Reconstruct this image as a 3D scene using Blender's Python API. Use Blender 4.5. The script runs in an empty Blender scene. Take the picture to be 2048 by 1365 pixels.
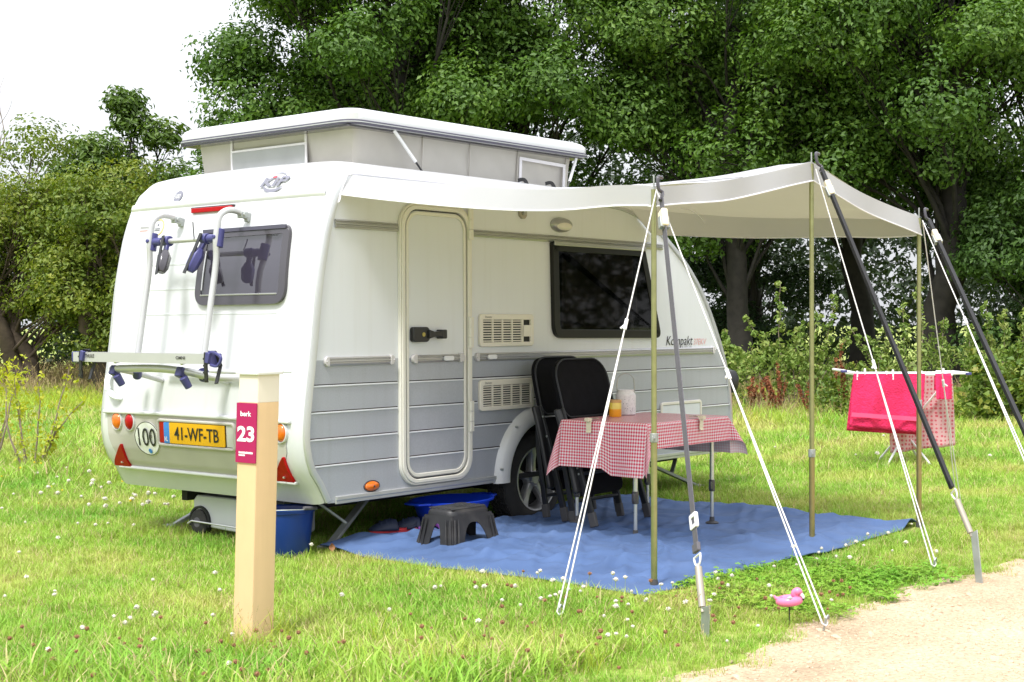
import bpy, bmesh, math, random
import numpy as np
from mathutils import Vector, Matrix, Euler

# ------------------------------------------------------------------ camera, sky, sun, exposure
S = bpy.context.scene
COL = S.collection
CAM_H = 1.22
cd = bpy.data.cameras.new('camera'); cam = bpy.data.objects.new('camera', cd); COL.objects.link(cam)
cd.sensor_width = 36.0; cd.lens = 2868.0 / 2048.0 * 36.0
cd.clip_start = 0.1; cd.clip_end = 1500
cam.matrix_world = (Matrix.Translation((0, 0, CAM_H)) @ Matrix.Rotation(math.radians(90 - 0.63), 4, 'X')
                    @ Matrix.Rotation(math.radians(-0.215), 4, 'Z'))
S.camera = cam
S.view_settings.view_transform = 'Standard'; S.view_settings.look = 'None'
S.view_settings.exposure = 1.04; S.view_settings.gamma = 1.0
S.cycles.max_bounces = 8; S.cycles.diffuse_bounces = 4; S.cycles.glossy_bounces = 3
S.cycles.transmission_bounces = 4; S.cycles.transparent_max_bounces = 8
S.cycles.use_denoising = True

SUN_EL, SUN_AZ = math.radians(58), math.radians(208)      # azimuth clockwise from +Y: behind the camera, to the left
W = bpy.data.worlds.new('World'); S.world = W; W.use_nodes = True
nt = W.node_tree; nt.nodes.clear()
wo = nt.nodes.new('ShaderNodeOutputWorld'); bg = nt.nodes.new('ShaderNodeBackground')
sky = nt.nodes.new('ShaderNodeTexSky'); sky.sky_type = 'NISHITA'; sky.sun_disc = False
sky.sun_elevation = SUN_EL; sky.sun_rotation = SUN_AZ; sky.dust_density = 3.0
tc = nt.nodes.new('ShaderNodeTexCoord'); nz = nt.nodes.new('ShaderNodeTexNoise')
mp = nt.nodes.new('ShaderNodeMapping'); mp.inputs['Scale'].default_value = (1.2, 1.2, 3.2)
nz.inputs['Scale'].default_value = 1.6; nz.inputs['Detail'].default_value = 6
cr = nt.nodes.new('ShaderNodeValToRGB')
cr.color_ramp.elements[0].position = 0.3; cr.color_ramp.elements[0].color = (4.4, 4.5, 4.75, 1)
cr.color_ramp.elements[1].position = 0.68; cr.color_ramp.elements[1].color = (5.75, 5.85, 6.05, 1)
mx = nt.nodes.new('ShaderNodeMix'); mx.data_type = 'RGBA'; mx.inputs[0].default_value = 0.90
L = nt.links.new
L(tc.outputs['Generated'], mp.inputs['Vector']); L(mp.outputs[0], nz.inputs['Vector'])
L(nz.outputs['Fac'], cr.inputs[0]); L(sky.outputs[0], mx.inputs[6]); L(cr.outputs[0], mx.inputs[7])
sx_ = nt.nodes.new('ShaderNodeSeparateXYZ'); L(tc.outputs['Generated'], sx_.inputs[0])
zr = nt.nodes.new('ShaderNodeMapRange'); zr.inputs[1].default_value = .05; zr.inputs[2].default_value = .9; zr.inputs[3].default_value = 1.0; zr.inputs[4].default_value = 2.7
L(sx_.outputs[2], zr.inputs[0]); vm = nt.nodes.new('ShaderNodeVectorMath'); vm.operation = 'SCALE'; L(mx.outputs[2], vm.inputs[0]); L(zr.outputs[0], vm.inputs[3])   # overcast sky, brighter overhead
L(vm.outputs[0], bg.inputs['Color']); bg.inputs['Strength'].default_value = 0.088
L(bg.outputs[0], wo.inputs['Surface'])

sd = bpy.data.lights.new('sun', 'SUN'); sd.energy = 1.9; sd.angle = math.radians(12); sd.color = (1.0, 0.98, 0.95)
sun = bpy.data.objects.new('sun', sd); COL.objects.link(sun)
sdir = Vector((math.sin(SUN_AZ) * math.cos(SUN_EL), math.cos(SUN_AZ) * math.cos(SUN_EL), math.sin(SUN_EL)))
sun.rotation_euler = sdir.to_track_quat('Z', 'Y').to_euler(); sun.location = (-6, -10, 14)

# ------------------------------------------------------------------ frames
# caravan frame: x along the door side from rear to front, y across from the door side, z up
EX = np.array([0.63347156, 0.77376598, 0.0]); EY = np.array([-0.77376598, 0.63347156, 0.0])
ORG = np.array([-1.06538891, 7.416, 0.0]); YAW = math.atan2(EX[1], EX[0])
def L2W(p): return ORG + EX * p[0] + EY * p[1] + np.array([0, 0, p[2]])
def W2L(p):
    q = np.array(p, float) - ORG
    return (float(q @ EX), float(q @ EY), float(q[2]))
rng = np.random.default_rng(7)
R = random.Random(11)
BASE = {}

def tag(o, label, cat, group=None):
    o['label'] = label; o['category'] = cat
    if group: o['group'] = group
    return o
def thing(name, label, cat, base, group=None, frame='L'):
    o = bpy.data.objects.new(name, None); COL.objects.link(o); o.empty_display_size = 0.1
    if frame == 'L':
        o.location = L2W(base); o.rotation_euler = (0, 0, YAW)
    else:
        o.location = base
    BASE[o.name] = np.array(base, float)
    return tag(o, label, cat, group)

class MB:
    """collects shapes for one mesh"""
    def __init__(s): s.v = []; s.f = []; s.mi = []; s.uv = None
    def add(s, vs, fs, mi=0):
        n = len(s.v); s.v += [tuple(map(float, p)) for p in vs]
        s.f += [tuple(i + n for i in f) for f in fs]; s.mi += [mi] * len(fs); return s
    def box(s, c, d, rot=None, mi=0):
        x, y, z = d[0] / 2, d[1] / 2, d[2] / 2
        vs = [(-x, -y, -z), (x, -y, -z), (x, y, -z), (-x, y, -z), (-x, -y, z), (x, -y, z), (x, y, z), (-x, y, z)]
        M = rot.to_matrix() if rot is not None and not isinstance(rot, Matrix) else rot
        if M is not None: vs = [tuple(M @ Vector(p)) for p in vs]
        vs = [(p[0] + c[0], p[1] + c[1], p[2] + c[2]) for p in vs]
        return s.add(vs, [(0, 3, 2, 1), (4, 5, 6, 7), (0, 1, 5, 4), (1, 2, 6, 5), (2, 3, 7, 6), (3, 0, 4, 7)], mi)
    def rings(s, rings, caps=True, closed=False, mi=0, cyc=True):
        n = len(rings[0]); vs = [p for r in rings for p in r]; fs = []
        m = len(rings)
        for i in range(m if closed else m - 1):
            a, b = i * n, ((i + 1) % m) * n
            for j in range(n if cyc else n - 1):
                k = (j + 1) % n
                fs.append((a + j, a + k, b + k, b + j))
        if caps and not closed and cyc:
            fs.append(tuple(range(n - 1, -1, -1))); fs.append(tuple((m - 1) * n + j for j in range(n)))
        return s.add(vs, fs, mi)
    def tube(s, pts, r, n=8, caps=True, mi=0, flat=None, closed=False):
        """r: number or list; flat=(w,h,up) gives a rectangular strap"""
        P = [Vector(p) for p in pts]; m = len(P)
        rr = [r] * m if not hasattr(r, '__len__') else list(r)
        rs = []; up = None
        for i in range(m):
            if closed: t = (P[(i + 1) % m] - P[i - 1])
            else: t = (P[min(i + 1, m - 1)] - P[max(i - 1, 0)])
            t = t.normalized() if t.length > 1e-9 else Vector((0, 0, 1))
            if flat is not None: u = Vector(flat[2]); u = (u - t * u.dot(t)).normalized()
            elif up is None:
                u = Vector((0, 0, 1)) if abs(t.z) < 0.9 else Vector((1, 0, 0)); u = (u - t * u.dot(t)).normalized()
            else: u = (up - t * up.dot(t)).normalized()
            up = u; w = t.cross(u)
            if flat is not None:
                a, b = flat[0] / 2, flat[1] / 2
                rs.append([P[i] + w * x * a + u * y * b for x, y in ((-1, -1), (1, -1), (1, 1), (-1, 1))])
            else:
                rs.append([P[i] + (u * math.cos(2 * math.pi * k / n) + w * math.sin(2 * math.pi * k / n)) * rr[i] for k in range(n)])
        return s.rings(rs, caps, closed, mi)
    def lathe(s, prof, c=(0, 0, 0), axis='Z', n=24, mi=0, caps=False, sx=1.0, sy=1.0):
        """prof: list of (radius, height)"""
        rs = []
        for r, h in prof:
            ring = []
            for k in range(n):
                a = 2 * math.pi * k / n; x, y = r * math.cos(a) * sx, r * math.sin(a) * sy
                p = {'Z': (x, y, h), 'Y': (x, h, y), 'X': (h, x, y)}[axis]
                ring.append((p[0] + c[0], p[1] + c[1], p[2] + c[2]))
            rs.append(ring)
        return s.rings(rs, caps, mi=mi)
    def prism(s, poly, a, b, fr, mi=0):
        """poly 2-D points, fr(u,v,w)->xyz, extruded from w=a to w=b"""
        n = len(poly)
        vs = [fr(u, v, a) for u, v in poly] + [fr(u, v, b) for u, v in poly]
        fs = [tuple(range(n - 1, -1, -1)), tuple(range(n, 2 * n))]
        fs += [(j, (j + 1) % n, n + (j + 1) % n, n + j) for j in range(n)]
        return s.add(vs, fs, mi)
    def frame(s, outer, inner, a, b, fr, mi=0):
        """ring between two outlines with the same number of points"""
        n = len(outer)
        vs = [fr(u, v, a) for u, v in outer] + [fr(u, v, b) for u, v in outer] + [fr(u, v, b) for u, v in inner] + [fr(u, v, a) for u, v in inner]
        fs = []
        for j in range(n):
            k = (j + 1) % n
            for q in range(4):
                p0, p1 = q * n, ((q + 1) % 4) * n
                fs.append((p0 + j, p0 + k, p1 + k, p1 + j))
        return s.add(vs, fs, mi)
    def grid(s, fn, nu, nv, mi=0, uv=False):
        vs = []; uvs = []
        for i in range(nu + 1):
            for j in range(nv + 1):
                vs.append(fn(i / nu, j / nv)); uvs.append((i / nu, j / nv))
        fs = [(i * (nv + 1) + j, (i + 1) * (nv + 1) + j, (i + 1) * (nv + 1) + j + 1, i * (nv + 1) + j + 1) for i in range(nu) for j in range(nv)]
        return s.add(vs, fs, mi)
    def build(s, name, mat, parent=None, smooth=38, bevel=None, solid=None, subsurf=0, base=None):
        me = bpy.data.meshes.new(name)
        if parent is not None: b = BASE[parent.name]
        elif base is not None: b = np.array(base, float)
        else: b = np.zeros(3)
        v = np.array(s.v, float) - b
        me.from_pydata(v.tolist(), [], s.f)
        for m in (mat if isinstance(mat, (list, tuple)) else [mat]): me.materials.append(m)
        if isinstance(mat, (list, tuple)): me.polygons.foreach_set('material_index', s.mi)
        bm = bmesh.new(); bm.from_mesh(me); bmesh.ops.recalc_face_normals(bm, faces=bm.faces); bm.to_mesh(me); bm.free()
        if smooth:
            me.polygons.foreach_set('use_smooth', [True] * len(me.polygons))
            me.set_sharp_from_angle(angle=math.radians(smooth))
        me.update()
        o = bpy.data.objects.new(name, me); COL.objects.link(o)
        BASE[o.name] = b
        if parent is not None: o.parent = parent
        if solid:
            m = o.modifiers.new('solid', 'SOLIDIFY'); m.thickness = solid; m.offset = 0
        if bevel:
            m = o.modifiers.new('bevel', 'BEVEL'); m.width = bevel; m.segments = 2; m.limit_method = 'ANGLE'; m.angle_limit = math.radians(40)
            m.harden_normals = False
        if subsurf:
            m = o.modifiers.new('sub', 'SUBSURF'); m.levels = m.render_levels = subsurf
        return o
def placeL(o, base):
    """a one-mesh thing authored in the caravan frame"""
    o.location = L2W(base); o.rotation_euler = (0, 0, YAW); return o
def solo(mb, name, mat, label, cat, base, group=None, frame='L', **k):
    o = mb.build(name, mat, None, base=base, **k)
    if frame == 'L': placeL(o, base)
    else: o.location = base
    return tag(o, label, cat, group)

def rrect(x0, y0, x1, y1, r, n=6):
    """rounded rectangle outline; r is one radius or four (from lower left, anticlockwise)"""
    rs = [r] * 4 if not hasattr(r, '__len__') else r
    pts = []
    for (cx, cy, a0, q) in ((x0 + rs[0], y0 + rs[0], 180, rs[0]), (x1 - rs[1], y0 + rs[1], 270, rs[1]),
                            (x1 - rs[2], y1 - rs[2], 0, rs[2]), (x0 + rs[3], y1 - rs[3], 90, rs[3])):
        for k in range(n + 1):
            a = math.radians(a0 + 90 * k / n); pts.append((cx + q * math.cos(a), cy + q * math.sin(a)))
    return pts
def roundpoly(P, r, n=5):
    out = []; m = len(P)
    for i in range(m):
        a, b, c = Vector(P[i - 1]), Vector(P[i]), Vector(P[(i + 1) % m])
        q = r[i] if hasattr(r, '__len__') else r
        u = (a - b).normalized(); w = (c - b).normalized()
        ang = u.angle(w); t = min(q / math.tan(ang / 2), (a - b).length * .48, (c - b).length * .48)
        p0 = b + u * t; p1 = b + w * t
        for k in range(n + 1):
            s_ = k / n; out.append(tuple(p0 * (1 - s_) ** 2 + b * 2 * s_ * (1 - s_) + p1 * s_ ** 2))
    return out
def inset(poly, d):
    c = Vector((sum(p[0] for p in poly) / len(poly), sum(p[1] for p in poly) / len(poly)))
    n = len(poly); out = []
    for i in range(n):
        a, b = Vector(poly[i - 1]), Vector(poly[(i + 1) % n]); t = (b - a)
        t = t.normalized() if t.length > 1e-9 else Vector((1, 0)); nn = Vector((-t.y, t.x)); p = Vector(poly[i])
        if nn.dot(c - p) < 0: nn = -nn
        out.append(tuple(p + nn * d))
    return out
def smooth_path(P, n=8, closed=False):
    P = [Vector(p) for p in P]; m = len(P); out = []
    for i in range(m - 1 if not closed else m):
        p0 = P[i - 1] if (i > 0 or closed) else P[0]; p1 = P[i]; p2 = P[(i + 1) % m]
        p3 = P[(i + 2) % m] if (closed or i + 2 < m) else P[-1]
        for k in range(n):
            t = k / n
            out.append(0.5 * ((2 * p1) + (-p0 + p2) * t + (2 * p0 - 5 * p1 + 4 * p2 - p3) * t * t + (-p0 + 3 * p1 - 3 * p2 + p3) * t ** 3))
    if not closed: out.append(P[-1])
    return out

# ------------------------------------------------------------------ materials
def mat(name, col, rough=0.5, metal=0.0, var=0.06, vscale=6.0, bump=0.0, bscale=60.0, spec=0.5, trans=0.0, transcol=None, dirt=None, coat=0.0, island=0.0, streak=None, bdist=.004):
    """principled surface with a little uneven colour; dirt=(colour, amount, scale) adds blotches of wear"""
    m = bpy.data.materials.new(name); m.use_nodes = True; n = m.node_tree; l = n.links.new
    b = n.nodes['Principled BSDF']; b.inputs['Roughness'].default_value = rough; b.inputs['Metallic'].default_value = metal
    b.inputs['Specular IOR Level'].default_value = spec; b.inputs['Coat Weight'].default_value = coat
    t = n.nodes.new('ShaderNodeTexCoord'); z = n.nodes.new('ShaderNodeTexNoise'); z.inputs['Scale'].default_value = vscale; z.inputs['Detail'].default_value = 5
    l(t.outputs['Object'], z.inputs['Vector'])
    mr = n.nodes.new('ShaderNodeMapRange'); mr.inputs[1].default_value = .3; mr.inputs[2].default_value = .7
    mr.inputs[3].default_value = 1 - var; mr.inputs[4].default_value = 1 + var
    l(z.outputs['Fac'], mr.inputs[0])
    hv = n.nodes.new('ShaderNodeHueSaturation'); hv.inputs['Color'].default_value = (*col, 1)
    l(mr.outputs[0], hv.inputs['Value']); out = hv.outputs[0]
    if island:
        g = n.nodes.new('ShaderNodeNewGeometry'); m2 = n.nodes.new('ShaderNodeMapRange'); m2.inputs[3].default_value = 1 - island; m2.inputs[4].default_value = 1 + island
        h2 = n.nodes.new('ShaderNodeHueSaturation'); l(g.outputs['Random Per Island'], m2.inputs[0]); l(m2.outputs[0], h2.inputs['Value']); l(out, h2.inputs['Color']); out = h2.outputs[0]
    if dirt:
        z2 = n.nodes.new('ShaderNodeTexNoise'); z2.inputs['Scale'].default_value = dirt[2]; z2.inputs['Detail'].default_value = 8
        l(t.outputs['Object'], z2.inputs['Vector'])
        r2 = n.nodes.new('ShaderNodeMapRange'); r2.inputs[1].default_value = .5; r2.inputs[2].default_value = .78; r2.inputs[3].default_value = 0; r2.inputs[4].default_value = dirt[1]
        l(z2.outputs['Fac'], r2.inputs[0]); mm = n.nodes.new('ShaderNodeMix'); mm.data_type = 'RGBA'
        l(r2.outputs[0], mm.inputs[0]); l(out, mm.inputs[6]); mm.inputs[7].default_value = (*dirt[0], 1); out = mm.outputs[2]
    if streak:
        ms_ = n.nodes.new('ShaderNodeMapping'); ms_.inputs['Scale'].default_value = (streak[2], streak[2], streak[2] * .05); l(t.outputs['Object'], ms_.inputs[0])
        z4 = n.nodes.new('ShaderNodeTexNoise'); z4.inputs['Scale'].default_value = 1; z4.inputs['Detail'].default_value = 6; l(ms_.outputs[0], z4.inputs['Vector'])
        r4 = n.nodes.new('ShaderNodeMapRange'); r4.inputs[1].default_value = .52; r4.inputs[2].default_value = .75; r4.inputs[4].default_value = streak[1]; l(z4.outputs['Fac'], r4.inputs[0])
        m4 = n.nodes.new('ShaderNodeMix'); m4.data_type = 'RGBA'; l(r4.outputs[0], m4.inputs[0]); l(out, m4.inputs[6]); m4.inputs[7].default_value = (*streak[0], 1); out = m4.outputs[2]
    l(out, b.inputs['Base Color'])
    if bump:
        z3 = n.nodes.new('ShaderNodeTexNoise'); z3.inputs['Scale'].default_value = bscale; z3.inputs['Detail'].default_value = 3
        l(t.outputs['Object'], z3.inputs['Vector']); bp = n.nodes.new('ShaderNodeBump'); bp.inputs['Strength'].default_value = bump; bp.inputs['Distance'].default_value = bdist
        l(z3.outputs['Fac'], bp.inputs['Height']); l(bp.outputs[0], b.inputs['Normal'])
    if trans:
        tr = n.nodes.new('ShaderNodeBsdfTranslucent'); ms = n.nodes.new('ShaderNodeMixShader'); ms.inputs[0].default_value = trans
        if transcol: tr.inputs['Color'].default_value = (*transcol, 1)
        else: l(out, tr.inputs['Color'])
        l(b.outputs[0], ms.inputs[1]); l(tr.outputs[0], ms.inputs[2])
        l(ms.outputs[0], n.nodes['Material Output'].inputs['Surface'])
    return m
def glass(name, tint, alpha, rough=0.03):
    """smoked acrylic: mirror reflection over a tinted see-through"""
    m = bpy.data.materials.new(name); m.use_nodes = True; n = m.node_tree; l = n.links.new
    n.nodes.remove(n.nodes['Principled BSDF'])
    g = n.nodes.new('ShaderNodeBsdfGlossy'); g.inputs['Roughness'].default_value = rough
    t = n.nodes.new('ShaderNodeBsdfTransparent'); t.inputs[0].default_value = (*tint, 1)
    lw = n.nodes.new('ShaderNodeLayerWeight'); lw.inputs[0].default_value = .5
    pw = n.nodes.new('ShaderNodeMath'); pw.operation = 'POWER'; pw.inputs[1].default_value = 4.0; l(lw.outputs['Facing'], pw.inputs[0])
    f = n.nodes.new('ShaderNodeMath'); f.operation = 'MULTIPLY_ADD'; f.inputs[1].default_value = .9; f.inputs[2].default_value = alpha; l(pw.outputs[0], f.inputs[0])
    x = n.nodes.new('ShaderNodeMixShader'); l(f.outputs[0], x.inputs[0]); l(t.outputs[0], x.inputs[1]); l(g.outputs[0], x.inputs[2])
    l(x.outputs[0], n.nodes['Material Output'].inputs['Surface']); return m
def leafmat(name, cols, trans=0.35, rough=0.5, world_patch=None):
    """foliage: a different green for each leaf and for each clump"""
    m = bpy.data.materials.new(name); m.use_nodes = True; n = m.node_tree; l = n.links.new
    b = n.nodes['Principled BSDF']; b.inputs['Roughness'].default_value = rough; b.inputs['Specular IOR Level'].default_value = .35
    g = n.nodes.new('ShaderNodeNewGeometry'); a = n.nodes.new('ShaderNodeAttribute'); a.attribute_name = 'clu'
    mx = n.nodes.new('ShaderNodeMath'); mx.operation = 'MULTIPLY_ADD'; mx.inputs[1].default_value = .5
    m5 = n.nodes.new('ShaderNodeMath'); m5.operation = 'MULTIPLY'; m5.inputs[1].default_value = .5
    l(g.outputs['Random Per Island'], mx.inputs[0]); l(a.outputs['Fac'], m5.inputs[0]); l(m5.outputs[0], mx.inputs[2])
    r = n.nodes.new('ShaderNodeValToRGB'); e = r.color_ramp.elements
    while len(e) < len(cols): e.new(0.5)
    for i, c in enumerate(cols):
        e[i].position = i / (len(cols) - 1); e[i].color = (*c, 1)
    l(mx.outputs[0], r.inputs[0])
    out = r.outputs[0]
    l(out, b.inputs['Base Color'])
    tr = n.nodes.new('ShaderNodeBsdfTranslucent'); ms = n.nodes.new('ShaderNodeMixShader'); ms.inputs[0].default_value = trans
    br = n.nodes.new('ShaderNodeHueSaturation'); br.inputs['Value'].default_value = 1.25; br.inputs['Saturation'].default_value = 1.1
    l(out, br.inputs['Color']); l(br.outputs[0], tr.inputs['Color']); l(b.outputs[0], ms.inputs[1]); l(tr.outputs[0], ms.inputs[2])
    l(ms.outputs[0], n.nodes['Material Output'].inputs['Surface'])
    return m

def fastmesh(name, v, faces, mats, parent=None, clu=None, smooth=False, mi=None):
    """faces: int array (n,k) of equal-sized faces"""
    me = bpy.data.meshes.new(name); v = np.ascontiguousarray(v, np.float32); faces = np.ascontiguousarray(faces, np.int32)
    n, k = faces.shape
    me.vertices.add(len(v)); me.vertices.foreach_set('co', v.ravel())
    me.loops.add(n * k); me.loops.foreach_set('vertex_index', faces.ravel())
    me.polygons.add(n); me.polygons.foreach_set('loop_start', np.arange(0, n * k, k, dtype=np.int32))
    try: me.polygons.foreach_set('loop_total', np.full(n, k, np.int32))
    except Exception: pass
    for m in (mats if isinstance(mats, (list, tuple)) else [mats]): me.materials.append(m)
    if mi is not None: me.polygons.foreach_set('material_index', np.ascontiguousarray(mi, np.int32))
    if clu is not None:
        a = me.attributes.new('clu', 'FLOAT', 'POINT'); a.data.foreach_set('value', np.ascontiguousarray(clu, np.float32))
    me.update(calc_edges=True); me.validate()
    if smooth: me.polygons.foreach_set('use_smooth', np.ones(n, bool))
    o = bpy.data.objects.new(name, me); COL.objects.link(o)
    if parent is not None: o.parent = parent
    BASE[o.name] = np.zeros(3)
    return o

FONT = None
def lettering(name, text, org, right, up, width=None, height=None, material=None, parent=None, shear=0.0, depth=0.0015, align='C', bold=0.0, conform=None, narrow=None):
    """raised letters: centred on org, scaled to width and/or height"""
    c = bpy.data.curves.new('t', 'FONT'); c.body = text; c.size = 1.0; c.shear = shear; c.offset = bold; c.resolution_u = 3
    t = bpy.data.objects.new('t', c); COL.objects.link(t)
    dg = bpy.context.evaluated_depsgraph_get(); me = bpy.data.meshes.new_from_object(t.evaluated_get(dg))
    bpy.data.objects.remove(t); bpy.data.curves.remove(c)
    v = np.array([q.co[:] for q in me.vertices]); fs = [tuple(p.vertices) for p in me.polygons]
    bpy.data.meshes.remove(me)
    lo, hi = v.min(0), v.max(0); sx = sy = 1.0
    if height: sy = sx = height / (hi[1] - lo[1])
    if width:
        sx = width / (hi[0] - lo[0])
        if not height: sy = sx
    cx, cy = (lo[0] + hi[0]) / 2, (lo[1] + hi[1]) / 2
    r_, u_ = np.array(right, float), np.array(up, float); r_ /= np.linalg.norm(r_); u_ /= np.linalg.norm(u_); nrm = np.cross(r_, u_)
    P = [np.array(org) + r_ * (a[0] - cx) * sx + u_ * (a[1] - cy) * sy for a in v]
    if conform: P = [conform(p) for p in P]
    mb = MB(); mb.add([tuple(p + nrm * depth) for p in P], fs)
    return mb.build(name, material, parent, smooth=0)
M = {}
M['white'] = mat('white_gelcoat', (.61, .62, .635), .28, var=.02, spec=.5, dirt=((.52, .48, .38), .12, 2.2), coat=.3, streak=((.48, .45, .38), .14, 16))
M['sidewhite'] = mat('white_aluminium_sheet', (.69, .71, .745), .38, var=.015, vscale=2, dirt=((.55, .52, .45), .10, 1.5), bump=.03, bscale=140, streak=((.48, .46, .40), .13, 18))
M['sidegrey'] = mat('silver_grey_hammered_sheet', (.42, .44, .485), .45, var=.05, vscale=120, bump=.10, bscale=320, metal=.25, streak=((.30, .29, .29), .18, 20))
M['beige'] = mat('warm_grey_plastic', (.47, .45, .41), .5, var=.04, bump=.1, bscale=200)
M['trim'] = mat('pale_grey_trim', (.55, .56, .56), .35, metal=.5, var=.04)
M['rackalu'] = mat('satin_white_aluminium', (.54, .54, .545), .3, metal=.35, var=.03)
M['belt'] = mat('grey_anodised_rail', (.46, .455, .46), .36, metal=.5, var=.05)
M['capgrey'] = mat('light_grey_plastic', (.56, .54, .54), .45)
M['brass'] = mat('brass', (.45, .38, .12), .4, metal=.7)
M['alu'] = mat('aluminium', (.66, .66, .65), .3, metal=.85, var=.05)
M['alurail'] = mat('anodised_rail', (.42, .42, .41), .38, metal=.7, var=.06)
M['doorframe'] = mat('ivory_plastic', (.72, .70, .63), .4, var=.02)
M['grille'] = mat('cream_plastic', (.74, .70, .62), .45, var=.03)
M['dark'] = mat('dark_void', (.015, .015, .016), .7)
M['seal'] = mat('rubber_seal', (.05, .05, .055), .6)
M['navyseal'] = mat('dark_slate_rubber', (.085, .08, .12), .5)
M['black'] = mat('black_plastic', (.018, .018, .02), .42, var=.1)
M['blackstool'] = mat('black_moulded_plastic', (.018, .018, .021), .5, var=.15, bump=.06, bscale=90, dirt=((.12, .11, .10), .35, 9))
M['tyre'] = mat('tyre_rubber', (.028, .027, .026), .8, var=.2, vscale=12, dirt=((.09, .08, .065), .5, 7))
M['rim'] = mat('dull_alloy', (.50, .50, .51), .36, metal=.75, var=.08, dirt=((.10, .09, .08), .5, 12))
M['galv'] = mat('galvanised_steel', (.38, .40, .39), .5, metal=.55, var=.15, vscale=14)
M['chassis'] = mat('dark_undercarriage', (.02, .02, .02), .8)
M['smoke'] = mat('smoked_frame', (.055, .05, .06), .2, var=.05, coat=.4)
M['smokeblack'] = mat('black_window_frame', (.010, .010, .009), .32, var=.05, spec=.3)
M['pane'] = glass('smoked_pane', (.34, .33, .31), .012)
M['panerear'] = glass('smoked_rear_pane', (.42, .40, .46), .15)
M['blind'] = mat('grey_blind', (.22, .21, .24), .7, var=.08, vscale=3)
M['curtain'] = mat('grey_curtain', (.42, .40, .37), .9, var=.25, vscale=5)
M['red'] = mat('red_lens', (.40, .003, .005), .3, var=.1, vscale=40, spec=.25)
M['orange'] = mat('amber_lens', (.70, .15, .006), .2, var=.1, vscale=40, coat=.5)
M['clear'] = mat('clear_lens', (.5, .5, .48), .12, var=.1)
M['plate'] = mat('yellow_plate', (.78, .41, .004), .4, var=.03)
M['blueplate'] = mat('blue_strip', (.04, .22, .66), .4)
M['ink'] = mat('black_ink', (.012, .012, .014), .5)
M['inkgrey'] = mat('grey_ink', (.20, .20, .25), .5)
M['inksilver'] = mat('silver_ink', (.38, .38, .40), .5)
M['inkred'] = mat('red_ink', (.62, .03, .06), .5)
M['inkpink'] = mat('faded_red_ink', (.70, .36, .36), .5)
M['disc'] = mat('white_sticker', (.80, .80, .78), .4)
M['yellowring'] = mat('yellow_ink', (.78, .62, .18), .5)
M['canvas'] = mat('pale_grey_canvas', (.63, .60, .56), .85, var=.05, vscale=5, bump=.3, bscale=9, trans=.22)
M['window_mesh'] = mat('grey_gauze', (.36, .37, .375), .7, var=.06, bump=.1, bscale=30)
M['awning'] = mat('off_white_awning_cloth', (.47, .475, .495), .8, var=.03, vscale=3, bump=.35, bscale=6, dirt=((.45, .43, .38), .25, 3), bdist=.008, trans=.22, transcol=(.46, .40, .24))
M['awning_in'] = M['awning']
M['piping'] = mat('white_piping', (.78, .76, .80), .6)
M['pole'] = mat('zinc_passivated_steel', (.34, .34, .17), .3, metal=.75, var=.12, vscale=18)
M['polelow'] = mat('brownish_zinc_steel', (.33, .27, .12), .33, metal=.75, var=.12, vscale=18)
M['rope'] = mat('white_cord', (.74, .72, .71), .7, var=.08, vscale=80)
M['webbing'] = mat('grey_webbing', (.105, .10, .115), .8, var=.1, vscale=60)
M['blackweb'] = mat('black_webbing', (.02, .02, .023), .75, var=.1)
M['cream'] = mat('cream_plastic_slider', (.75, .66, .48), .45)
M['whiteplastic'] = mat('white_plastic', (.78, .78, .80), .4, var=.03)
M['spring'] = mat('tan_spring_cover', (.38, .34, .28), .45, metal=.3)
M['bluemat'] = mat('blue_groundsheet', (.060, .110, .24), .8, var=.16, vscale=2.2, bdist=.012, bump=.55, bscale=7, dirt=((.12, .19, .37), .5, 3.0))
M['bluebucket'] = mat('blue_plastic', (.006, .032, .19), .3, var=.06)
M['bluetub'] = mat('bright_blue_plastic', (.008, .05, .55), .35, var=.06)
M['tank'] = mat('light_grey_tank_plastic', (.60, .61, .63), .5, var=.04)
M['post'] = mat('sand_painted_wood', (.72, .50, .28), .6, var=.03, vscale=9, bump=.08, bscale=40, dirt=((.62, .43, .25), .3, 4), streak=((.58, .40, .22), .25, 30))
M['postwhite'] = mat('cream_painted_wood', (.72, .66, .56), .6, var=.03, dirt=((.66, .58, .45), .3, 5))
M['sign'] = mat('magenta_sign_enamel', (.38, .002, .09), .4, var=.02)
M['signink'] = mat('white_ink', (.84, .82, .83), .5)
M['navy'] = mat('navy_plastic', (.055, .055, .19), .38, var=.08)
M['towel'] = mat('hot_pink_terry', (.72, .024, .115), .95, var=.16, vscale=24, bump=1.0, bscale=70, bdist=.010)
M['towelband'] = mat('pink_terry_band', (.78, .09, .22), .9, var=.08)
M['rubber'] = mat('grey_rubber_foot', (.06, .058, .06), .7)
M['chairfabric'] = mat('black_chair_fabric', (.007, .007, .009), .9, spec=.12, var=.2, vscale=20, bump=.15, bscale=200)
M['chairframe'] = mat('black_chair_frame', (.016, .017, .020), .38, var=.1, spec=.35)
M['tablewhite'] = mat('pale_table_board', (.62, .61, .58), .5)
M['pinkplastic'] = mat('pink_vinyl', (.82, .20, .38), .3, var=.06, coat=.2)
M['crocnavy'] = mat('navy_foam', (.02, .03, .065), .6)
M['crocred'] = mat('red_foam', (.55, .03, .04), .6)
M['crocpurple'] = mat('purple_foam', (.13, .035, .20), .55)
M['leafbrown'] = mat('dry_leaf', (.30, .15, .07), .8)
M['jarorange'] = mat('orange_wax', (.85, .36, .01), .3, coat=.4)
M['jaryellow'] = mat('yellow_wax', (.80, .62, .10), .3, coat=.4)
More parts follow.
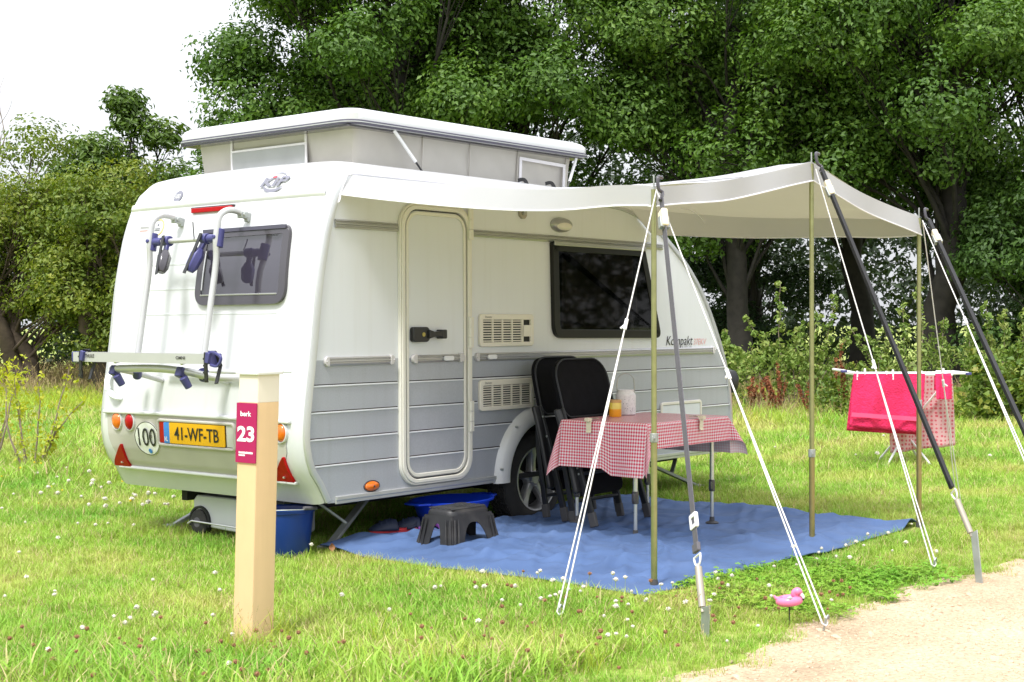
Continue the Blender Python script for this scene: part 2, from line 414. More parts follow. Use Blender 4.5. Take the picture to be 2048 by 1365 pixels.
M['jarlid'] = mat('copper_lid', (.60, .36, .16), .4, metal=.4)
M['lantern'] = mat('white_lace_metal', (.74, .72, .73), .5, var=.10, vscale=60)
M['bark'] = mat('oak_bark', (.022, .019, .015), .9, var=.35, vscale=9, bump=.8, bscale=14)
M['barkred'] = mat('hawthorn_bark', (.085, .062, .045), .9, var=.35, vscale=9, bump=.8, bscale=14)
M['twig'] = mat('pale_twig', (.26, .20, .16), .85, var=.2)
M['dock'] = mat('rust_dock_seed', (.24, .075, .03), .9, var=.3, vscale=20, island=.4)

def gingham(name):
    m = bpy.data.materials.new(name); m.use_nodes = True; n = m.node_tree; l = n.links.new; b = n.nodes['Principled BSDF']
    b.inputs['Roughness'].default_value = .32; b.inputs['Coat Weight'].default_value = .08
    u = n.nodes.new('ShaderNodeUVMap'); s = n.nodes.new('ShaderNodeSeparateXYZ'); l(u.outputs[0], s.inputs[0])
    vals = []
    for ax in (0, 1):
        k = n.nodes.new('ShaderNodeMath'); k.operation = 'MULTIPLY'; k.inputs[1].default_value = 1 / .017; l(s.outputs[ax], k.inputs[0])
        fr = n.nodes.new('ShaderNodeMath'); fr.operation = 'FRACT'; l(k.outputs[0], fr.inputs[0])
        g = n.nodes.new('ShaderNodeMath'); g.operation = 'GREATER_THAN'; g.inputs[1].default_value = .5; l(fr.outputs[0], g.inputs[0]); vals.append(g)
    a = n.nodes.new('ShaderNodeMath'); a.operation = 'ADD'; l(vals[0].outputs[0], a.inputs[0]); l(vals[1].outputs[0], a.inputs[1])
    h = n.nodes.new('ShaderNodeMath'); h.operation = 'MULTIPLY'; h.inputs[1].default_value = .5; l(a.outputs[0], h.inputs[0])
    r = n.nodes.new('ShaderNodeValToRGB'); e = r.color_ramp.elements
    e[0].color = (.86, .82, .82, 1); e[1].color = (.70, .010, .06, 1); e.new(.5).color = (.80, .34, .40, 1)
    l(h.outputs[0], r.inputs[0]); l(r.outputs[0], b.inputs['Base Color'])
    t = n.nodes.new('ShaderNodeBsdfTranslucent'); x = n.nodes.new('ShaderNodeMixShader'); x.inputs[0].default_value = .12
    l(r.outputs[0], t.inputs[0]); l(b.outputs[0], x.inputs[1]); l(t.outputs[0], x.inputs[2])
    back = n.nodes.new('ShaderNodeBsdfDiffuse'); bmx = n.nodes.new('ShaderNodeMix'); bmx.data_type = 'RGBA'; bmx.inputs[0].default_value = .28; bmx.inputs[6].default_value = (.72, .64, .63, 1); l(r.outputs[0], bmx.inputs[7]); l(bmx.outputs[2], back.inputs[0])
    ge = n.nodes.new('ShaderNodeNewGeometry'); y = n.nodes.new('ShaderNodeMixShader'); l(ge.outputs['Backfacing'], y.inputs[0]); l(x.outputs[0], y.inputs[1]); l(back.outputs[0], y.inputs[2])
    l(y.outputs[0], n.nodes['Material Output'].inputs['Surface']); return m
M['gingham'] = gingham('red_gingham_oilcloth')
def dotted(name):
    m = bpy.data.materials.new(name); m.use_nodes = True; n = m.node_tree; l = n.links.new; b = n.nodes['Principled BSDF']; b.inputs['Roughness'].default_value = .9
    t = n.nodes.new('ShaderNodeTexCoord'); mp_ = n.nodes.new('ShaderNodeMapping'); mp_.inputs['Scale'].default_value = (30, .001, 30); l(t.outputs['Object'], mp_.inputs[0])
    v = n.nodes.new('ShaderNodeTexVoronoi'); v.inputs['Scale'].default_value = 1; v.inputs['Randomness'].default_value = .28; l(mp_.outputs[0], v.inputs['Vector'])
    r = n.nodes.new('ShaderNodeValToRGB'); e = r.color_ramp.elements; e[0].position = .28; e[0].color = (.70, .15, .20, 1); e[1].position = .36; e[1].color = (.80, .52, .54, 1)
    l(v.outputs['Distance'], r.inputs[0]); l(r.outputs[0], b.inputs['Base Color'])
    tr = n.nodes.new('ShaderNodeBsdfTranslucent'); x = n.nodes.new('ShaderNodeMixShader'); x.inputs[0].default_value = .3; l(r.outputs[0], tr.inputs[0]); l(b.outputs[0], x.inputs[1]); l(tr.outputs[0], x.inputs[2])
    l(x.outputs[0], n.nodes['Material Output'].inputs['Surface']); return m
M['dots'] = dotted('pink_dotted_cotton')
# ------------------------------------------------------------------ caravan
WID = 1.76
EDGE = [(.146, .298), (.093, .39), (.040, .46), (.013, .527), (-.001, .60), (-.003, .657), (.004, .75), (.015, .838), (.056, 1.122), (.100, 1.461),
        (.156, 1.725), (.190, 1.83), (.222, 1.91), (.262, 1.975), (.315, 2.015), (.40, 2.034), (.8, 2.036), (1.6, 2.036), (2.4, 2.030), (2.75, 2.012), (2.93, 1.990), (3.15, 1.925),
        (3.323, 1.850), (3.469, 1.765), (3.65, 1.64), (3.832, 1.472), (3.98, 1.28), (4.108, 1.07), (4.18, .92), (4.226, .78), (4.255, .60), (4.263, .432), (4.262, .27)]
ep = [Vector((x, z)) for x, z in EDGE]
prof = []
for i in range(len(ep) - 1):
    m_ = max(1, int((ep[i + 1] - ep[i]).length / .045))
    p0, p1, p2, p3 = ep[max(i - 1, 0)], ep[i], ep[i + 1], ep[min(i + 2, len(ep) - 1)]
    for k in range(m_):
        t = k / m_
        t1 = (p2 - p0) * .5 * min(1.0, (p2 - p1).length / max((p1 - p0).length, 1e-6)) if i else (p2 - p1); t2 = (p3 - p1) * .5 * min(1.0, (p2 - p1).length / max((p3 - p2).length, 1e-6)) if i < len(ep) - 2 else (p2 - p1)
        h = ((2 * t**3 - 3 * t * t + 1) * p1 + (t**3 - 2 * t * t + t) * t1 + (-2 * t**3 + 3 * t * t) * p2 + (t**3 - t * t) * t2); prof.append(h)
prof.append(ep[-1])
nrm = []
for i in range(len(prof)):
    t = (prof[min(i + 1, len(prof) - 1)] - prof[max(i - 1, 0)]).normalized(); nrm.append(Vector((-t.y, t.x)))
def shell_off(y, nz, nx=0):
    d = min(y, WID - y); n_ = max(nz, 0); r = .085 + .13 * n_; e = math.sqrt(max(0, 1 - max(0, (r - d) / r) ** 2))
    return (.040 + .040 * n_) * e + .020 * n_ * (1 - ((y - WID / 2) / (WID / 2)) ** 2)
ys = [0, .003, .008, .015, .024, .036, .05, .066, .085, .105, .13, .16, .2, .26, .4, .6, .88, 1.16, 1.36, 1.50] + [WID - q for q in (.2, .16, .13, .105, .085, .066, .05, .036, .024, .015, .008, .003, 0)]
def shell_pt(i, y, extra=0.0):
    o = shell_off(y, nrm[i].y) + extra
    return (prof[i].x + nrm[i].x * o, y, prof[i].y + nrm[i].y * o)
rear_i = [i for i in range(len(prof)) if prof[i].x < 1.0]
def rear_x(y, z, extra=0.0):
    best = None
    for i in rear_i[:-1]:
        a, b = shell_pt(i, y, extra), shell_pt(i + 1, y, extra)
        if a[2] <= z <= b[2]:
            t = (z - a[2]) / max(b[2] - a[2], 1e-9); return a[0] + (b[0] - a[0]) * t
    return shell_pt(0, y, extra)[0] if z < .5 else shell_pt(rear_i[-1], y, extra)[0]
def edge_x(z, front=False):
    pts = EDGE[:17] if not front else EDGE[:16:-1]
    q = [prof[i] for i in range(len(prof)) if (prof[i].x > 2.4) == front]
    q = sorted(q, key=lambda p: p.y)
    return float(np.interp(z, [p.y for p in q], [p.x for p in q]))

van = thing('caravan', 'white and grey pop-top touring caravan with awning side facing the path', 'caravan', (0, 0, 0))
ic = min(range(len(prof)), key=lambda i: abs(prof[i].y - 1.915) + (9 if prof[i].x > 1 else 0))
ifr = min(range(len(prof)), key=lambda i: (prof[i] - Vector((3.0, 1.97))).length)
def shell(name, i0, i1, m):
    b = MB(); b.grid(lambda u, v: shell_pt(i0 + round(u * (i1 - i0)), ys[round(v * (len(ys) - 1))]), i1 - i0, len(ys) - 1)
    return b.build(name, m, van, smooth=60)
rearp = shell('rear_panel', 0, ic, M['white'])
roofp = shell('roof', ic, ifr, M['white'])
shell('front_panel', ifr, len(prof) - 1, M['white'])
# brow: the roof moulding steps out over the rear panel
b = MB(); b.grid(lambda u, v: (lambda y, z: (rear_x(y, z, .001 + .011 * min(1, u * 2.5)), y, z))(ys[5 + round(v * (len(ys) - 11))], 1.908 + .04 * u), 6, len(ys) - 11)
b.build('brow_lip', M['white'], van, smooth=60)

def side_wall(y):
    mb = MB(); zc, xc, ra = .275, 1.945, .405
    zs = sorted(set([round(.285 + .02 * k, 4) for k in range(87)] + [1.04] + [2.0, 2.01, 2.018, 2.024, 2.028, 2.031]))
    for z0, z1 in zip(zs[:-1], zs[1:]):
        x00, x01, x10, x11 = edge_x(z0), edge_x(z1), edge_x(z0, True), edge_x(z1, True)
        mi = 1 if z1 <= 1.0401 else 0
        def q(a0, a1, c0, c1): mb.add([(a0, y, z0), (c0, y, z0), (c1, y, z1), (a1, y, z1)], [(0, 1, 2, 3)], mi)
        h0, h1 = ra**2 - (z0 - zc)**2, ra**2 - (z1 - zc)**2
        if h0 > 0 and z0 >= zc - .01 and (h1 > 0 or h0 > 0):
            w0, w1 = math.sqrt(max(h0, 0)), math.sqrt(max(h1, 0))
            q(x00, x01, xc - w0, xc - w1); q(xc + w0, xc + w1, x10, x11)
        else: q(x00, x01, x10, x11)
    return mb.build('side_wall', [M['sidewhite'], M['sidegrey']], van, smooth=10)
side_wall(0.0); side_wall(WID)
# pale ribs between the grey boards (butt against door, vent and wheel arch)
def ribs(z):
    segs = [(edge_x(z) + .02, .676), (1.30, edge_x(z, True) - .02)]
    vz = [(.708, .9, 1.355, 1.880)]
    out = []
    for a, c in segs:
        cuts = [(a, c)]
        if .70 < z < .905: cuts = [p for (a_, c_) in cuts for p in ((a_, 1.354), (1.881, c_)) if p[0] < 1.354 or p[0] > 1.3] if a > 1 else cuts
        if z < .70:
            w = math.sqrt(max(.425**2 - (z - .275)**2, 0)); cuts = [(1.30, 1.945 - w), (1.945 + w, c)] if a > 1 else cuts
        out += cuts
    return out
rb, rd = MB(), MB()
for z in (.905, .765, .625, .485):
    for a, c in ribs(z) + [(.741, 1.235)]:
        off = -.012 if (a, c) == (.741, 1.235) else 0
        rb.box(((a + c) / 2, -.002 + off, z - .001), (c - a, .008, .0085)); rd.box(((a + c) / 2, -.0005 + off, z + .0065), (c - a, .004, .006))
rb.build('rib', M['sidewhite'], van, smooth=0, bevel=.002); rd.build('rib_shadow_line', M['smoke'], van, smooth=0)  # dark strips stand in for the shadow line above each rib
# trims along the two side edges
for y, s in ((0.0, -1), (WID, 1)):
    mb = MB(); n0, n1 = 0, len(prof) - 1
    rs = []
    for i in range(n0, n1 + 1):
        p, n = prof[i], nrm[i]
        rs.append([(p.x + n.x * a, y + s * w, p.y + n.y * a) for a, w in ((.016, -.012), (.018, .006), (.006, .013), (-.016, .013), (-.020, .001), (-.020, -.010))])
    mb.rings(rs, True); mb.build('corner_trim', M['trim'], van, smooth=50)
    # skirt rail
    if y == 0:
        for a, c in ((.20, 1.548), (2.335, 4.235)):
            mb = MB(); mb.rings([[(x, -q, z_) for q, z_ in ((-.002, .318), (.014, .318), (.014, .297), (.009, .295), (.009, .277), (-.002, .277))] for x in (a, c)], True)
            mb.build('skirt_rail', M['trim'], van, smooth=0, bevel=.003)
# floor and undercarriage
mb = MB(); mb.box((2.2, WID / 2, .292), (4.0, WID - .04, .03)); mb.box((2.2, WID / 2 - .45, .24), (3.9, .05, .09)); mb.box((2.2, WID / 2 + .45, .24), (3.9, .05, .09)); mb.box((1.945, WID / 2, .22), (.09, 1.5, .09))
mb.box((5.0, WID / 2, .30), (1.5, .07, .08)); mb.build('chassis', M['chassis'], van, smooth=0)
# wheel housing liners
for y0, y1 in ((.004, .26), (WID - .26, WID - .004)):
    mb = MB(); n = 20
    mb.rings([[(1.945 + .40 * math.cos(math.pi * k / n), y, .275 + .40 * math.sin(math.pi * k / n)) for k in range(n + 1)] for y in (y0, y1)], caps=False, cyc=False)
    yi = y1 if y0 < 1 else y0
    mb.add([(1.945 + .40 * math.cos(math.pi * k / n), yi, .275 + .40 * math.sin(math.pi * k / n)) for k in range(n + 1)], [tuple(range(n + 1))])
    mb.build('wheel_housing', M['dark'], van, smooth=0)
# wheel arch moulding
mb = MB(); rs = []; n = 30
for k in range(n + 1):
    a = math.radians(-2 + 184 * k / n); c_, s_ = math.cos(a), math.sin(a)
    rs.append([(1.945 + q * c_, y, .285 + q * s_) for q, y in ((.440, .004), (.430, -.016), (.402, -.038), (.352, -.050), (.338, -.044), (.338, .02))])
mb.rings(rs, True)
arch = mb.build('wheel_arch', M['white'], van, smooth=50)
for k in range(5):
    mb = MB(); a = math.radians(10 + 40 * k); mb.lathe([(.0001, -.046), (.006, -.046), (.007, -.04), (.007, -.03)], (1.945 + .415 * math.cos(a), 0, .285 + .415 * math.sin(a)), 'Y', 10)
    mb.build('screw', M['galv'], arch)
# wheels
def wheel(side):
    y0 = .018 if side == 0 else WID - .018; s = 1 if side == 0 else -1
    c = (1.945, y0, .262); w = MB()
    prof_t = [(.188, .006), (.205, -.004), (.235, -.004), (.262, .004), (.282, .020), (.289, .036), (.290, .05), (.2895, .10), (.290, .15), (.288, .165), (.27, .182), (.2, .19), (.18, .18)]
    w.lathe([(r, h * s) for r, h in prof_t], c, 'Y', 64)
    tr = MB()
    for k in range(80):
        a = 2 * math.pi * k / 80
        for y_, wd in ((.045, .022), (.08, .02), (.115, .02), (.15, .022)):
            M_ = Matrix.Rotation(-a, 3, 'Y')
            tr.box((c[0] + .291 * math.cos(a), c[1] + y_ * s, c[2] + .291 * math.sin(a)), (.010, wd, .015), M_)
    e = w.build('wheel', M['tyre'], van, smooth=40)
    e.name = 'wheel'; tr.build('tread_block', M['tyre'], e, smooth=0)
    r = MB()
    r.lathe([(.200, .004), (.197, -.004), (.188, -.002), (.184, .012), (.176, .05), (.170, .11)], c if s == 1 else c, 'Y', 64)
    if s == -1: r.v = [(x, 2 * y0 - y, z) for x, y, z in r.v]
    r.lathe([(.0001, .012 * s), (.03, .012 * s), (.034, .016 * s), (.05, .022 * s), (.056, .034 * s), (.06, .07 * s)], c, 'Y', 32)
    for k in range(5):
        a0 = 2 * math.pi * k / 5 + .35
        rs = []
        for q, wd, dp in ((.035, .030, .020), (.07, .024, .022), (.11, .022, .020), (.15, .027, .014), (.178, .040, .010), (.19, .05, .010)):
            ca, sa = math.cos(a0), math.sin(a0); px, pz = -sa, ca
            rs.append([(c[0] + q * ca + px * t, c[1] + (dp + d_) * s, c[2] + q * sa + pz * t) for t, d_ in ((-wd, .014), (-wd * .72, .002), (0, 0), (wd * .72, .002), (wd, .014), (wd * .9, .05), (-wd * .9, .05))])
        r.rings(rs, True)
    for k in range(5):
        a0 = 2 * math.pi * k / 5 + .35 + .63; r.lathe([(.0001, .006 * s), (.008, .008 * s), (.009, .03 * s)], (c[0] + .045 * math.cos(a0), c[1], c[2] + .045 * math.sin(a0)), 'Y', 8)
    rim = r.build('rim', M['rim'], e, smooth=40)
    d = MB(); d.lathe([(.0001, .085 * s), (.172, .085 * s)], c, 'Y', 32); d.build('brake_drum', M['dark'], e)
wheel(0); wheel(1)

# ---- door (frame, leaf, handle, hinges) : wall plane y=0, outward is -y
fs = lambda u, v, w: (u, -w, v)
O_ = rrect(.684, .325, 1.292, 1.906, (.13, .13, .13, .13), 8); I_ = rrect(.722, .358, 1.250, 1.872, (.105, .105, .105, .105), 8)
D_ = rrect(.730, .366, 1.242, 1.864, (.10, .10, .10, .10), 8)
door = MB(); 
zb = 1.04
def split_poly(P, z, above):
    out = []
    for i in range(len(P)):
        a, b_ = P[i - 1], P[i]
        ina, inb = (a[1] >= z) == above, (b_[1] >= z) == above
        if ina != inb:
            t = (z - a[1]) / (b_[1] - a[1]); out.append((a[0] + (b_[0] - a[0]) * t, z))
        if inb: out.append(b_)
    return out
door.prism(split_poly(D_, zb, True), -.002, .012, fs, 0); door.prism(split_poly(D_, zb, False), -.002, .012, fs, 1)
do = door.build('door', [M['sidewhite'], M['sidegrey']], van, smooth=30)
mb = MB(); mb.frame(O_, inset(O_, .012), -.002, .020, fs); mb.frame(inset(O_, .012), I_, -.002, .026, fs); mb.build('door_frame', M['doorframe'], do, smooth=30, bevel=.004)
mb = MB(); mb.frame(I_, D_, -.002, .004, fs); mb.build('door_seal', M['seal'], do, smooth=0)
mb = MB(); mb.frame(inset(D_, .004), inset(D_, .024), .0125, .020, fs); mb.build('door_edge', M['doorframe'], do, smooth=30, bevel=.003)
for z0 in (1.72, 1.09, .60):
    mb = MB()
    for k in range(3):
        mb.lathe([(.001, 0), (.012, 0), (.012, .058), (.001, .058)], (1.262, -.028, z0 + .06 * k), 'Z', 12)
        mb.box((1.278, -.026, z0 + .029 + .06 * k), (.03, .010, .058))
    mb.build('hinge', M['doorframe'], do, smooth=40)
mb = MB()
mb.prism(roundpoly([(.765, 1.128), (.885, 1.128), (.905, 1.15), (.905, 1.19), (.885, 1.212), (.765, 1.212)], .02), .012, .045, fs)
mb.prism(roundpoly([(.88, 1.145), (.93, 1.158), (1.02, 1.150), (1.02, 1.192), (.93, 1.184), (.88, 1.198)], .008), .030, .062, fs)
mb.prism(roundpoly([(.985, 1.145), (1.022, 1.145), (1.022, 1.197), (.985, 1.197)], .008), .012, .066, fs)
h = mb.build('handle', M['black'], do, smooth=40, bevel=.005)
mb = MB(); mb.lathe([(.0001, -.049), (.012, -.049), (.013, -.044)], (.845, 0, 1.17), 'Y', 16); mb.build('lock_barrel', M['brass'], h)

# ---- rails along the side
def rail(x0, x1, z, hgt, m, dark=False, ends=True):
    mb = MB(); pr = [(0, -hgt / 2), (.012, -hgt / 2), (.016, -hgt * .30), (.010, -hgt * .25), (.010, -hgt * .12), (.016, -hgt * .05), (.016, hgt * .1), (.010, hgt * .16), (.010, hgt * .25), (.016, hgt * .32), (.010, hgt / 2), (0, hgt / 2)]
    mb.rings([[(x, -w + .001, z + q) for w, q in pr] for x in (x0, x1)], True)
    o = mb.build('belt_rail' if not dark else 'rain_rail', m, van, smooth=20)
    if ends:
        for xa, sg in ((x0, -1), (x1, 1)):
            e = MB(); P = [(xa, z - hgt * .62), (xa - sg * .02, z - hgt * .62)]
            arc = [(xa + sg * .020 * math.cos(t), z + hgt * .55 * math.sin(t)) for t in np.linspace(-math.pi / 2, math.pi / 2, 9)]
            poly = [(xa - sg * .012, z - hgt * .55)] + arc + [(xa - sg * .012, z + hgt * .55)]
            e.prism(poly if sg > 0 else poly[::-1], -.001, .0185, fs)
            e.lathe([(.0001, -.0235), (.005, -.0235), (.006, -.02)], (xa + sg * .010, 0, z), 'Y', 8)
            e.build('end_cap', M['capgrey'], o, smooth=30, bevel=.004)
    return o
rail(.140, .625, 1.033, .046, M['belt']); 
r2 = rail(1.350, 4.0, 1.033, .046, M['belt'])
# rail on the door
mb = MB(); mb.rings([[(x, -w - .011, 1.033 + q) for w, q in [(0, -.021), (.012, -.021), (.016, -.012), (.010, -.010), (.010, -.004), (.016, -.002), (.016, .005), (.010, .008), (.010, .012), (.016, .014), (.010, .021), (0, .021)]] for x in (.80, 1.185)], True)
dr = mb.build('door_rail', M['belt'], do, smooth=20)
for xa, sg in ((.80, -1), (1.185, 1)):
    e = MB(); poly = [(xa - sg * .012, 1.033 - .026)] + [(xa + sg * .030 * math.cos(t), 1.033 + .026 * math.sin(t)) for t in np.linspace(-math.pi / 2, math.pi / 2, 9)] + [(xa - sg * .012, 1.033 + .026)]
    e.prism(poly, .011, .033, fs)
    e.build('end_cap', M['capgrey'], dr, smooth=30, bevel=.004)
for xk, yk in ((1.07, .027), (1.47, .016)):
    mb = MB(); mb.prism(rrect(xk - .04, 1.018, xk + .04, 1.046, .013), yk - .002, yk + .014, fs); mb.build('door_catch', M['whiteplastic'], van, smooth=30, bevel=.004)
rail(.205, .676, 1.762, .045, M['alurail'], True, False); rail(1.305, 3.33, 1.762, .042, M['alurail'], True, False)

# ---- ventilation grilles
def vent(x0, z0, x1, z1, kind):
    o = MB(); P = rrect(x0, z0, x1, z1, .022); o.frame(P, rrect(x0 + .030, z0 + .026, x1 - .030, z1 - .034, .004), -.001, .018, fs)
    v = o.build('vent', M['grille'], van, smooth=30, bevel=.004)
    bk = MB(); bk.box(((x0 + x1) / 2, -.003, (z0 + z1) / 2), (x1 - x0 - .05, .003, z1 - z0 - .05)); bk.build('vent_void', M['smokeblack'], v, smooth=0)
    sl = MB(); n = 9; zz0, zz1 = z0 + .026, z1 - .034; xr = x1 - .030 - (.085 if kind else 0)
    for k in range(n):
        z = zz0 + (zz1 - zz0) * (k + .5) / n
        sl.box(((x0 + .03 + xr) / 2, -.0095, z), (xr - x0 - .03, .011, (zz1 - zz0) / n * .45))
    for k in range(1, 4 if kind else 5):
        xm = x0 + .03 + (xr - x0 - .03) * k / (4 if kind else 5); sl.box((xm, -.0085, (zz0 + zz1) / 2), (.009, .014, zz1 - zz0))
    if kind:
        sl.box(((xr + x1 - .03) / 2 + .004, -.009, (zz0 + zz1) / 2), (x1 - .03 - xr - .004, .013, (zz1 - zz0) * .52))
        sl.box((xr + .008, -.009, (zz0 + zz1) / 2), (.016, .013, zz1 - zz0))
    sl.build('slat', M['grille'], v, smooth=0)
    lettering('lettering', 'Dometic', (x0 + .075, -.0185, z1 - .017), (1, 0, 0), (0, 0, 1), height=.012, material=M['ink'], parent=v)
vent(1.364, 1.093, 1.874, 1.287, True); vent(1.362, .712, 1.872, .895, False)

# ---- side window
SW = roundpoly([(2.075, 1.138), (3.288, 1.128), (3.082, 1.741), (2.057, 1.741)], [.09, .05, .012, .012], 8)
mb = MB(); mb.frame(SW, inset(SW, .055), -.002, .030, fs); sw = mb.build('side_window', M['smokeblack'], van, smooth=40, bevel=.010)
mb = MB(); mb.prism(inset(SW, .05), .020, .025, fs); mb.build('pane', M['pane'], sw, smooth=30)
mb = MB(); mb.prism(inset(SW, .05), -.001, .001, fs); mb.build('backing', M['smokeblack'], sw, smooth=0)
mb = MB(); mb.grid(lambda u, v: (2.17 + u * .80, -.008 - .004 * math.sin(u * 75) - .002 * math.sin(u * 31 + 1), 1.215 + v * .47), 150, 2); mb.build('curtain', M['curtain'], sw)
mb = MB(); mb.box((2.57, -.036, 1.733), (1.02, .014, .026)); mb.build('window_hinge_rail', M['alurail'], sw, smooth=0, bevel=.004)
mb = MB(); mb.box((2.64, -.010, 1.205), (1.0, .012, .018)); mb.build('inner_sill', M['spring'], sw, smooth=0, bevel=.003)
for xk in (2.35, 2.85):
    mb = MB(); mb.box((xk, -.012, 1.222), (.09, .014, .02), Euler((0, .25, 0))); mb.build('latch', M['black'], sw, smooth=0, bevel=.004)
mb = MB(); mb.tube([(2.205, -.0155, 1.30), (2.20, -.0155, 1.56)], .005, 6); mb.build('window_stay', M['alu'], sw)
mb = MB(); mb.tube([(3.0, -.0155, 1.28), (2.985, -.0155, 1.56)], .005, 6); mb.build('window_stay', M['alu'], sw)
# awning light, hook plate, marker lamp, service hatch
mb = MB(); mb.lathe([(.0001, -.05), (.05, -.047), (.085, -.036), (.100, -.016), (.104, .001)], (2.166, 0, 1.853), 'Y', 32, sy=.46); al = mb.build('awning_lamp', M['alurail'], van)
mb = MB(); mb.lathe([(.0001, -.058), (.04, -.056), (.068, -.046), (.078, -.036)], (2.166, 0, 1.844), 'Y', 32, sy=.36); mb.build('lens', M['grille'], al)
mb = MB(); mb.prism(roundpoly([(1.745, 1.965), (1.745, 1.89), (1.765, 1.872), (1.795, 1.872), (1.812, 1.89), (1.812, 1.965)], .006), -.001, .018, fs); hp = mb.build('socket_plate', M['spring'], van, smooth=30, bevel=.003)
mb = MB(); mb.box((1.778, -.024, 1.912), (.03, .014, .034)); mb.build('socket_flap', M['alurail'], hp, smooth=0, bevel=.003)
mb = MB(); mb.lathe([(.0001, -.022), (.03, -.020), (.048, -.012), (.054, .001)], (.472, 0, .350), 'Y', 24, sy=.50); mk = mb.build('marker_lamp', M['orange'], van)
mb = MB(); mb.lathe([(.0535, -.001), (.060, -.006), (.062, .001)], (.472, 0, .350), 'Y', 24, sy=.52); mb.lathe([(.0001, -.0245), (.006, -.024), (.006, -.02)], (.472, 0, .350), 'Y', 8); mb.build('lamp_rim', M['seal'], mk)
mb = MB(); H_ = rrect(3.30, .40, 3.835, .678, .03); mb.frame(H_, inset(H_, .022), -.001, .014, fs); ht = mb.build('service_hatch', M['grille'], van, smooth=30, bevel=.004)
mb = MB(); mb.prism(inset(H_, .024), -.001, .009, fs); mb.build('hatch_lid', M['sidewhite'], ht, smooth=0)
# writing on the side
lettering('lettering', 'Kompakt', (3.555, -.0015, 1.097), (1, 0, 0), (0, 0, 1), width=.345, material=M['ink'], parent=van, shear=.22, narrow=1)
lettering('lettering', '37EKV', (3.825, -.0015, 1.097), (1, 0, 0), (0, 0, 1), width=.175, height=None, material=M['inkpink'], parent=van, shear=.22)
lettering('lettering', 'STARTER SPECIAL', (3.60, -.0015, 1.063), (1, 0, 0), (0, 0, 1), width=.24, material=M['inksilver'], parent=van, shear=.2)
# front locker lug seen past the front edge
mb = MB(); mb.lathe([(.0001, 0), (.055, .01), (.075, .05), (.08, .12), (.06, .17), (.0001, .19)], (4.31, .06, .70), 'Z', 20, sx=.75, sy=1.2); mb.build('side_mirror_cover', M['black'], van)

# ---- rear wall
def fr_(extra=0.0):
    return lambda u, v, w: (rear_x(u, v) - w - extra, u, v)       # u = y, v = z
# outlines run the other way round because y points left from behind
RW = roundpoly([(.185, 1.338), (.935, 1.336), (.930, 1.760), (.215, 1.765)], [.09, .09, .03, .07], 8)
def dense(P, d=.04):
    out = []
    for i in range(len(P)):
        a, b_ = Vector(P[i - 1]), Vector(P[i]); k = max(1, int((b_ - a).length / d))
        out += [tuple(a + (b_ - a) * (j + 1) / k) for j in range(k)]
    return out
RWd = dense(RW)
mb = MB(); mb.frame(RWd, inset(RWd, .05), -.004, .022, fr_()); rw = mb.build('rear_window', M['smoke'], van, smooth=50, bevel=.008)
def sheet(P, w, name, m, par, solid=None):
    """a sheet following the rear wall inside outline P"""
    ys_ = [p[0] for p in P]; zs_ = [p[1] for p in P]; mb = MB()
    n = 28; rows = []
    for k in range(n + 1):
        z = min(zs_) + 1e-4 + (max(zs_) - min(zs_) - 2e-4) * k / n; xs = []
        for i in range(len(P)):
            a, b_ = P[i - 1], P[i]
            if (a[1] - z) * (b_[1] - z) <= 0 and abs(a[1] - b_[1]) > 1e-9: xs.append(a[0] + (b_[0] - a[0]) * (z - a[1]) / (b_[1] - a[1]))
        y0, y1 = min(xs), max(xs)
        rows.append([(rear_x(y0 + (y1 - y0) * j / 10, z) - w, y0 + (y1 - y0) * j / 10, z) for j in range(11)])
    mb.rings(rows, caps=False, cyc=False); return mb.build(name, m, par, smooth=60)
sheet(inset(RWd, .046), .018, 'pane', M['panerear'], rw)
sheet(inset(RWd, .046), .002, 'blind', M['blind'], rw)
mb = MB(); mb.tube([(rear_x(y, 1.752) - .026, y, 1.752) for y in np.linspace(.24, .925, 8)], .1, flat=(.010, .020, (0, 0, 1))); mb.build('window_hinge_rail', M['navyseal'], rw)
mb = MB(); mb.tube([(rear_x(y, 1.392) - .022, y, 1.392) for y in np.linspace(.25, .88, 8)], .005, 6); mb.build('window_stay', M['alu'], rw)
mb = MB(); mb.tube([(rear_x(.875, z) - .022, .875, z) for z in np.linspace(1.42, 1.64, 5)], .005, 6); mb.build('window_stay', M['alu'], rw)
mb = MB(); mb.box((rear_x(.33, 1.70) - .012, .33, 1.703), (.01, .05, .014)); mb.build('latch', M['black'], rw, bevel=.002)
# high brake lamp
mb = MB(); mb.tube([(rear_x(y, 1.880) - .010, y, 1.880) for y in np.linspace(.735, 1.093, 6)], .1, flat=(.018, .026, (0, 0, 1))); bl = mb.build('high_brake_lamp', M['red'], van, bevel=.003)
mb = MB(); mb.tube([(rear_x(y, 1.896) - .009, y, 1.8955) for y in np.linspace(.73, 1.098, 6)], .1, flat=(.022, .007, (0, 0, 1))); mb.build('lamp_hood', M['smoke'], bl)
# pressed lines in the rear wall
for z, y0, y1 in ((1.575, .96, 1.42), (1.432, .96, 1.42), (1.290, .26, 1.42)):
    mb = MB(); mb.tube([(rear_x(y, z) + .0005, y, z) for y in np.linspace(y0, y1, 10)], .1, flat=(.006, .007, (0, 0, 1))); mb.build('pressed_line', M['sidewhite'], van)
mb = MB(); mb.tube([(rear_x(y, .985) + .001, y, .985) for y in np.linspace(.10, WID - .10, 14)], .1, flat=(.010, .012, (0, 0, 1))); mb.build('pressed_line', M['sidewhite'], van)
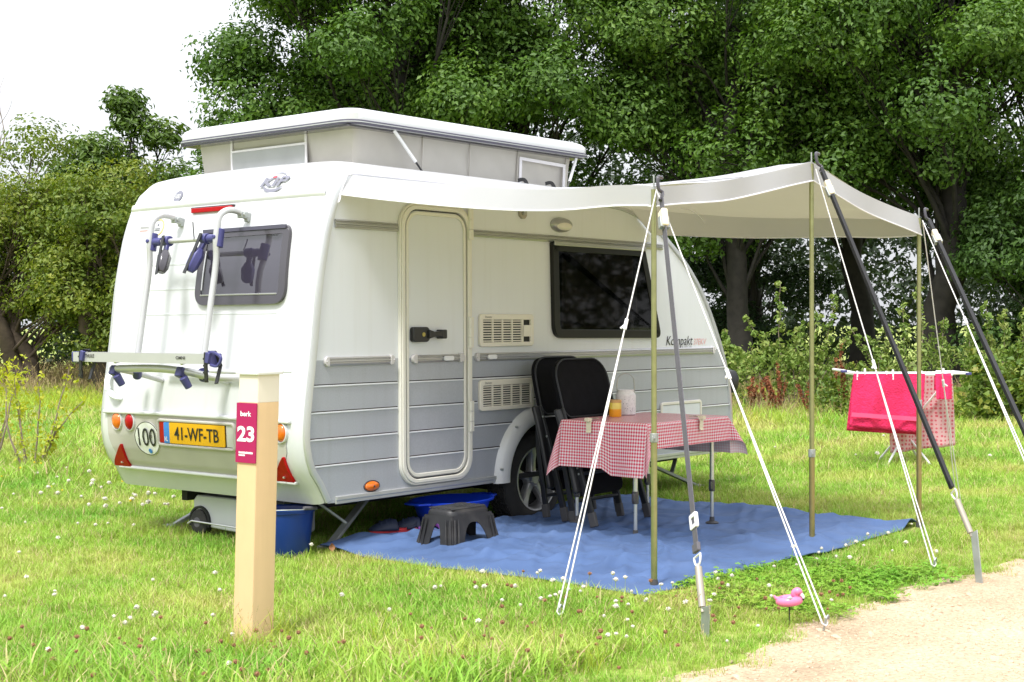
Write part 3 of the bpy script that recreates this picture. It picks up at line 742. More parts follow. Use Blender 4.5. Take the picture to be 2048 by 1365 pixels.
# bumper panel with lamps, plate and reflectors
BP = dense([(.19, .405), (1.60, .405), (1.66, .56), (1.665, .718), (1.2, .722), (.60, .722), (.10, .716), (.11, .56)], .05)
sheet(BP, .004, 'bumper_panel', M['beige'], van)
mb = MB(); mb.tube([(rear_x(y, .732) - .010, y, .728 - .006 * ((y - .88) / .8) ** 2) for y in np.linspace(.07, WID - .07, 24)], .1, flat=(.026, .020, (0, 0, 1))); mb.build('bumper_ledge', M['white'], van, bevel=.006)
mb = MB(); mb.tube([(rear_x(y, .39) - .012, y, .395) for y in np.linspace(.11, WID - .11, 24)], .1, flat=(.03, .022, (0, 0, 1))); mb.build('bumper_lip', M['white'], van, bevel=.008)
def lamp(y, z, r, m, name):
    ex = .006; c = (rear_x(y, z) - ex, y, z)
    mb = MB(); mb.lathe([(.0001, -.022), (r * .6, -.019), (r * .9, -.010), (r, .004)], c, 'X', 28, sy=1.28); o = mb.build(name, m, van)
    q = MB(); q.lathe([(r * 1.0, -.002), (r * 1.04, -.012), (r * 1.16, -.008), (r * 1.2, .008)], c, 'X', 28, sy=1.24); q.build('lamp_rim', M['beige'], o)
    return o
def lamp2(y, z, ry, rz, m, name):
    c = rear_x(y, z) - .006; mb = MB(); rs = []
    for f_, d_ in ((.001, .022), (.5, .020), (.8, .014), (.95, .006), (1.0, -.006)):
        rs.append([(c - d_, y + ry * f_ * math.cos(t), z + rz * f_ * math.sin(t)) for t in np.linspace(0, 2 * math.pi, 28, endpoint=False)])
    mb.rings(rs, False); o = mb.build(name, m, van)
    q = MB(); rs = []
    for f_, d_ in ((1.0, .001), (1.06, .010), (1.16, .008), (1.22, -.01)):
        rs.append([(c - d_, y + ry * f_ * math.cos(t), z + rz * f_ * math.sin(t)) for t in np.linspace(0, 2 * math.pi, 28, endpoint=False)])
    q.rings(rs, False); q.build('lamp_rim', M['white'], o); return o
lamp2(1.563, .671, .042, .047, M['orange'], 'tail_lamp'); lamp2(1.440, .671, .040, .046, M['red'], 'tail_lamp')
lamp2(.140, .664, .042, .047, M['orange'], 'tail_lamp'); lamp2(.262, .664, .040, .046, M['red'], 'tail_lamp')
for P in ([(1.532, .545), (1.690, .398), (1.528, .398)], [(.128, .545), (.272, .398), (.112, .398)]):
    Pd = dense(roundpoly(P, .008, 3), .03); mb = MB(); mb.prism(Pd, -.002, .016, fr_(.004)); tr_ = mb.build('triangle_reflector', M['red'], van, smooth=20, bevel=.003)
    cy = sum(p[0] for p in P) / 3; mb = MB(); mb.lathe([(.0001, -.026), (.006, -.025), (.006, -.015)], (rear_x(cy, .42) - .004, cy, .425), 'X', 8); mb.build('screw', M['alu'], tr_)
# number plate recess
fp = lambda u, v, w: (-.046 - w + (v - .62) * -.05, u, v)
RC = rrect(.495, .545, 1.175, .702, .03); mb = MB(); mb.frame(RC, inset(RC, .018), -.004, .018, fp); rc = mb.build('plate_recess', M['beige'], van, smooth=40, bevel=.006)
mb = MB(); mb.prism(inset(RC, .015), -.003, .0015, fp); mb.build('recess_back', M['dark'], rc, smooth=0)
mb = MB(); mb.prism(rrect(1.09, .565, 1.155, .690, .006), 0, .012, fp); mb.build('plate_lamp', M['red'], rc, bevel=.003)
mb = MB(); mb.prism(rrect(.515, .565, .575, .690, .006), 0, .010, fp); mb.build('plate_lamp', M['clear'], rc, bevel=.003)
mb = MB(); mb.prism(rrect(.578, .566, 1.055, .682, .006), .013, .019, fp); pl_ = mb.build('number_plate', M['plate'], van, smooth=0)
mb = MB(); mb.prism(rrect(1.0555, .566, 1.105, .682, .006), .013, .019, fp); mb.build('country_strip', M['blueplate'], pl_, smooth=0)
lettering('lettering', '41-WF-TB', (-.0665, .816, .624), (0, -1, 0), (-.05, 0, 1), width=.385, height=.074, material=M['ink'], parent=pl_, bold=.012)
lettering('lettering', 'NL', (-.0665, 1.080, .590), (0, -1, 0), (-.05, 0, 1), width=.03, height=.026, material=M['signink'], parent=pl_, bold=.02)
# speed disc
cx = rear_x(1.283, .58) - .006; mb = MB(); P = [(1.283 + .115 * math.cos(t), .58 + .098 * math.sin(t)) for t in np.linspace(0, 2 * math.pi, 40, endpoint=False)]
mb.prism(P, 0, .004, fr_(.006)); sdk = mb.build('speed_disc', M['disc'], van, smooth=0)
mb = MB(); mb.frame([(1.283 + .1145 * math.cos(t), .58 + .0975 * math.sin(t)) for t in np.linspace(0, 2 * math.pi, 40, endpoint=False)], [(1.283 + .110 * math.cos(t), .58 + .0935 * math.sin(t)) for t in np.linspace(0, 2 * math.pi, 40, endpoint=False)], .003, .0052, fr_(.006)); mb.build('disc_rim', M['smoke'], sdk, smooth=0)
cf = lambda p: np.array([rear_x(p[1], p[2]) - .0125, p[1], p[2]])
lettering('lettering', '100', (cx, 1.283, .588), (0, -1, 0), (0, 0, 1), width=.165, height=.105, material=M['ink'], parent=sdk, conform=cf, depth=0, bold=.004)
mb = MB(); mb.prism([(1.268 + .016 * math.cos(t), .508 + .014 * math.sin(t)) for t in np.linspace(0, 2 * math.pi, 16, endpoint=False)], 0, .001, lambda u, v, w: (rear_x(u, v) - .0125 - w, u, v)); mb.build('hologram', M['blueplate'], sdk, smooth=0)
# grab handle, stickers
mb = MB(); mb.tube(smooth_path([(rear_x(1.648, .955) + .004, 1.648, .955), (rear_x(1.645, .93) - .035, 1.645, .92), (rear_x(1.62, .86) - .042, 1.625, .86), (rear_x(1.57, .815) - .03, 1.575, .815), (rear_x(1.535, .808) + .004, 1.535, .806)], 6), .1, flat=(.016, .034, (0, .7, .7))); mb.build('grab_handle', M['sidewhite'], van, bevel=.005)
mb = MB(); mb.frame([(1.392 + .058 * math.cos(t), 1.80 + .050 * math.sin(t)) for t in np.linspace(0, 2 * math.pi, 32, endpoint=False)], [(1.392 + .050 * math.cos(t), 1.80 + .043 * math.sin(t)) for t in np.linspace(0, 2 * math.pi, 32, endpoint=False)], 0, .002, fr_(.001)); st = mb.build('round_sticker', M['yellowring'], van, smooth=0)
cf2 = lambda p: np.array([rear_x(p[1], p[2]) - .003, p[1], p[2]])
mb = MB(); mb.prism([(1.392 + .008 * math.cos(t), 1.815 + .007 * math.sin(t)) for t in np.linspace(0, 2 * math.pi, 10, endpoint=False)], 0, .002, fr_(.001)); mb.build('sticker_mark', M['inkgrey'], st, smooth=0)
for z_ in (1.792, 1.782):
    mb = MB(); mb.tube([(rear_x(y, z_) - .002, y, z_) for y in (1.370, 1.414)], .1, flat=(.002, .005, (0, 0, 1))); mb.build('sticker_line', M['inkgrey'], st)
mb = MB(); mb.tube([(rear_x(y, 1.803) - .001, y, 1.803) for y in (1.487, 1.563)], .1, flat=(.002, .014, (0, 0, 1))); mb.build('sticker_line', M['inksilver'], van)
mb = MB(); mb.tube([(rear_x(y, 1.785) - .001, y, 1.785) for y in (1.487, 1.563)], .1, flat=(.002, .008, (0, 0, 1))); mb.build('sticker_line', M['inkpink'], van)
# writing on the brow
cf3 = lambda p: np.array([rear_x(p[1], p[2], .002) - .009, p[1], p[2]])
lettering('lettering', 'KIP PREPARED TOWING', (0, 1.465, 1.972), (0, -1, 0), (0, 0, 1), width=.30, height=.022, material=M['inksilver'], parent=van, conform=cf3, depth=0)
mb = MB(); mb.prism([(1.275 + .036 * math.cos(t), 1.978 + .034 * math.sin(t)) for t in np.linspace(0, 2 * math.pi, 24, endpoint=False)], 0, .004, fr_(.003)); bd = mb.build('round_badge', M['inkgrey'], van, smooth=0)
lettering('lettering', '100', (0, 1.275, 1.978), (0, -1, 0), (0, 0, 1), width=.045, height=.026, material=M['disc'], parent=bd, conform=lambda p: np.array([rear_x(p[1], p[2]) - .009, p[1], p[2]]), depth=0)
lg = lettering('lettering', 'KiP', (0, .450, 2.012), (0, -1, 0), (0, 0, 1), width=.225, height=.056, material=M['inkgrey'], parent=van, conform=cf3, depth=0, shear=.22, bold=.035)
for sgn, a0, a1, w0 in ((1, 35, 150, .004), (-1, 195, 335, .012)):
    mb = MB(); rs = []
    for t in np.linspace(a0, a1, 22):
        w_ = w0 * math.sin(math.pi * (t - a0) / (a1 - a0)) + .0008; c_, s_ = math.cos(math.radians(t)), math.sin(math.radians(t))
        rs.append([(rear_x(.450 - q * .088 * c_, 2.010 + q * .052 * s_, .002) - .007, .450 - q * .088 * c_, 2.010 + q * .052 * s_) for q in (1 - w_ / .07, 1 + w_ / .07)])
    mb.rings(rs, False, cyc=False); mb.build('logo_arc', M['inkgrey'], lg, smooth=0)
mb = MB(); mb.prism([(.462 + .016 * math.cos(t), 2.038 + .006 * math.sin(t)) for t in np.linspace(0, 2 * math.pi, 12, endpoint=False)], 0, .0035, fr_(.010)); mb.build('logo_dot', M['inkred'], lg, smooth=0)
# corner steadies
def steady(a, b_, c_):
    mb = MB(); mb.tube([a, b_], .1, flat=(.045, .022, (0, 0, 1))); mb.tube([((a[0] + b_[0]) / 2 + .22 * (1 if b_[0] < a[0] else -1) * 0 + c_[0], c_[1], c_[2]), ((a[0] * .45 + b_[0] * .55), (a[1] * .45 + b_[1] * .55), (a[2] * .45 + b_[2] * .55))], .1, flat=(.03, .016, (0, 0, 1)))
    mb.box((b_[0], b_[1], b_[2]), (.09, .09, .018)); return mb.build('corner_steady', M['galv'], van, smooth=0, bevel=.004)
steady((.78, .34, .24), (.34, .20, .015), (-.18, .34, .25)); steady((.78, 1.42, .24), (.34, 1.56, .015), (-.18, 1.42, .25)); steady((3.55, .34, .24), (4.10, .20, .015), (.22, .34, .25))

# ---- raised roof
def lid_pt(u, v):
    return None
LX0, LX1, LY0, LY1 = .43, 2.66, .10, 1.64
mb = MB(); O1 = rrect(LX0, LY0, LX1, LY1, .10, 8)
levels = [(0.012, 2.326), (0.0, 2.331), (0.0, 2.349), (.006, 2.353), (.004, 2.388), (.022, 2.408), (.06, 2.424), (.16, 2.438), (.34, 2.448)]
rs = []
for d_, z in levels:
    rs.append([(x, y, z) for x, y in rrect(LX0 + d_, LY0 + d_, LX1 - d_, LY1 - d_, max(.10 - d_ * .2, .03), 8)])
mb.rings(rs[3:], False); n = len(rs[0]); mb.add(rs[-1], [tuple(range(n))]); mb.add(rs[0], [tuple(range(n))])
lid = mb.build('pop_top_roof', M['white'], van, smooth=50)
mb = MB(); mb.rings(rs[:4], False); mb.build('roof_seal', M['navyseal'], lid, smooth=50)
q1 = rrect(LX0 - .0025, LY0 - .0025, LX1 + .0025, LY1 + .0025, .1025, 8)
mb = MB(); mb.rings([[(x, y, z) for x, y in q1] for z in (2.337, 2.343)], False); mb.build('seal_line', M['trim'], lid)
mb = MB(); mb.box(((LX0 + LX1) / 2 - .02, (LY0 + LY1) / 2, 2.320), (LX1 - LX0 - .08, LY1 - LY0 - .08, .010)); mb.build('roof_underside', M['smoke'], lid, smooth=0)
# canvas bellows
C0 = rrect(.555, .205, 2.545, 1.545, .05, 6)
def bell(P, dz=0):
    out = []
    Pd = dense(P, .035); cx_, cy_ = 1.55, .88
    for k in range(13):
        v = k / 12; z = 2.02 + v * .305
        row = []
        for x, y in Pd:
            bul = .018 * math.sin(math.pi * v) + .006 * math.sin(x * 23 + v * 5) * math.sin(math.pi * v) + .005 * math.sin(y * 19 + v * 3) * math.sin(math.pi * v)
            sx_ = 1 + .02 * v; dx, dy = x - cx_, y - cy_; ln = math.hypot(dx, dy)
            nx_, ny_ = (math.copysign(1, dx), 0) if abs(dx) / 1.0 > abs(dy) / .67 + .0 else (0, math.copysign(1, dy))
            row.append((cx_ + dx * sx_ - nx_ * bul, cy_ + dy * sx_ - ny_ * bul, z))
        out.append(row)
    return out
mb = MB(); mb.rings(bell(C0), False); cv = mb.build('pop_top_canvas', M['canvas'], van, smooth=60)
def cpanel(pts, name, m, par, nrm_, off):
    mb = MB(); a, b_, c_, d_ = [Vector(p) for p in pts]; o = Vector(nrm_) * off
    mb.grid(lambda u, v: tuple((a * (1 - u) + b_ * u) * (1 - v) + (d_ * (1 - u) + c_ * u) * v + o), 8, 4); return mb.build(name, m, par, smooth=60)
gz = cpanel([(.545, 1.215, 2.10), (.545, .585, 2.10), (.532, .585, 2.255), (.532, 1.215, 2.255)], 'canvas_window', M['window_mesh'], cv, (-1, 0, 0), .004)
def seam(pts, par, w=.014):
    mb = MB(); mb.tube(pts, .1, flat=(w, .004, (0, 0, 1)) if abs(Vector(pts[-1]).z - Vector(pts[0]).z) < .02 else (w, .004, (1, 0, 0))); return mb.build('seam', M['canvas'], par)
for y in (1.225, .575): mb = MB(); mb.tube([(.539, y, 2.05), (.532, y, 2.315)], .1, flat=(.006, .016, (0, 1, 0))); mb.build('seam', M['piping'], cv)
mb = MB(); mb.tube([(.530, .575, 2.262), (.530, 1.225, 2.262)], .1, flat=(.006, .012, (0, 0, 1))); mb.build('seam', M['piping'], cv)
for x in (1.10, 1.52, 1.98, 2.48):
    mb = MB(); mb.tube([(x, .203, 2.05), (x, .188, 2.315)], .1, flat=(.006, .007, (1, 0, 0))); mb.build('seam', M['canvas'], cv)
W2 = [(1.99, 2.10), (2.47, 2.095), (2.47, 2.275), (1.99, 2.285)]
mb = MB(); mb.frame([(x, z) for x, z in W2], [(2.015, 2.118), (2.445, 2.115), (2.445, 2.255), (2.015, 2.265)], 0, .004, lambda u, v, w: (u, .198 - w - (v - 2.05) * .05, v)); mb.build('canvas_flap', M['piping'], cv, smooth=0)
def strut(a, b_):
    A_, B_ = Vector(a), Vector(b_); mb = MB(); mb.tube([a, tuple(A_.lerp(B_, .62))], .010, 12); s_ = mb.build('gas_strut', M['whiteplastic'], van)
    mb = MB(); mb.tube([tuple(A_.lerp(B_, .61)), b_], .006, 8); mb.build('piston_rod', M['black'], s_)
strut((.80, .135, 2.325), (1.07, .12, 2.06)); strut((2.52, .135, 2.315), (2.38, .12, 2.06))
for x in (1.96, 2.24):
    mb = MB(); mb.tube(smooth_path([(x - .03, .15, 2.128), (x, .13, 2.135), (x + .02, .12, 2.11), (x + .035, .115, 2.05)], 5), .1, flat=(.022, .008, (.3, 1, .3))); mb.build('roof_strap', M['black'], van)

# ---- bicycle carrier on the rear wall
mb = MB(); YA, YB = .585, 1.165
for y in (YA, YB):
    xr = rear_x(y, 1.817)
    mb.tube(smooth_path([(xr - .02, y, 1.817), (xr - .08, y, 1.845), (xr - .15, y, 1.848), (xr - .205, y, 1.815), (xr - .222, y, 1.75), (xr - .232, y, 1.68), (-.110, y, 1.56), (-.150, y, 1.32), (-.190, y, 1.08), (-.20, y, 1.02)], 6), .0175, 12)
mb.tube([(-.087, YA, 1.695), (-.087, YB, 1.695)], .0145, 12)
mb.tube(smooth_path([(-.12, 1.28, .975), (-.22, 1.27, .98), (-.31, 1.23, .986), (-.345, 1.12, .99), (-.35, .80, .997), (-.33, .58, .985), (-.25, .45, .955), (-.10, .40, .945)], 6), .021, 12)
for y in (YA, YB):
    mb.tube([(-.03, y, .915), (-.20, y, .96), (-.345, y, .99)], .015, 10)
    mb.tube([(-.20, y - .02, 1.06), (-.36, y - .02, 1.03)], .013, 8)
mb.tube([(-.062, .42, .972), (-.062, 1.10, .978)], .016, 10)
rack = mb.build('bicycle_carrier', M['rackalu'], van, smooth=50)
for y in (YA, YB):
    mb = MB(); xr = rear_x(y, 1.817); mb.box((xr - .012, y, 1.817), (.03, .028, .05)); mb.tube([(xr - .05, y - .028, 1.83), (xr - .05, y + .028, 1.83)], .012, 10); mb.box((xr - .045, y, 1.828), (.05, .04, .034)); mb.build('mount_bracket', M['galv'], rack, bevel=.004)
    mb = MB(); mb.tube([(-.082, y, 1.745), (-.096, y, 1.645)], .027, 14); sg = -1 if y == YB else 1
    mb.tube([(-.087, y, 1.695), (-.087, y + sg * .085, 1.695)], .024, 12); mb.tube([(-.118, y, 1.70), (-.13, y, 1.70)], .012, 8); mb.build('tube_joint', M['navy'], rack, bevel=.003)
    mb = MB(); mb.tube([(-.215, y - .02, .985), (-.19, y + .01, .935)], [.030, .024], 12); mb.box((-.345, y, .978), (.045, .05, .055), Euler((0, .4, 0))); mb.box((-.205, y, 1.05), (.05, .055, .03)); mb.build('platform_joint', M['navy'], rack, bevel=.008)
    mb = MB(); mb.tube([(-.37, y - .05, .955), (-.34, y - .06, .90)], [.024, .020], 10); mb.build('arm_cap', M['navy'], rack, bevel=.004)
def clamp(y, tilt, turn):
    z = 1.695; mb = MB(); mb.tube([(-.087, y - .022, z), (-.087, y + .022, z)], .030, 14)
    d_ = Vector((-.45, turn, -1)).normalized()
    p = Vector((-.087, y, z)); mb.tube([tuple(p), tuple(p + d_ * .08)], .1, flat=(.03, .02, (1, 0, 0))); c_ = mb.build('frame_clamp', M['navy'], rack, bevel=.004)
    mb = MB(); mb.tube([tuple(p + d_ * .06), tuple(p + d_ * .10), tuple(p + d_ * .17), tuple(p + d_ * .20)], [.020, .040, .036, .022], 6); mb.build('clamp_jaw', M['navy'] if turn > 0 else M['smoke'], c_, bevel=.004)
    mb = MB(); mb.tube([tuple(p + Vector((-.03, 0, .03))), tuple(p + d_ * .10 + Vector((-.035, 0, 0))), tuple(p + d_ * .21 + Vector((-.03, 0, 0)))], .1, flat=(.022, .005, (1, 0, 0))); mb.build('clamp_strap', M['black'], c_)
clamp(1.03, 0, -.25); clamp(.70, 0, .22)
mb = MB(); mb.tube([(-.10, .78, 1.69), (-.105, .785, 1.79)], .0035, 6); mb.build('strap_tail', M['smoke'], rack)
pr = [(-.034, -.025), (-.034, .028), (-.030, .028), (-.028, -.018), (.028, -.018), (.030, .028), (.034, .028), (.034, -.025)]
mb = MB(); mb.rings([[(-.375 + a, y, 1.052 + c_) for a, c_ in pr] for y in (.27, 1.465)], True); wr = mb.build('wheel_rail', M['rackalu'], rack, smooth=20)
for y in (1.47, .265): mb = MB(); mb.box((-.375, y, 1.052), (.074, .014, .060)); mb.build('rail_end_cap', M['navy'], wr, bevel=.006)
def wstrap(y, big):
    mb = MB()
    mb.tube([(-.413, y, 1.088), (-.415, y, 1.05), (-.413, y, .985), (-.41, y, .935)], .1, flat=(.024, .007, (1, 0, 0)))
    mb.tube([(-.413, y - .02, 1.085), (-.385, y - .035, 1.09), (-.36, y - .05, 1.02), (-.40, y - .065, .93)], .1, flat=(.024, .007, (1, 0, 0)))
    for k in range(4): mb.box((-.418, y, .95 + .035 * k), (.006, .030, .010))
    s_ = mb.build('wheel_strap', M['black'], wr)
    mb = MB(); mb.box((-.415, y - .02, 1.060), (.02, .03, .055), Euler((.2, 0, 0)))
    if big:
        mb.tube(smooth_path([(-.41, y - .02, 1.09), (-.41, y - .07, 1.085), (-.41, y - .115, 1.060), (-.41, y - .085, 1.02), (-.41, y - .03, 1.025)], 5), .1, flat=(.014, .012, (1, 0, 0)))
    mb.build('strap_buckle', M['navy'], s_, bevel=.003)
wstrap(1.385, False); wstrap(.295, True)
lettering('lettering', 'THULE', (-.4105, 1.305, 1.060), (0, -1, 0), (0, 0, 1), width=.085, height=.020, material=M['smoke'], parent=wr, bold=.02)
lettering('lettering', 'OMNI', (-.4105, .505, 1.058), (0, -1, 0), (0, 0, 1), width=.075, height=.017, material=M['smoke'], parent=wr, bold=.02)
# ------------------------------------------------------------------ ground, path
def rect_path_edge(x):      # inner edge of the gravel in the caravan frame, y as a function of x
    return -2.80 + .05 * math.sin(x * 2.1) + .035 * math.sin(x * 5.3 + 1) + .02 * math.sin(x * 13)
def dirtmat(name, cols, scale, bump):
    m = bpy.data.materials.new(name); m.use_nodes = True; n = m.node_tree; l = n.links.new; b = n.nodes['Principled BSDF']; b.inputs['Roughness'].default_value = .95
    g = n.nodes.new('ShaderNodeNewGeometry'); z = n.nodes.new('ShaderNodeTexNoise'); z.inputs['Scale'].default_value = scale; z.inputs['Detail'].default_value = 9; z.inputs['Roughness'].default_value = .65
    l(g.outputs['Position'], z.inputs['Vector']); r = n.nodes.new('ShaderNodeValToRGB'); e = r.color_ramp.elements
    while len(e) < len(cols): e.new(.5)
    for i, c in enumerate(cols): e[i].position = .28 + .44 * i / (len(cols) - 1); e[i].color = (*c, 1)
    l(z.outputs['Fac'], r.inputs[0])
    z2 = n.nodes.new('ShaderNodeTexNoise'); z2.inputs['Scale'].default_value = scale * 45; z2.inputs['Detail'].default_value = 4
    l(g.outputs['Position'], z2.inputs['Vector']); mr = n.nodes.new('ShaderNodeMapRange'); mr.inputs[1].default_value = .3; mr.inputs[2].default_value = .7; mr.inputs[3].default_value = .72; mr.inputs[4].default_value = 1.18
    l(z2.outputs['Fac'], mr.inputs[0]); h = n.nodes.new('ShaderNodeHueSaturation'); l(mr.outputs[0], h.inputs['Value']); l(r.outputs[0], h.inputs['Color']); l(h.outputs[0], b.inputs['Base Color'])
    bp = n.nodes.new('ShaderNodeBump'); bp.inputs['Strength'].default_value = bump; bp.inputs['Distance'].default_value = .01; l(z2.outputs['Fac'], bp.inputs['Height']); l(bp.outputs[0], b.inputs['Normal'])
    return m
M['soil'] = dirtmat('grassy_soil', [(.17, .22, .04), (.24, .31, .05), (.30, .34, .07), (.32, .30, .10)], .9, .5)
M['gravel'] = dirtmat('sandy_gravel', [(.32, .235, .15), (.46, .345, .225), (.53, .405, .275), (.61, .485, .35)], 1.3, 1.0)
mb = MB(); mb.grid(lambda u, v: (-450 + 900 * u, -60 + 960 * v, 0.0), 30, 30); g_ = mb.build('ground', M['soil'], None, smooth=0); g_['kind'] = 'structure'
mb = MB(); xs_ = np.linspace(-9, 16, 400); mb.rings([[tuple(L2W((x, rect_path_edge(x), .004))), tuple(L2W((x, -5.5, .004))), tuple(L2W((x, -9, .004)))] for x in xs_], caps=False, cyc=False)
p_ = mb.build('gravel_path', M['gravel'], None, smooth=0); p_['kind'] = 'structure'

# ------------------------------------------------------------------ groundsheet
MX0, MX1, MY0, MY1 = .255, 3.14, -1.985, .17
CREASES = [(R.uniform(-16, 16), R.uniform(-22, 22), R.uniform(0, 6), R.uniform(.8, 2.6), R.uniform(.005, .012)) for _ in range(12)]
def mat_z(x, y):
    e = min(x - MX0, MX1 - x, y - MY0, MY1 - y)
    z = .026 + .010 * math.sin(x * 3.1 + y * 1.7) + .006 * math.sin(x * 7.3 - y * 4.1 + 1) + .004 * math.sin(y * 13 + x * 5) + .0025 * math.sin(x * 27 + 9 * y)
    for (cx, cy, s_, h) in ((1.35, .0, .30, .035), (2.75, -.1, .30, .03), (2.3, .05, .25, .025), (.5, .1, .2, .035), (3.0, -1.1, .2, .02), (1.0, -1.9, .25, .018), (.95, -.45, .5, .012)):
        z += h * math.exp(-((x - cx)**2 + (y - cy)**2) / s_**2)
    for (a_, b__, c_, w_, h_) in CREASES:
        q_ = math.sin(a_ * x + b__ * y + c_ + w_ * math.sin(2.1 * x - 1.3 * y + c_)); z += h_ * max(0, q_) ** 6 * min(1, max(0, e) / .25)
    if e < .06: z -= .012 * (1 - e / .06)
    for (px_, py_) in ((2.979, -2.031), (1.966, -1.863)):                        # lifted where the poles stand on the edge
        z += .05 * math.exp(-((x - px_ - .02)**2 + (y - py_ - .01)**2) / .10**2) * (1 if e < .2 else .4)
    return max(z, .012)
def mat_pt(u, v):
    x = MX0 + (MX1 - MX0) * u; y = MY0 + (MY1 - MY0) * v
    ex_ = x + .03 * math.sin(y * 3.3) * (1 - u) + (.035 * math.sin(y * 2.6 + 1) + .02 * math.sin(y * 6.5)) * u
    ey_ = y + (.035 * math.sin(x * 2.4 + .5) + .015 * math.sin(x * 6.1)) * (1 - v) + .03 * math.sin(x * 3.7) * v
    if v == 0 and False: pass
    return (ex_, ey_, mat_z(x, y))
mb = MB(); mb.grid(mat_pt, 260, 190)
gs = solo(mb, 'groundsheet', M['bluemat'], 'large crumpled blue groundsheet spread under the awning', 'groundsheet', (1.7, -.9, 0), smooth=80, solid=.006)

# ------------------------------------------------------------------ awning canopy
PA, PB, PC = np.array([.44, -1.86, 1.852]), np.array([1.966, -1.863, 2.098]), np.array([2.985, -2.03, 1.852])
WA, WC = np.array([.325, -.012, 2.026]), np.array([2.93, -.012, 2.005])
def front(u):
    t = .60
    if u < t: s_ = u / t; p = PA * (1 - s_) + PB * s_; p = p + np.array([0, .035 * math.sin(math.pi * s_), -.028 * math.sin(math.pi * s_)])
    else: s_ = (u - t) / (1 - t); p = PB * (1 - s_) + PC * s_; p = p + np.array([0, .025 * math.sin(math.pi * s_), -.018 * math.sin(math.pi * s_)])
    return p
def can(u, v):
    w = WA * (1 - u) + WC * u; f_ = front(u); p = w * (1 - v) + f_ * v
    p[2] += -.035 * math.sin(math.pi * v) * (1 - .4 * math.sin(math.pi * u)) + .004 * math.sin(u * 21 + v * 6) * math.sin(math.pi * v)
    p[0] += (.02 * math.sin(math.pi * v)) * (1 - 2 * u)
    for q_, k_ in ((PA, 0.0), (PB, 1.3), (PC, 2.1)):                 # creases running out from the pole tips
        dx_, dy_ = p[0] - q_[0], p[1] - q_[1]; d_ = math.hypot(dx_, dy_)
        if d_ > .02: p[2] += .015 * math.sin(9 * math.atan2(dy_, dx_) + k_) * math.exp(-((d_ - .22) / .22) ** 2)
    return p
canopy = thing('awning_canopy', 'off-white cloth sun canopy stretched from the caravan to three poles', 'awning', (1.7, -.9, 0))
mb = MB(); mb.grid(lambda u, v: tuple(can(u, v)), 60, 40); mb.build('roof_cloth', M['awning'], canopy, smooth=80)
def valance(top, bot, n, name):
    mb = MB(); mb.grid(lambda u, v: tuple(top(u) * (1 - v) + bot(u) * v + np.array([0, 0, -.003]) * math.sin(u * 30) * v), n, 5); o = mb.build('valance', M['awning'], canopy, smooth=80)
    mb = MB(); mb.tube([tuple(bot(k / n)) for k in range(n + 1)], .0042, 6); mb.build('hem_piping', M['piping'], o)
wob = lambda u, a, f_: a * math.sin(u * f_)
valance(lambda u: can(0, u), lambda u: can(0, u) + np.array([-.082 * (1 - u) ** 1.5 - .008 + .010 * math.sin(u * 9) * u, .004 * (1 - u), -.110 + .018 * u - .008 * math.sin(math.pi * u)]), 50, 'rear')
valance(lambda u: can(1, u), lambda u: can(1, u) + np.array([.26 * (1 - u) ** 2 + .006, .004 * (1 - u), -.165 * (1 - u) ** 2 - .108 * (1 - (1 - u) ** 2)]), 50, 'front end')
valance(lambda u: front(u) + np.array([0, -.002, 0]), lambda u: front(u) + np.array([0, -.016 + wob(u, .008, 25), -.108 + .018 * (1 - u) + wob(u, .004, 17)]), 70, 'front')
mb = MB(); mb.tube(smooth_path([(.222, -.008, 1.87), (.236, -.008, 1.91), (.275, -.008, 1.99), (.325, -.008, 2.03), (.6, -.008, 2.036), (1.6, -.008, 2.036), (2.6, -.008, 2.024), (2.93, -.008, 2.0), (3.2, -.008, 1.91), (3.34, -.008, 1.835)], 6), .007, 8); mb.build('keder_cord', M['piping'], canopy)
for u_ in (.335, .665):
    mb = MB(); mb.tube([tuple(can(u_, k / 20) + np.array([0, 0, .0015])) for k in range(21)], .1, flat=(.016, .003, (0, 0, 1))); mb.build('seam', M['awning'], canopy)
# a tie tape hanging under the cloth and a tab at the first corner
mb = MB(); mb.tube(smooth_path([tuple(can(.80, .30) + np.array([0, 0, -.004])), tuple(can(.86, .36) + np.array([0, 0, -.02])), tuple(can(.93, .33) + np.array([0, 0, -.03])), tuple(can(.985, .30) + np.array([.02, 0, -.06]))], 6), .0035, 5); mb.build('tie_tape', M['piping'], canopy)
mb = MB(); mb.tube([(.238, -.016, 1.912), (.232, -.018, 1.892), (.226, -.016, 1.875)], .0035, 6); mb.build('corner_tie', M['piping'], canopy)

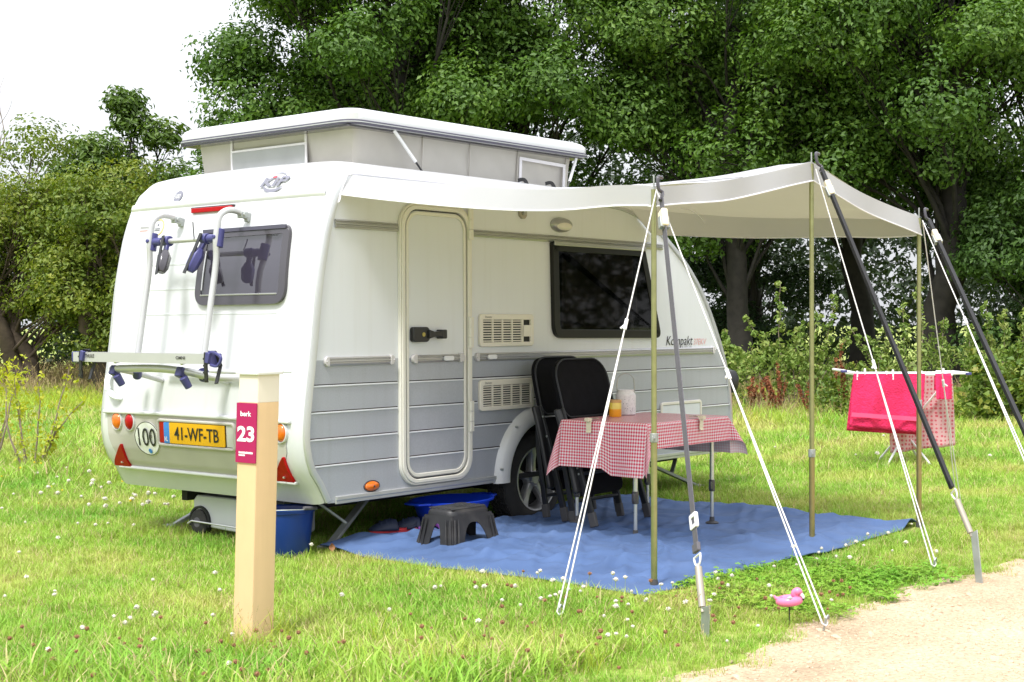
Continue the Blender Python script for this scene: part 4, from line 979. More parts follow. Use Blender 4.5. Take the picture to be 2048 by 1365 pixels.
# poles
def pole(bx, tp, tip, label, zsplit, knob):
    b0 = Vector((bx[0], bx[1], .022)); t0 = Vector(tp); root = thing('awning_pole', label, 'tent pole', (bx[0], bx[1], .02), 'awning poles')
    d_ = (t0 - b0); up = d_.normalized(); m_ = b0 + d_ * ((zsplit - b0.z) / d_.z)
    mb = MB(); mb.tube([tuple(b0), tuple(m_ + up * .02)], .0150, 16); lo = mb.build('lower_tube', M['pole'] if bx[0] < 1 else M['polelow'], root)
    mb = MB(); mb.tube([tuple(m_), tuple(t0 - up * .012)], .0128, 16); mb.build('upper_tube', M['pole'], root)
    mb = MB(); mb.tube([tuple(m_ - up * .02), tuple(m_ + up * .022)], .019, 16); mb.tube([tuple(m_ + Vector((-.012, -.01, 0))), tuple(m_ + Vector((-.040, -.02, 0)))], .006, 8); mb.box(tuple(m_ + Vector((-.043, -.021, 0))), (.008, .008, .026)); mb.build('clamp', M['galv'], root, bevel=.002)
    mb = MB(); mb.tube([tuple(t0 - up * .02), tuple(t0 + up * tip)], .004, 8); mb.build('tip_spike', M['galv'], root)
    mb = MB(); mb.lathe([(.0001, 0), (.019, 0), (.019, .012), (.016, .03)], tuple(b0), 'Z', 14); mb.build('foot', M['rubber'], root)
    return root
pole((.435, -1.859), (PA[0], PA[1], PA[2]), .055, 'awning pole in front of the gingham table, nearest the number post', .70, 1)
pole((1.966, -1.863), (PB[0], PB[1], PB[2]), .05, 'tallest awning pole, at the raised middle of the canopy front', .52, 1)
pole((2.979, -2.031), (PC[0], PC[1], PC[2]), .05, 'awning pole beside the drying rack, at the far canopy corner', .75, 0)

# guy ropes
def grope(top, peg, split, label, sag=.0):
    T, P = Vector(top), Vector(peg); root = thing('guy_rope', label, 'guy rope', tuple(peg), 'white guy ropes of the awning')
    S_ = T.lerp(P, split); d_ = (P - T).normalized(); sd_ = d_.cross(Vector((0, 0, 1))).normalized()
    def line(a, b_, s_): return [tuple(Vector(a).lerp(Vector(b_), k / 10) + Vector((0, 0, -s_ * math.sin(math.pi * k / 10)))) for k in range(11)]
    mb = MB(); mb.tube(line(T, S_, sag), .0032, 6)
    mb.tube(line(S_, P + sd_ * .014, .004), .0034, 6); mb.tube(line(S_ + d_ * .02, P - sd_ * .014, .004), .0034, 6)
    mb.tube([tuple(P + sd_ * .014), tuple(P + d_ * .01), tuple(P - sd_ * .014)], .0034, 6); mb.build('cord', M['rope'], root)
    mb = MB(); mb.tube([tuple(S_ - d_ * .025), tuple(S_ + d_ * .025)], .0085, 8); mb.tube([tuple(S_), tuple(S_ + sd_ * .022 + d_ * .02)], .005, 6); mb.build('slider', M['whiteplastic'], root)
    return root
def peg(p, d_, label, h=.05):
    P = Vector(p); d_ = Vector(d_).normalized(); mb = MB(); mb.tube([tuple(P - d_ * .18), tuple(P + d_ * h)], .0045, 8); mb.tube(smooth_path([tuple(P + d_ * h), tuple(P + d_ * (h + .012) + Vector((.012, 0, 0))), tuple(P + d_ * (h - .004) + Vector((.024, 0, 0)))], 4), .0045, 8)
    solo(mb, 'tent_peg', M['galv'], label, 'tent peg', tuple(p), 'tent pegs of the guy ropes')
tA, tB, tC = (PA[0] - .008, PA[1] - .02, PA[2] - .015), (PB[0] + .01, PB[1] - .02, PB[2] - .04), (PC[0] + .012, PC[1] - .016, PC[2] - .025)
pegs = []
for top, gw_, split, lab, plab, z in (
    (tA, (.194, 5.924), .34, 'white guy rope running down in front of the folding chairs', 'steel peg in the clover before the groundsheet, below the red gingham cloth', .03),
    (tA, (1.235, 5.664), .46, 'white guy rope passing right of the gingham table to the path edge', 'steel peg at the gravel edge beside the pink flamingo', .035),
    (tB, (2.054, 6.983), .52, 'white guy rope from the tallest pole across the pink towel', 'steel peg in the grass beyond the flamingo, left of the spade-like anchor', .045),
    (tC, (2.886, 9.259), .55, 'thin white guy rope hanging steeply past the dotted pink cloth', 'steel peg in the lawn below the dotted pink cloth', .05),
    (tC, (2.65, 6.75), .33, 'white guy rope running out of the photo on the far right', 'steel peg on the far right beyond the photo', .04)):
    p = W2L((gw_[0], gw_[1], z)); grope(top, p, split, lab, .004)
    if 'beyond the photo' not in plab: d_ = Vector(top) - Vector(p); peg(p, (-d_.x * .25, -d_.y * .25, 1), plab, .02)
# storm straps
def strap(top, pegw, label, m, wdt, thick, buckle, spr, faceup, plate_label, ah=.115):
    T = Vector(top); P = Vector(W2L((pegw[0], pegw[1], 0.0))); root = thing('storm_strap', label, 'strap', tuple(T), 'storm straps of the awning')
    A = P + Vector((0, 0, ah)); d_ = (A - T).normalized(); ln = (A - T).length; e0 = T + d_ * (ln - .235)
    mb = MB(); mb.tube([tuple(T + d_ * .06), tuple(T.lerp(e0, .5)), tuple(e0)], .1, flat=(wdt, thick, faceup)); mb.build('webbing', m, root)
    mb = MB(); mb.tube(smooth_path([tuple(T + Vector((.018, 0, .03))), tuple(T + Vector((-.016, 0, .03))), tuple(T + Vector((-.014, 0, -.005)) + d_ * .02), tuple(T + Vector((.014, 0, 0)) + d_ * .045), tuple(T + d_ * .075), tuple(T + Vector((-.012, 0, 0)) + d_ * .09)], 6), .0085, 8); mb.build('hook', M['smoke'], root)
    b_ = T + d_ * .19; mb = MB(); mb.tube([tuple(b_ - d_ * .045), tuple(b_ + d_ * .045)], .1, flat=(wdt * 1.3, .03, faceup)); bk = mb.build('tensioner', M['cream'], root, bevel=.006)
    mb = MB(); mb.tube([tuple(b_ - d_ * .01), tuple(b_ + d_ * .05)], .1, flat=(wdt * .75, .045, faceup)); mb.build('tensioner_plate', M['galv'], bk, bevel=.003)
    w_ = d_.cross(Vector(faceup)).normalized(); n_ = w_.cross(d_).normalized()
    if buckle:
        c_ = T + d_ * (ln * buckle); fr__ = lambda u, v, w: tuple(c_ + w_ * u + d_ * v + n_ * w)
        mb = MB(); P_ = rrect(-.030, -.032, .030, .032, .008); mb.frame(P_, rrect(-.0165, -.014, .0165, .014, .002), -.006, .008, fr__); mb.build('slide_buckle', M['whiteplastic'], root, smooth=30, bevel=.002)
    mb = MB(); mb.tube([tuple(e0 - d_ * .03), tuple(e0 + d_ * .006)], .1, flat=(wdt * 1.25, .016, faceup)); mb.build('stitched_end', m, root, bevel=.003)
    mb = MB(); c_ = e0 + d_ * .022; mb.tube([tuple(c_ + w_ * (-.030)), tuple(c_ + w_ * .030)] + [tuple(c_ + w_ * .030 * math.cos(t) + d_ * .042 * math.sin(t)) for t in np.linspace(.2, math.pi - .2, 12)] + [tuple(c_ - w_ * .030)], .0042, 8, closed=False); mb.build('ring', M['whiteplastic'], root)
    s0 = e0 + d_ * .068; mb = MB(); mb.tube([tuple(s0), tuple(s0 + d_ * spr)], .0145, 14); mb.tube([tuple(s0 - d_ * .014), tuple(s0)], .004, 6); mb.tube([tuple(s0 + d_ * spr), tuple(s0 + d_ * (spr + .02))], .008, 8); mb.build('spring_sleeve', M['spring'], root)
    # angle-iron ground anchor
    q = s0 + d_ * (spr + .015); g0 = Vector((q.x, q.y, 0)); lean = (T - P); lean.z = 0; lean = lean.normalized()
    top_ = q + Vector((0, 0, .012)); bot_ = Vector((q.x, q.y, -.12)) + lean * (-.05 if ah > .2 else .04); dd = (top_ - bot_).normalized()
    mb = MB(); w2 = w_; rs = []
    for t in (0, 1):
        c__ = bot_.lerp(top_, t); wd = .036 if t else .030
        rs.append([tuple(c__ + w2 * wd + n_ * .014), tuple(c__ + n_ * -.006), tuple(c__ - w2 * wd * .75 + n_ * .018), tuple(c__ - w2 * wd * .75 + n_ * .022), tuple(c__ + n_ * -.001), tuple(c__ + w2 * wd + n_ * .018)])
    mb.rings(rs, True)
    if 'beyond' not in plate_label: solo(mb, 'ground_anchor', M['galv'], plate_label, 'ground anchor', (q.x, q.y, 0), 'ground anchors of the storm straps', bevel=.002)
    return root
# straps stand in front of the poles, tied at the pole tips
strap((PA[0] + .005, PA[1] - .03, PA[2] + .01), (.739, 5.585), 'grey webbing storm strap with a white slide buckle, before the gingham table', M['webbing'], .040, .003, .82, .165, (.9, -.4, 0.2), 'steel blade anchor in the clover at the end of the grey strap')
strap((PB[0] + .01, PB[1] - .03, PB[2] + .01), (2.16, 6.76), 'black storm strap from the tallest pole down past the pink towel', M['blackweb'], .030, .016, None, .17, (.5, -.3, .3), 'tall steel blade anchor standing at the gravel edge on the right', .235)
strap((PC[0] + .03, PC[1] - .03, PC[2] + .01), (2.72, 6.86), 'black storm strap at the far right, running out of the photo', M['blackweb'], .036, .018, None, .17, (.5, -.3, .3), 'steel blade anchor beyond the right edge of the photo')

# ------------------------------------------------------------------ table, cloth and what stands on it
TX0, TX1, TY0, TY1, TZ = 1.51, 2.355, -1.10, -.515, .672
tb = thing('folding_table', 'folding camping table with round aluminium legs under a red gingham cloth', 'table', (1.93, -.76, 0))
mb = MB(); mb.prism(rrect(TX0, TY0, TX1, TY1, .03), TZ - .028, TZ, lambda u, v, w: (u, v, w)); mb.build('table_top', M['tablewhite'], tb, bevel=.005)
for lx, ly in ((1.585, -.56), (1.525, -1.01), (2.31, -1.025), (2.36, -.53)):
    z0 = mat_z(lx, ly) + .004
    mb = MB(); mb.tube([(lx, ly, .26), (lx, ly, TZ - .02)], .0135, 14); lg_ = mb.build('leg', M['alu'], tb)
    mb = MB(); mb.tube([(lx, ly, z0 + .03), (lx, ly, .27)], .0105, 14); mb.build('lower_tube', M['alu'], lg_)
    mb = MB(); mb.tube([(lx, ly, .225), (lx, ly, .295)], .019, 14); mb.tube([(lx, ly, .262), (lx - .026, ly - .008, .258)], .007, 8); mb.box((lx - .022, ly - .004, .262), (.02, .018, .045)); mb.build('clamp_collar', M['smoke'], lg_, bevel=.003)
    mb = MB(); mb.lathe([(.0001, z0), (.038, z0), (.040, z0 + .006), (.030, z0 + .012), (.016, z0 + .016), (.014, z0 + .04), (.0001, z0 + .045)], (lx, ly, 0), 'Z', 18); mb.build('foot', M['rubber'], lg_)
mb = MB(); mb.tube([(2.33, -.95, TZ - .04), (2.0, -.9, .50)], .011, 8); mb.tube([(2.33, -.6, TZ - .04), (2.0, -.9, .50)], .011, 8); mb.build('brace', M['webbing'], tb)
def cloth(name):
    OX0, OX1, OY0, OY1 = .265, .225, .145, .20; zt = TZ + .004
    x0, x1, y0, y1 = TX0 - .006, TX1 + .006, TY0 - .006, TY1 + .006
    nu, nv = 130, 100; vs = []; uv = []
    for i in range(nu + 1):
        for j in range(nv + 1):
            u = (x0 - OX0) + (x1 - x0 + OX0 + OX1) * i / nu; v = (y0 - OY0) + (y1 - y0 + OY0 + OY1) * j / nv
            cx_, cy_ = min(max(u, x0), x1), min(max(v, y0), y1); dx, dy = u - cx_, v - cy_; r = math.hypot(dx, dy)
            if r < 1e-9: p = (u, v, zt + .0015 * math.sin(u * 20 + v * 9) * math.sin(v * 17))
            elif abs(dx) > 1e-9 and abs(dy) > 1e-9:
                a = math.atan2(abs(dy), abs(dx)); sxn, syn = math.copysign(1, dx), math.copysign(1, dy)
                # two hanging folds meet in a cone at the corner
                t = a / (math.pi / 2); fold = math.sin(math.pi * t); out = r * ((.06 if sxn < 0 else .10) + (.22 if sxn < 0 else .34) * fold ** 1.5)
                if sxn > 0 and syn < 0: out = r * (.10 + .42 * fold)
                dirx, diry = math.cos(a) * sxn, math.sin(a) * syn
                p = (cx_ + dirx * out, cy_ + diry * out, zt - math.sqrt(max(r * r - out * out, 0)) - .002)
            else:
                q = abs(dx) if abs(dx) > 0 else abs(dy); s_ = v if abs(dx) > 0 else u
                fl = .06 + .05 * math.sin(s_ * 11 + 1) + .03 * math.sin(s_ * 23)
                q *= 1 + (.14 * max(0, min(1, (-.80 - s_) / .06)) if dx < 0 else 0); rad = .012; out = q * fl + min(q, rad) * .4; dn = math.sqrt(max(q * q - out * out, 0))
                p = (cx_ + math.copysign(out, dx) if abs(dx) > 0 else cx_, cy_ + math.copysign(out, dy) if abs(dy) > 0 else cy_, zt - dn)
            vs.append(p); uv.append((u, v))
    mb = MB(); mb.add(vs, [(i * (nv + 1) + j, (i + 1) * (nv + 1) + j, (i + 1) * (nv + 1) + j + 1, i * (nv + 1) + j + 1) for i in range(nu) for j in range(nv)])
    o = solo(mb, name, M['gingham'], 'red and white gingham cloth draped over the folding table', 'tablecloth', (1.93, -.76, 0), smooth=80)
    me = o.data; ul = me.uv_layers.new(name='UVMap'); li = np.zeros(len(me.loops), np.int32); me.loops.foreach_get('vertex_index', li)
    ul.data.foreach_set('uv', np.array(uv, np.float32)[li].ravel())
    # the printed side must be the outside
    if me.polygons[(nu // 2) * nv + nv // 2].normal.z < 0: me.flip_normals()
    return o
cloth('tablecloth')
for (x, y, dx, dy, lab) in ((TX0 - .02, -.72, 1, 0, 'cream plastic tablecloth clip on the table end nearest the chairs'), (2.03, TY0 - .02, 0, 1, 'cream plastic tablecloth clip on the long table side, right of the strap')):
    mb = MB(); ax = Vector((dx, dy, 0)); c = Vector((x, y, TZ)); up = (0, 0, 1)
    mb.tube([tuple(c + Vector((0, 0, .016)) + ax * .07), tuple(c + Vector((0, 0, .018)) + ax * .005), tuple(c + Vector((0, 0, -.01)) - ax * .008), tuple(c + Vector((0, 0, -.05)) - ax * .004), tuple(c + Vector((0, 0, -.062)) - ax * .012)], .1, flat=(.034, .005, (dx, dy, .2)))
    mb.box(tuple(c + Vector((0, 0, .012)) - ax * .012), (.03, .03, .02)); solo(mb, 'tablecloth_clip', M['cream'], lab, 'clip', tuple(c), 'tablecloth clips', bevel=.002)
jx, jy, jz = 1.88, -.625, TZ + .005
jar = thing('candle_jar', 'small candle jar with orange and yellow layers beside the white lantern', 'jar', (jx, jy, jz))
mb = MB(); mb.lathe([(.0001, 0), (.034, 0), (.037, .004), (.037, .046)], (jx, jy, jz), 'Z', 24); mb.build('glass', M['jarorange'], jar)
mb = MB(); mb.lathe([(.037, .046), (.0365, .05), (.036, .082), (.034, .086)], (jx, jy, jz), 'Z', 24); mb.build('upper_wax', M['jaryellow'], jar)
mb = MB(); mb.lathe([(.0375, .085), (.038, .088), (.038, .098), (.030, .102), (.0001, .102)], (jx, jy, jz), 'Z', 24); mb.build('lid', M['jarlid'], jar)
lx, ly = 2.06, -.575
lan = thing('table_lantern', 'white pierced lantern with a wire handle standing on the gingham cloth', 'lantern', (lx, ly, jz))
mb = MB(); mb.lathe([(.0001, 0), (.054, 0), (.061, .006), (.061, .115), (.058, .128), (.049, .137), (.048, .152), (.046, .152), (.046, .14), (.0001, .136)], (lx, ly, jz), 'Z', 32); mb.build('shade', M['lantern'], lan)
mb = MB(); hx = np.array([.64, -.77, 0]) 
mb.tube([tuple(np.array([lx, ly, jz + .145]) + hx * .051 * q + np.array([0, 0, h_])) for q, h_ in [(-1, -.012), (-1.02, .03), (-.98, .06)] + [(.98 * math.cos(t), .06 + .045 * math.sin(t)) for t in np.linspace(math.pi, 0, 14)] + [(1.02, .03), (1, -.012)]], .0032, 8); mb.build('handle', M['alurail'], lan)
mb = MB(); rr_ = random.Random(3)
for k in range(70):
    a = rr_.uniform(0, 2 * math.pi); z = rr_.uniform(.012, .105); c = (lx + .0612 * math.cos(a), ly + .0612 * math.sin(a), jz + z); q = rr_.uniform(.0015, .003)
    t_ = Vector((-math.sin(a), math.cos(a), 0)); u_ = Vector((0, 0, 1)); mb.add([tuple(Vector(c) + t_ * q * math.cos(w) + u_ * q * math.sin(w)) for w in np.linspace(0, 2 * math.pi, 7)[:-1]], [tuple(range(6))])
mb.build('pierced_hole', M['inkgrey'], lan, smooth=0)['kind'] = 'stuff'

# ------------------------------------------------------------------ folded chairs leaning together against the wall
def chair(xc, yb, yt, H, label, base):
    root = thing('folding_chair', label, 'folding chair', base, 'black folding chairs by the wheel')
    z0 = .05; dy, dz = yt - yb, H - z0; ln = math.hypot(dy, dz); uy, uz = dy / ln, dz / ln      # along the chair
    ny, nz_ = -uz, uy                                                                             # out of the chair face, towards the path
    def F(a, s_, t): return (xc + a, yb + uy * s_ + ny * t, z0 + uz * s_ + nz_ * t)
    # backrest: a rounded, slightly dished pad
    def pad(a0, a1, s0, s1, r, t0, th, name, dish=.02):
        P = rrect(a0, s0, a1, s1, r, 7); cx_ = (a0 + a1) / 2; w_ = (a1 - a0) / 2; mb = MB(); rs = []
        for d_, t in ((.012, 0), (.0, .006), (0, th - .006), (.012, th), (.05, th + .002), (.12, th - .002)):
            rs.append([F(u, v, t0 + t - dish * (1 - ((u - cx_) / w_) ** 2)) for u, v in ((cx_ + (u - cx_) * (1 - d_ / w_), (s0 + s1) / 2 + (v - (s0 + s1) / 2) * (1 - d_ / ((s1 - s0) / 2))) for u, v in P)])
        mb.rings(rs, True); return mb.build(name, M['chairfabric'], root, smooth=50)
    bk_ = pad(-.26, .26, ln - .36, ln, [.07, .07, .13, .13], .03, .035, 'backrest')
    edge = rrect(-.255, ln - .355, .255, ln - .005, [.065, .065, .125, .125], 7); mb = MB(); mb.tube([F(u, v, .062) for u, v in edge], .006, 6, closed=True); mb.tube([F(u, ln - .10 - .03 * math.cos(u * 6), .0535 - .018 * (1 - (u / .26) ** 2)) for u in np.linspace(-.24, .24, 14)], .004, 6); mb.build('piping', M['chairframe'], bk_)
    pad(-.235, .235, .18, .58, .06, -.02, .035, 'seat')
    pad(-.24, .24, ln - .70, ln - .37, .03, .02, .025, 'lumbar_panel')
    for sx_ in (-1, 1):
        a = .275 * sx_
        mb = MB(); mb.tube([F(a, .02, .105), F(a, .40, .085), F(a * .98, ln - .30, .055)], .1, flat=(.026, .040, (1, 0, 0)) if False else (.040, .022, (1, 0, 0))); l1 = mb.build('leg', M['chairframe'], root, bevel=.006)
        mb = MB(); mb.tube([F(a, -.015, .105), F(a, .07, .105)], .1, flat=(.048, .028, (1, 0, 0))); mb.build('rubber_foot', M['rubber'], l1, bevel=.006)
        a2 = .235 * sx_; mb = MB(); mb.tube([F(a2, .07, -.06), F(a2, .45, -.03), F(a2, ln - .42, .0)], .1, flat=(.036, .022, (1, 0, 0))); l2 = mb.build('leg', M['chairframe'], root, bevel=.006)
        mb = MB(); mb.tube([F(a2, .03, -.065), F(a2, .11, -.058)], .1, flat=(.046, .028, (1, 0, 0))); mb.build('rubber_foot', M['rubber'], l2, bevel=.006)
        mb = MB(); mb.tube(smooth_path([F(a * 1.10, ln - .80, .06), F(a * 1.10, ln - .60, .066), F(a * 1.10, ln - .40, .062), F(a * 1.08, ln - .30, .05)], 5), .1, flat=(.030, .052, (1, 0, 0))); mb.build('armrest', M['black'], root, bevel=.010)
        mb = MB()
        for s_ in (.30, .335, .50, .62): mb.tube([F(a + .012 * sx_, s_, .09), F(a + .018 * sx_, s_, .09)], .006, 8)
        mb.build('rivet', M['galv'], root)
    mb = MB(); mb.tube([F(-.235, .16, -.05), F(.235, .16, -.05)], .011, 8); mb.tube([F(-.275, .30, .09), F(.275, .30, .09)], .010, 8); mb.build('crossbar', M['chairframe'], root)
    return root
chair(1.96, -.30, -.075, 1.015, 'black folded camping chair leaning on the caravan wall, behind the other chair', (1.88, -.3, 0))
chair(1.835, -.60, -.325, 1.005, 'black folded camping chair nearest the table, leaning on another folded chair', (1.885, -.6, 0))

# ------------------------------------------------------------------ step stool
st_ = thing('step_stool', 'black moulded plastic step stool standing on the blue groundsheet', 'stool', (.72, -.36, .03))
sx0, sx1, sy0, sy1 = .535, .925, -.535, -.265; zt = .245; zb = .035
def stool():
    mb = MB(); n = 12
    # top
    P = rrect(sx0 + .03, sy0 + .03, sx1 - .03, sy1 - .03, .04, 6); rs = [[(x, y, z) for x, y in rrect(sx0 + d, sy0 + d, sx1 - d, sy1 - d, .045, 6)] for d, z in ((.036, zt - .035), (.038, zt - .018), (.045, zt - .005), (.060, zt))]
    mb.rings(rs, False); mb.add(rs[-1], [tuple(range(len(rs[-1])))])
    # four skirts with an arch each, legs splay outwards
    def wall(p0, p1, nrm_):
        p0, p1 = Vector(p0), Vector(p1); L_ = (p1 - p0).length; m = 36
        def at(s_, z):
            k = (zt - z) / (zt - zb); sp = .046 * k
            p = p0.lerp(p1, s_); q = p + Vector(nrm_) * (sp - .0437) ; q += (p1 - p0).normalized() * (sp - .0437) * (2 * s_ - 1); q.z = z; return q
        for side_ in (0, .004):
            for k in range(m):
                a, b_ = k / m, (k + 1) / m
                def low(s_):
                    lw = .105 / L_ * .9; t = (s_ - lw) / (1 - 2 * lw)
                    if t <= 0 or t >= 1: return zb
                    return zb + (zt - zb - .075) * min(1.0, (1 - abs(2 * t - 1) ** 2.6)) ** .55
                for j in range(4):
                    za0, za1 = low(a) + (zt - .035 - low(a)) * j / 4, low(a) + (zt - .035 - low(a)) * (j + 1) / 4
                    zb0, zb1 = low(b_) + (zt - .035 - low(b_)) * j / 4, low(b_) + (zt - .035 - low(b_)) * (j + 1) / 4
                    o = -Vector(nrm_) * side_
                    mb.add([tuple(at(a, za0) + o), tuple(at(b_, zb0) + o), tuple(at(b_, zb1) + o), tuple(at(a, za1) + o)], [(0, 1, 2, 3)])
    wall((sx0, sy0, 0), (sx1, sy0, 0), (0, -1, 0)); wall((sx1, sy0, 0), (sx1, sy1, 0), (1, 0, 0)); wall((sx1, sy1, 0), (sx0, sy1, 0), (0, 1, 0)); wall((sx0, sy1, 0), (sx0, sy0, 0), (-1, 0, 0))
    o = mb.build('body', M['blackstool'], st_, smooth=45)
    t = MB(); rr = random.Random(5)
    for i in range(17):
        for j in range(11):
            x = sx0 + .06 + (sx1 - sx0 - .12) * (i + .5 * (j % 2)) / 17; y = sy0 + .055 + (sy1 - sy0 - .11) * j / 10
            if abs(x - (sx0 + sx1) / 2) < .055 and abs(y - (sy0 + sy1) / 2) < .022: continue
            t.lathe([(.009, zt - .001), (.007, zt + .0035), (.0001, zt + .004)], (x, y, 0), 'Z', 7)
    t.build('tread_studs', M['blackstool'], st_); h = MB(); h.prism(rrect((sx0 + sx1) / 2 - .045, (sy0 + sy1) / 2 - .014, (sx0 + sx1) / 2 + .045, (sy0 + sy1) / 2 + .014, .012), zt - .004, zt + .001, lambda u, v, w: (u, v, w)); h.build('grip_slot', M['dark'], st_)
    for cx_, cy_, dx, dy in ((sx0, sy0, -1, -1), (sx1, sy0, 1, -1), (sx0, sy1, -1, 1), (sx1, sy1, 1, 1)):
        r = MB()
        for ox, oy in ((.05, .002), (.002, .05), (.022, .004), (.004, .022)):
            q0 = Vector((cx_ - dx * (ox + .018), cy_ - dy * (oy + .018), zt - .05)); q1 = Vector((cx_ - dx * (ox - .004), cy_ - dy * (oy - .004), zb)); r.tube([tuple(q0), tuple(q1)], [.004, .007], 6)
        r.build('leg_rib', M['blackstool'], st_)
stool()

# ------------------------------------------------------------------ tub, bucket, waste tank, shoes
def tub(c, rx, ry, h, name, m, label, cat, handle=False, n=40):
    root = thing(name, label, cat, c); mb = MB()
    mb.lathe([(.0001, .004), (.70, .0), (.74, .006), (.97, h - .012), (1.06, h - .010), (1.07, h), (1.0, h + .002), (.955, h - .008), (.70, .014), (.0001, .014)], c, 'Z', n, sx=1, sy=1)
    mb.v = [(c[0] + (x - c[0]) * rx, c[1] + (y - c[1]) * ry, z) for x, y, z in mb.v]; mb.build('bowl', m, root, smooth=40); return root
tt = tub((1.24, .10, .035), .275, .20, .165, 'wash_tub', M['bluetub'], 'bright blue plastic tub half hidden under the caravan beside the wheel', 'tub')
for sx_ in (-1, 1):
    mb = MB(); mb.tube([(1.24 + sx_ * .275, .02, .198), (1.24 + sx_ * .335, .05, .198), (1.24 + sx_ * .335, .15, .198), (1.24 + sx_ * .275, .18, .198)], .1, flat=(.028, .012, (0, 0, 1))); mb.build('grip', M['bluetub'], tt, bevel=.004)
bc = (.085, .25, .0)
bk = thing('bucket', 'dark blue bucket with a bow handle on the grass behind the number post', 'bucket', bc)
mb = MB(); mb.lathe([(.0001, .006), (.112, 0), (.116, .006), (.142, .225), (.142, .232), (.151, .234), (.152, .25), (.146, .252), (.138, .245), (.112, .016), (.0001, .016)], bc, 'Z', 48); mb.build('pail', M['bluebucket'], bk, smooth=35)
d_ = np.array([.75, -.66, 0]); e_ = np.array([.66, .75, 0])
mb = MB(); mb.tube([tuple(np.array(bc) + d_ * .160 * math.cos(t) - e_ * .160 * math.sin(t) + np.array([0, 0, .240 + .018 * math.sin(t)])) for t in np.linspace(0, math.pi, 20)], .0028, 8); hn = mb.build('handle', M['galv'], bk)
mb = MB(); mb.tube([tuple(np.array(bc) + d_ * .162 * math.cos(t) - e_ * .162 * math.sin(t) + np.array([0, 0, .246 + .02 * math.sin(t)])) for t in np.linspace(.35, 1.0, 8)], .010, 10); mb.build('grip', M['webbing'], hn)
wt = thing('waste_water_tank', 'pale grey wheeled waste water tank lying under the caravan rear', 'tank', (.38, .95, 0))
mb = MB(); P = roundpoly([(.56, .035), (1.235, .06), (1.235, .205), (1.205, .238), (.56, .238)], [.03, .04, .03, .03, .04]); mb.prism(P, .24, .58, lambda u, v, w: (w, u, v)); mb.build('tank_body', M['tank'], wt, bevel=.009)
mb = MB(); mb.lathe([(.0001, -.01), (.03, -.012), (.062, -.008), (.074, 0), (.074, .045), (.0001, .05)], (.222, 1.165, .082), 'X', 30); w_ = mb.build('wheel', M['tyre'], wt, smooth=40)
mb = MB(); mb.lathe([(.0001, -.016), (.028, -.015), (.032, -.01)], (.222, 1.165, .082), 'X', 20); mb.build('hub', M['webbing'], w_)
mb = MB(); mb.tube([(.20, 1.235, .072), (.20, 1.20, .090), (.20, .60, .080)], .0055, 8); mb.build('tow_handle', M['alu'], wt)
mb = MB(); mb.frame([(1.165 + .092 * math.cos(t), .084 + .092 * math.sin(t)) for t in np.linspace(-.3, math.pi + .3, 20)], [(1.165 + .080 * math.cos(t), .084 + .080 * math.sin(t)) for t in np.linspace(-.3, math.pi + .3, 20)], .225, .26, lambda u, v, w: (w, u, v)); mb.build('wheel_well', M['dark'], wt, smooth=0)
def clog(c, yaw, m, ms, label, group):
    root = thing('clog', label, 'shoe', c, group); ca, sa = math.cos(yaw), math.sin(yaw); fr3 = lambda u, v, w: (c[0] + u * ca - v * sa, c[1] + u * sa + v * ca, c[2] + w)
    sole = [(-.125, -.032), (-.13, 0), (-.125, .032), (-.05, .036), (.03, .042), (.09, .046), (.13, .030), (.142, 0), (.13, -.030), (.09, -.044), (.03, -.038), (-.05, -.034)]
    sole = [tuple(p) for p in smooth_path([(a, b_, 0) for a, b_ in sole], 4, True)]; sole = [(p[0], p[1]) for p in sole]
    mb = MB(); mb.prism(sole, 0, .026, fr3); mb.build('sole', ms, root, smooth=40, bevel=.006)
    mb = MB(); rs = []
    for u, w_, h_ in ((-.02, .044, .045), (-.01, .047, .075), (.03, .050, .078), (.07, .050, .066), (.105, .044, .050), (.130, .030, .036), (.142, .010, .028)):
        rs.append([fr3(u, w_ * math.cos(t), .018 + (h_ - .018) * max(0, math.sin(t))) for t in np.linspace(0, math.pi, 14)])
    mb.rings(rs, False, cyc=False); mb.build('upper', m, root, smooth=60, solid=.006)
    mb = MB(); rs = []
    for t in np.linspace(math.pi * .55, math.pi * 1.45, 14): rs.append([fr3(-.055 + .078 * math.cos(t), .042 * math.sin(t), z) for z in (.02, .055 - .02 * abs(math.sin(t)))])
    mb.rings(rs, False, cyc=False); mb.build('heel_cup', m, root, smooth=60, solid=.007)
    mb = MB()
    for k in range(3): mb.tube([fr3(.02 + .03 * k, .046 * math.cos(t) * (1 - .04 * k), .021 + (.060 - .006 * k) * math.sin(t)) for t in np.linspace(.25, math.pi - .25, 12)], .005, 6)
    mb.build('ridge', m, root)
    return root
clog((.80, .15, .045), 2.55, M['crocnavy'], M['crocred'], 'navy clog with a red sole, nearest the corner of the groundsheet', 'navy clogs beside the stool')
clog((.94, .10, .045), 2.35, M['crocnavy'], M['crocred'], 'navy clog with a red sole, between the other navy clog and the purple pair', 'navy clogs beside the stool')
clog((1.05, .10, .03), -.2, M['crocpurple'], M['crocpurple'], 'purple clog behind the black step stool', 'purple clogs behind the stool')
clog((.98, -.02, .035), -.1, M['crocpurple'], M['crocpurple'], 'purple clog seen through the arch of the step stool', 'purple clogs behind the stool')

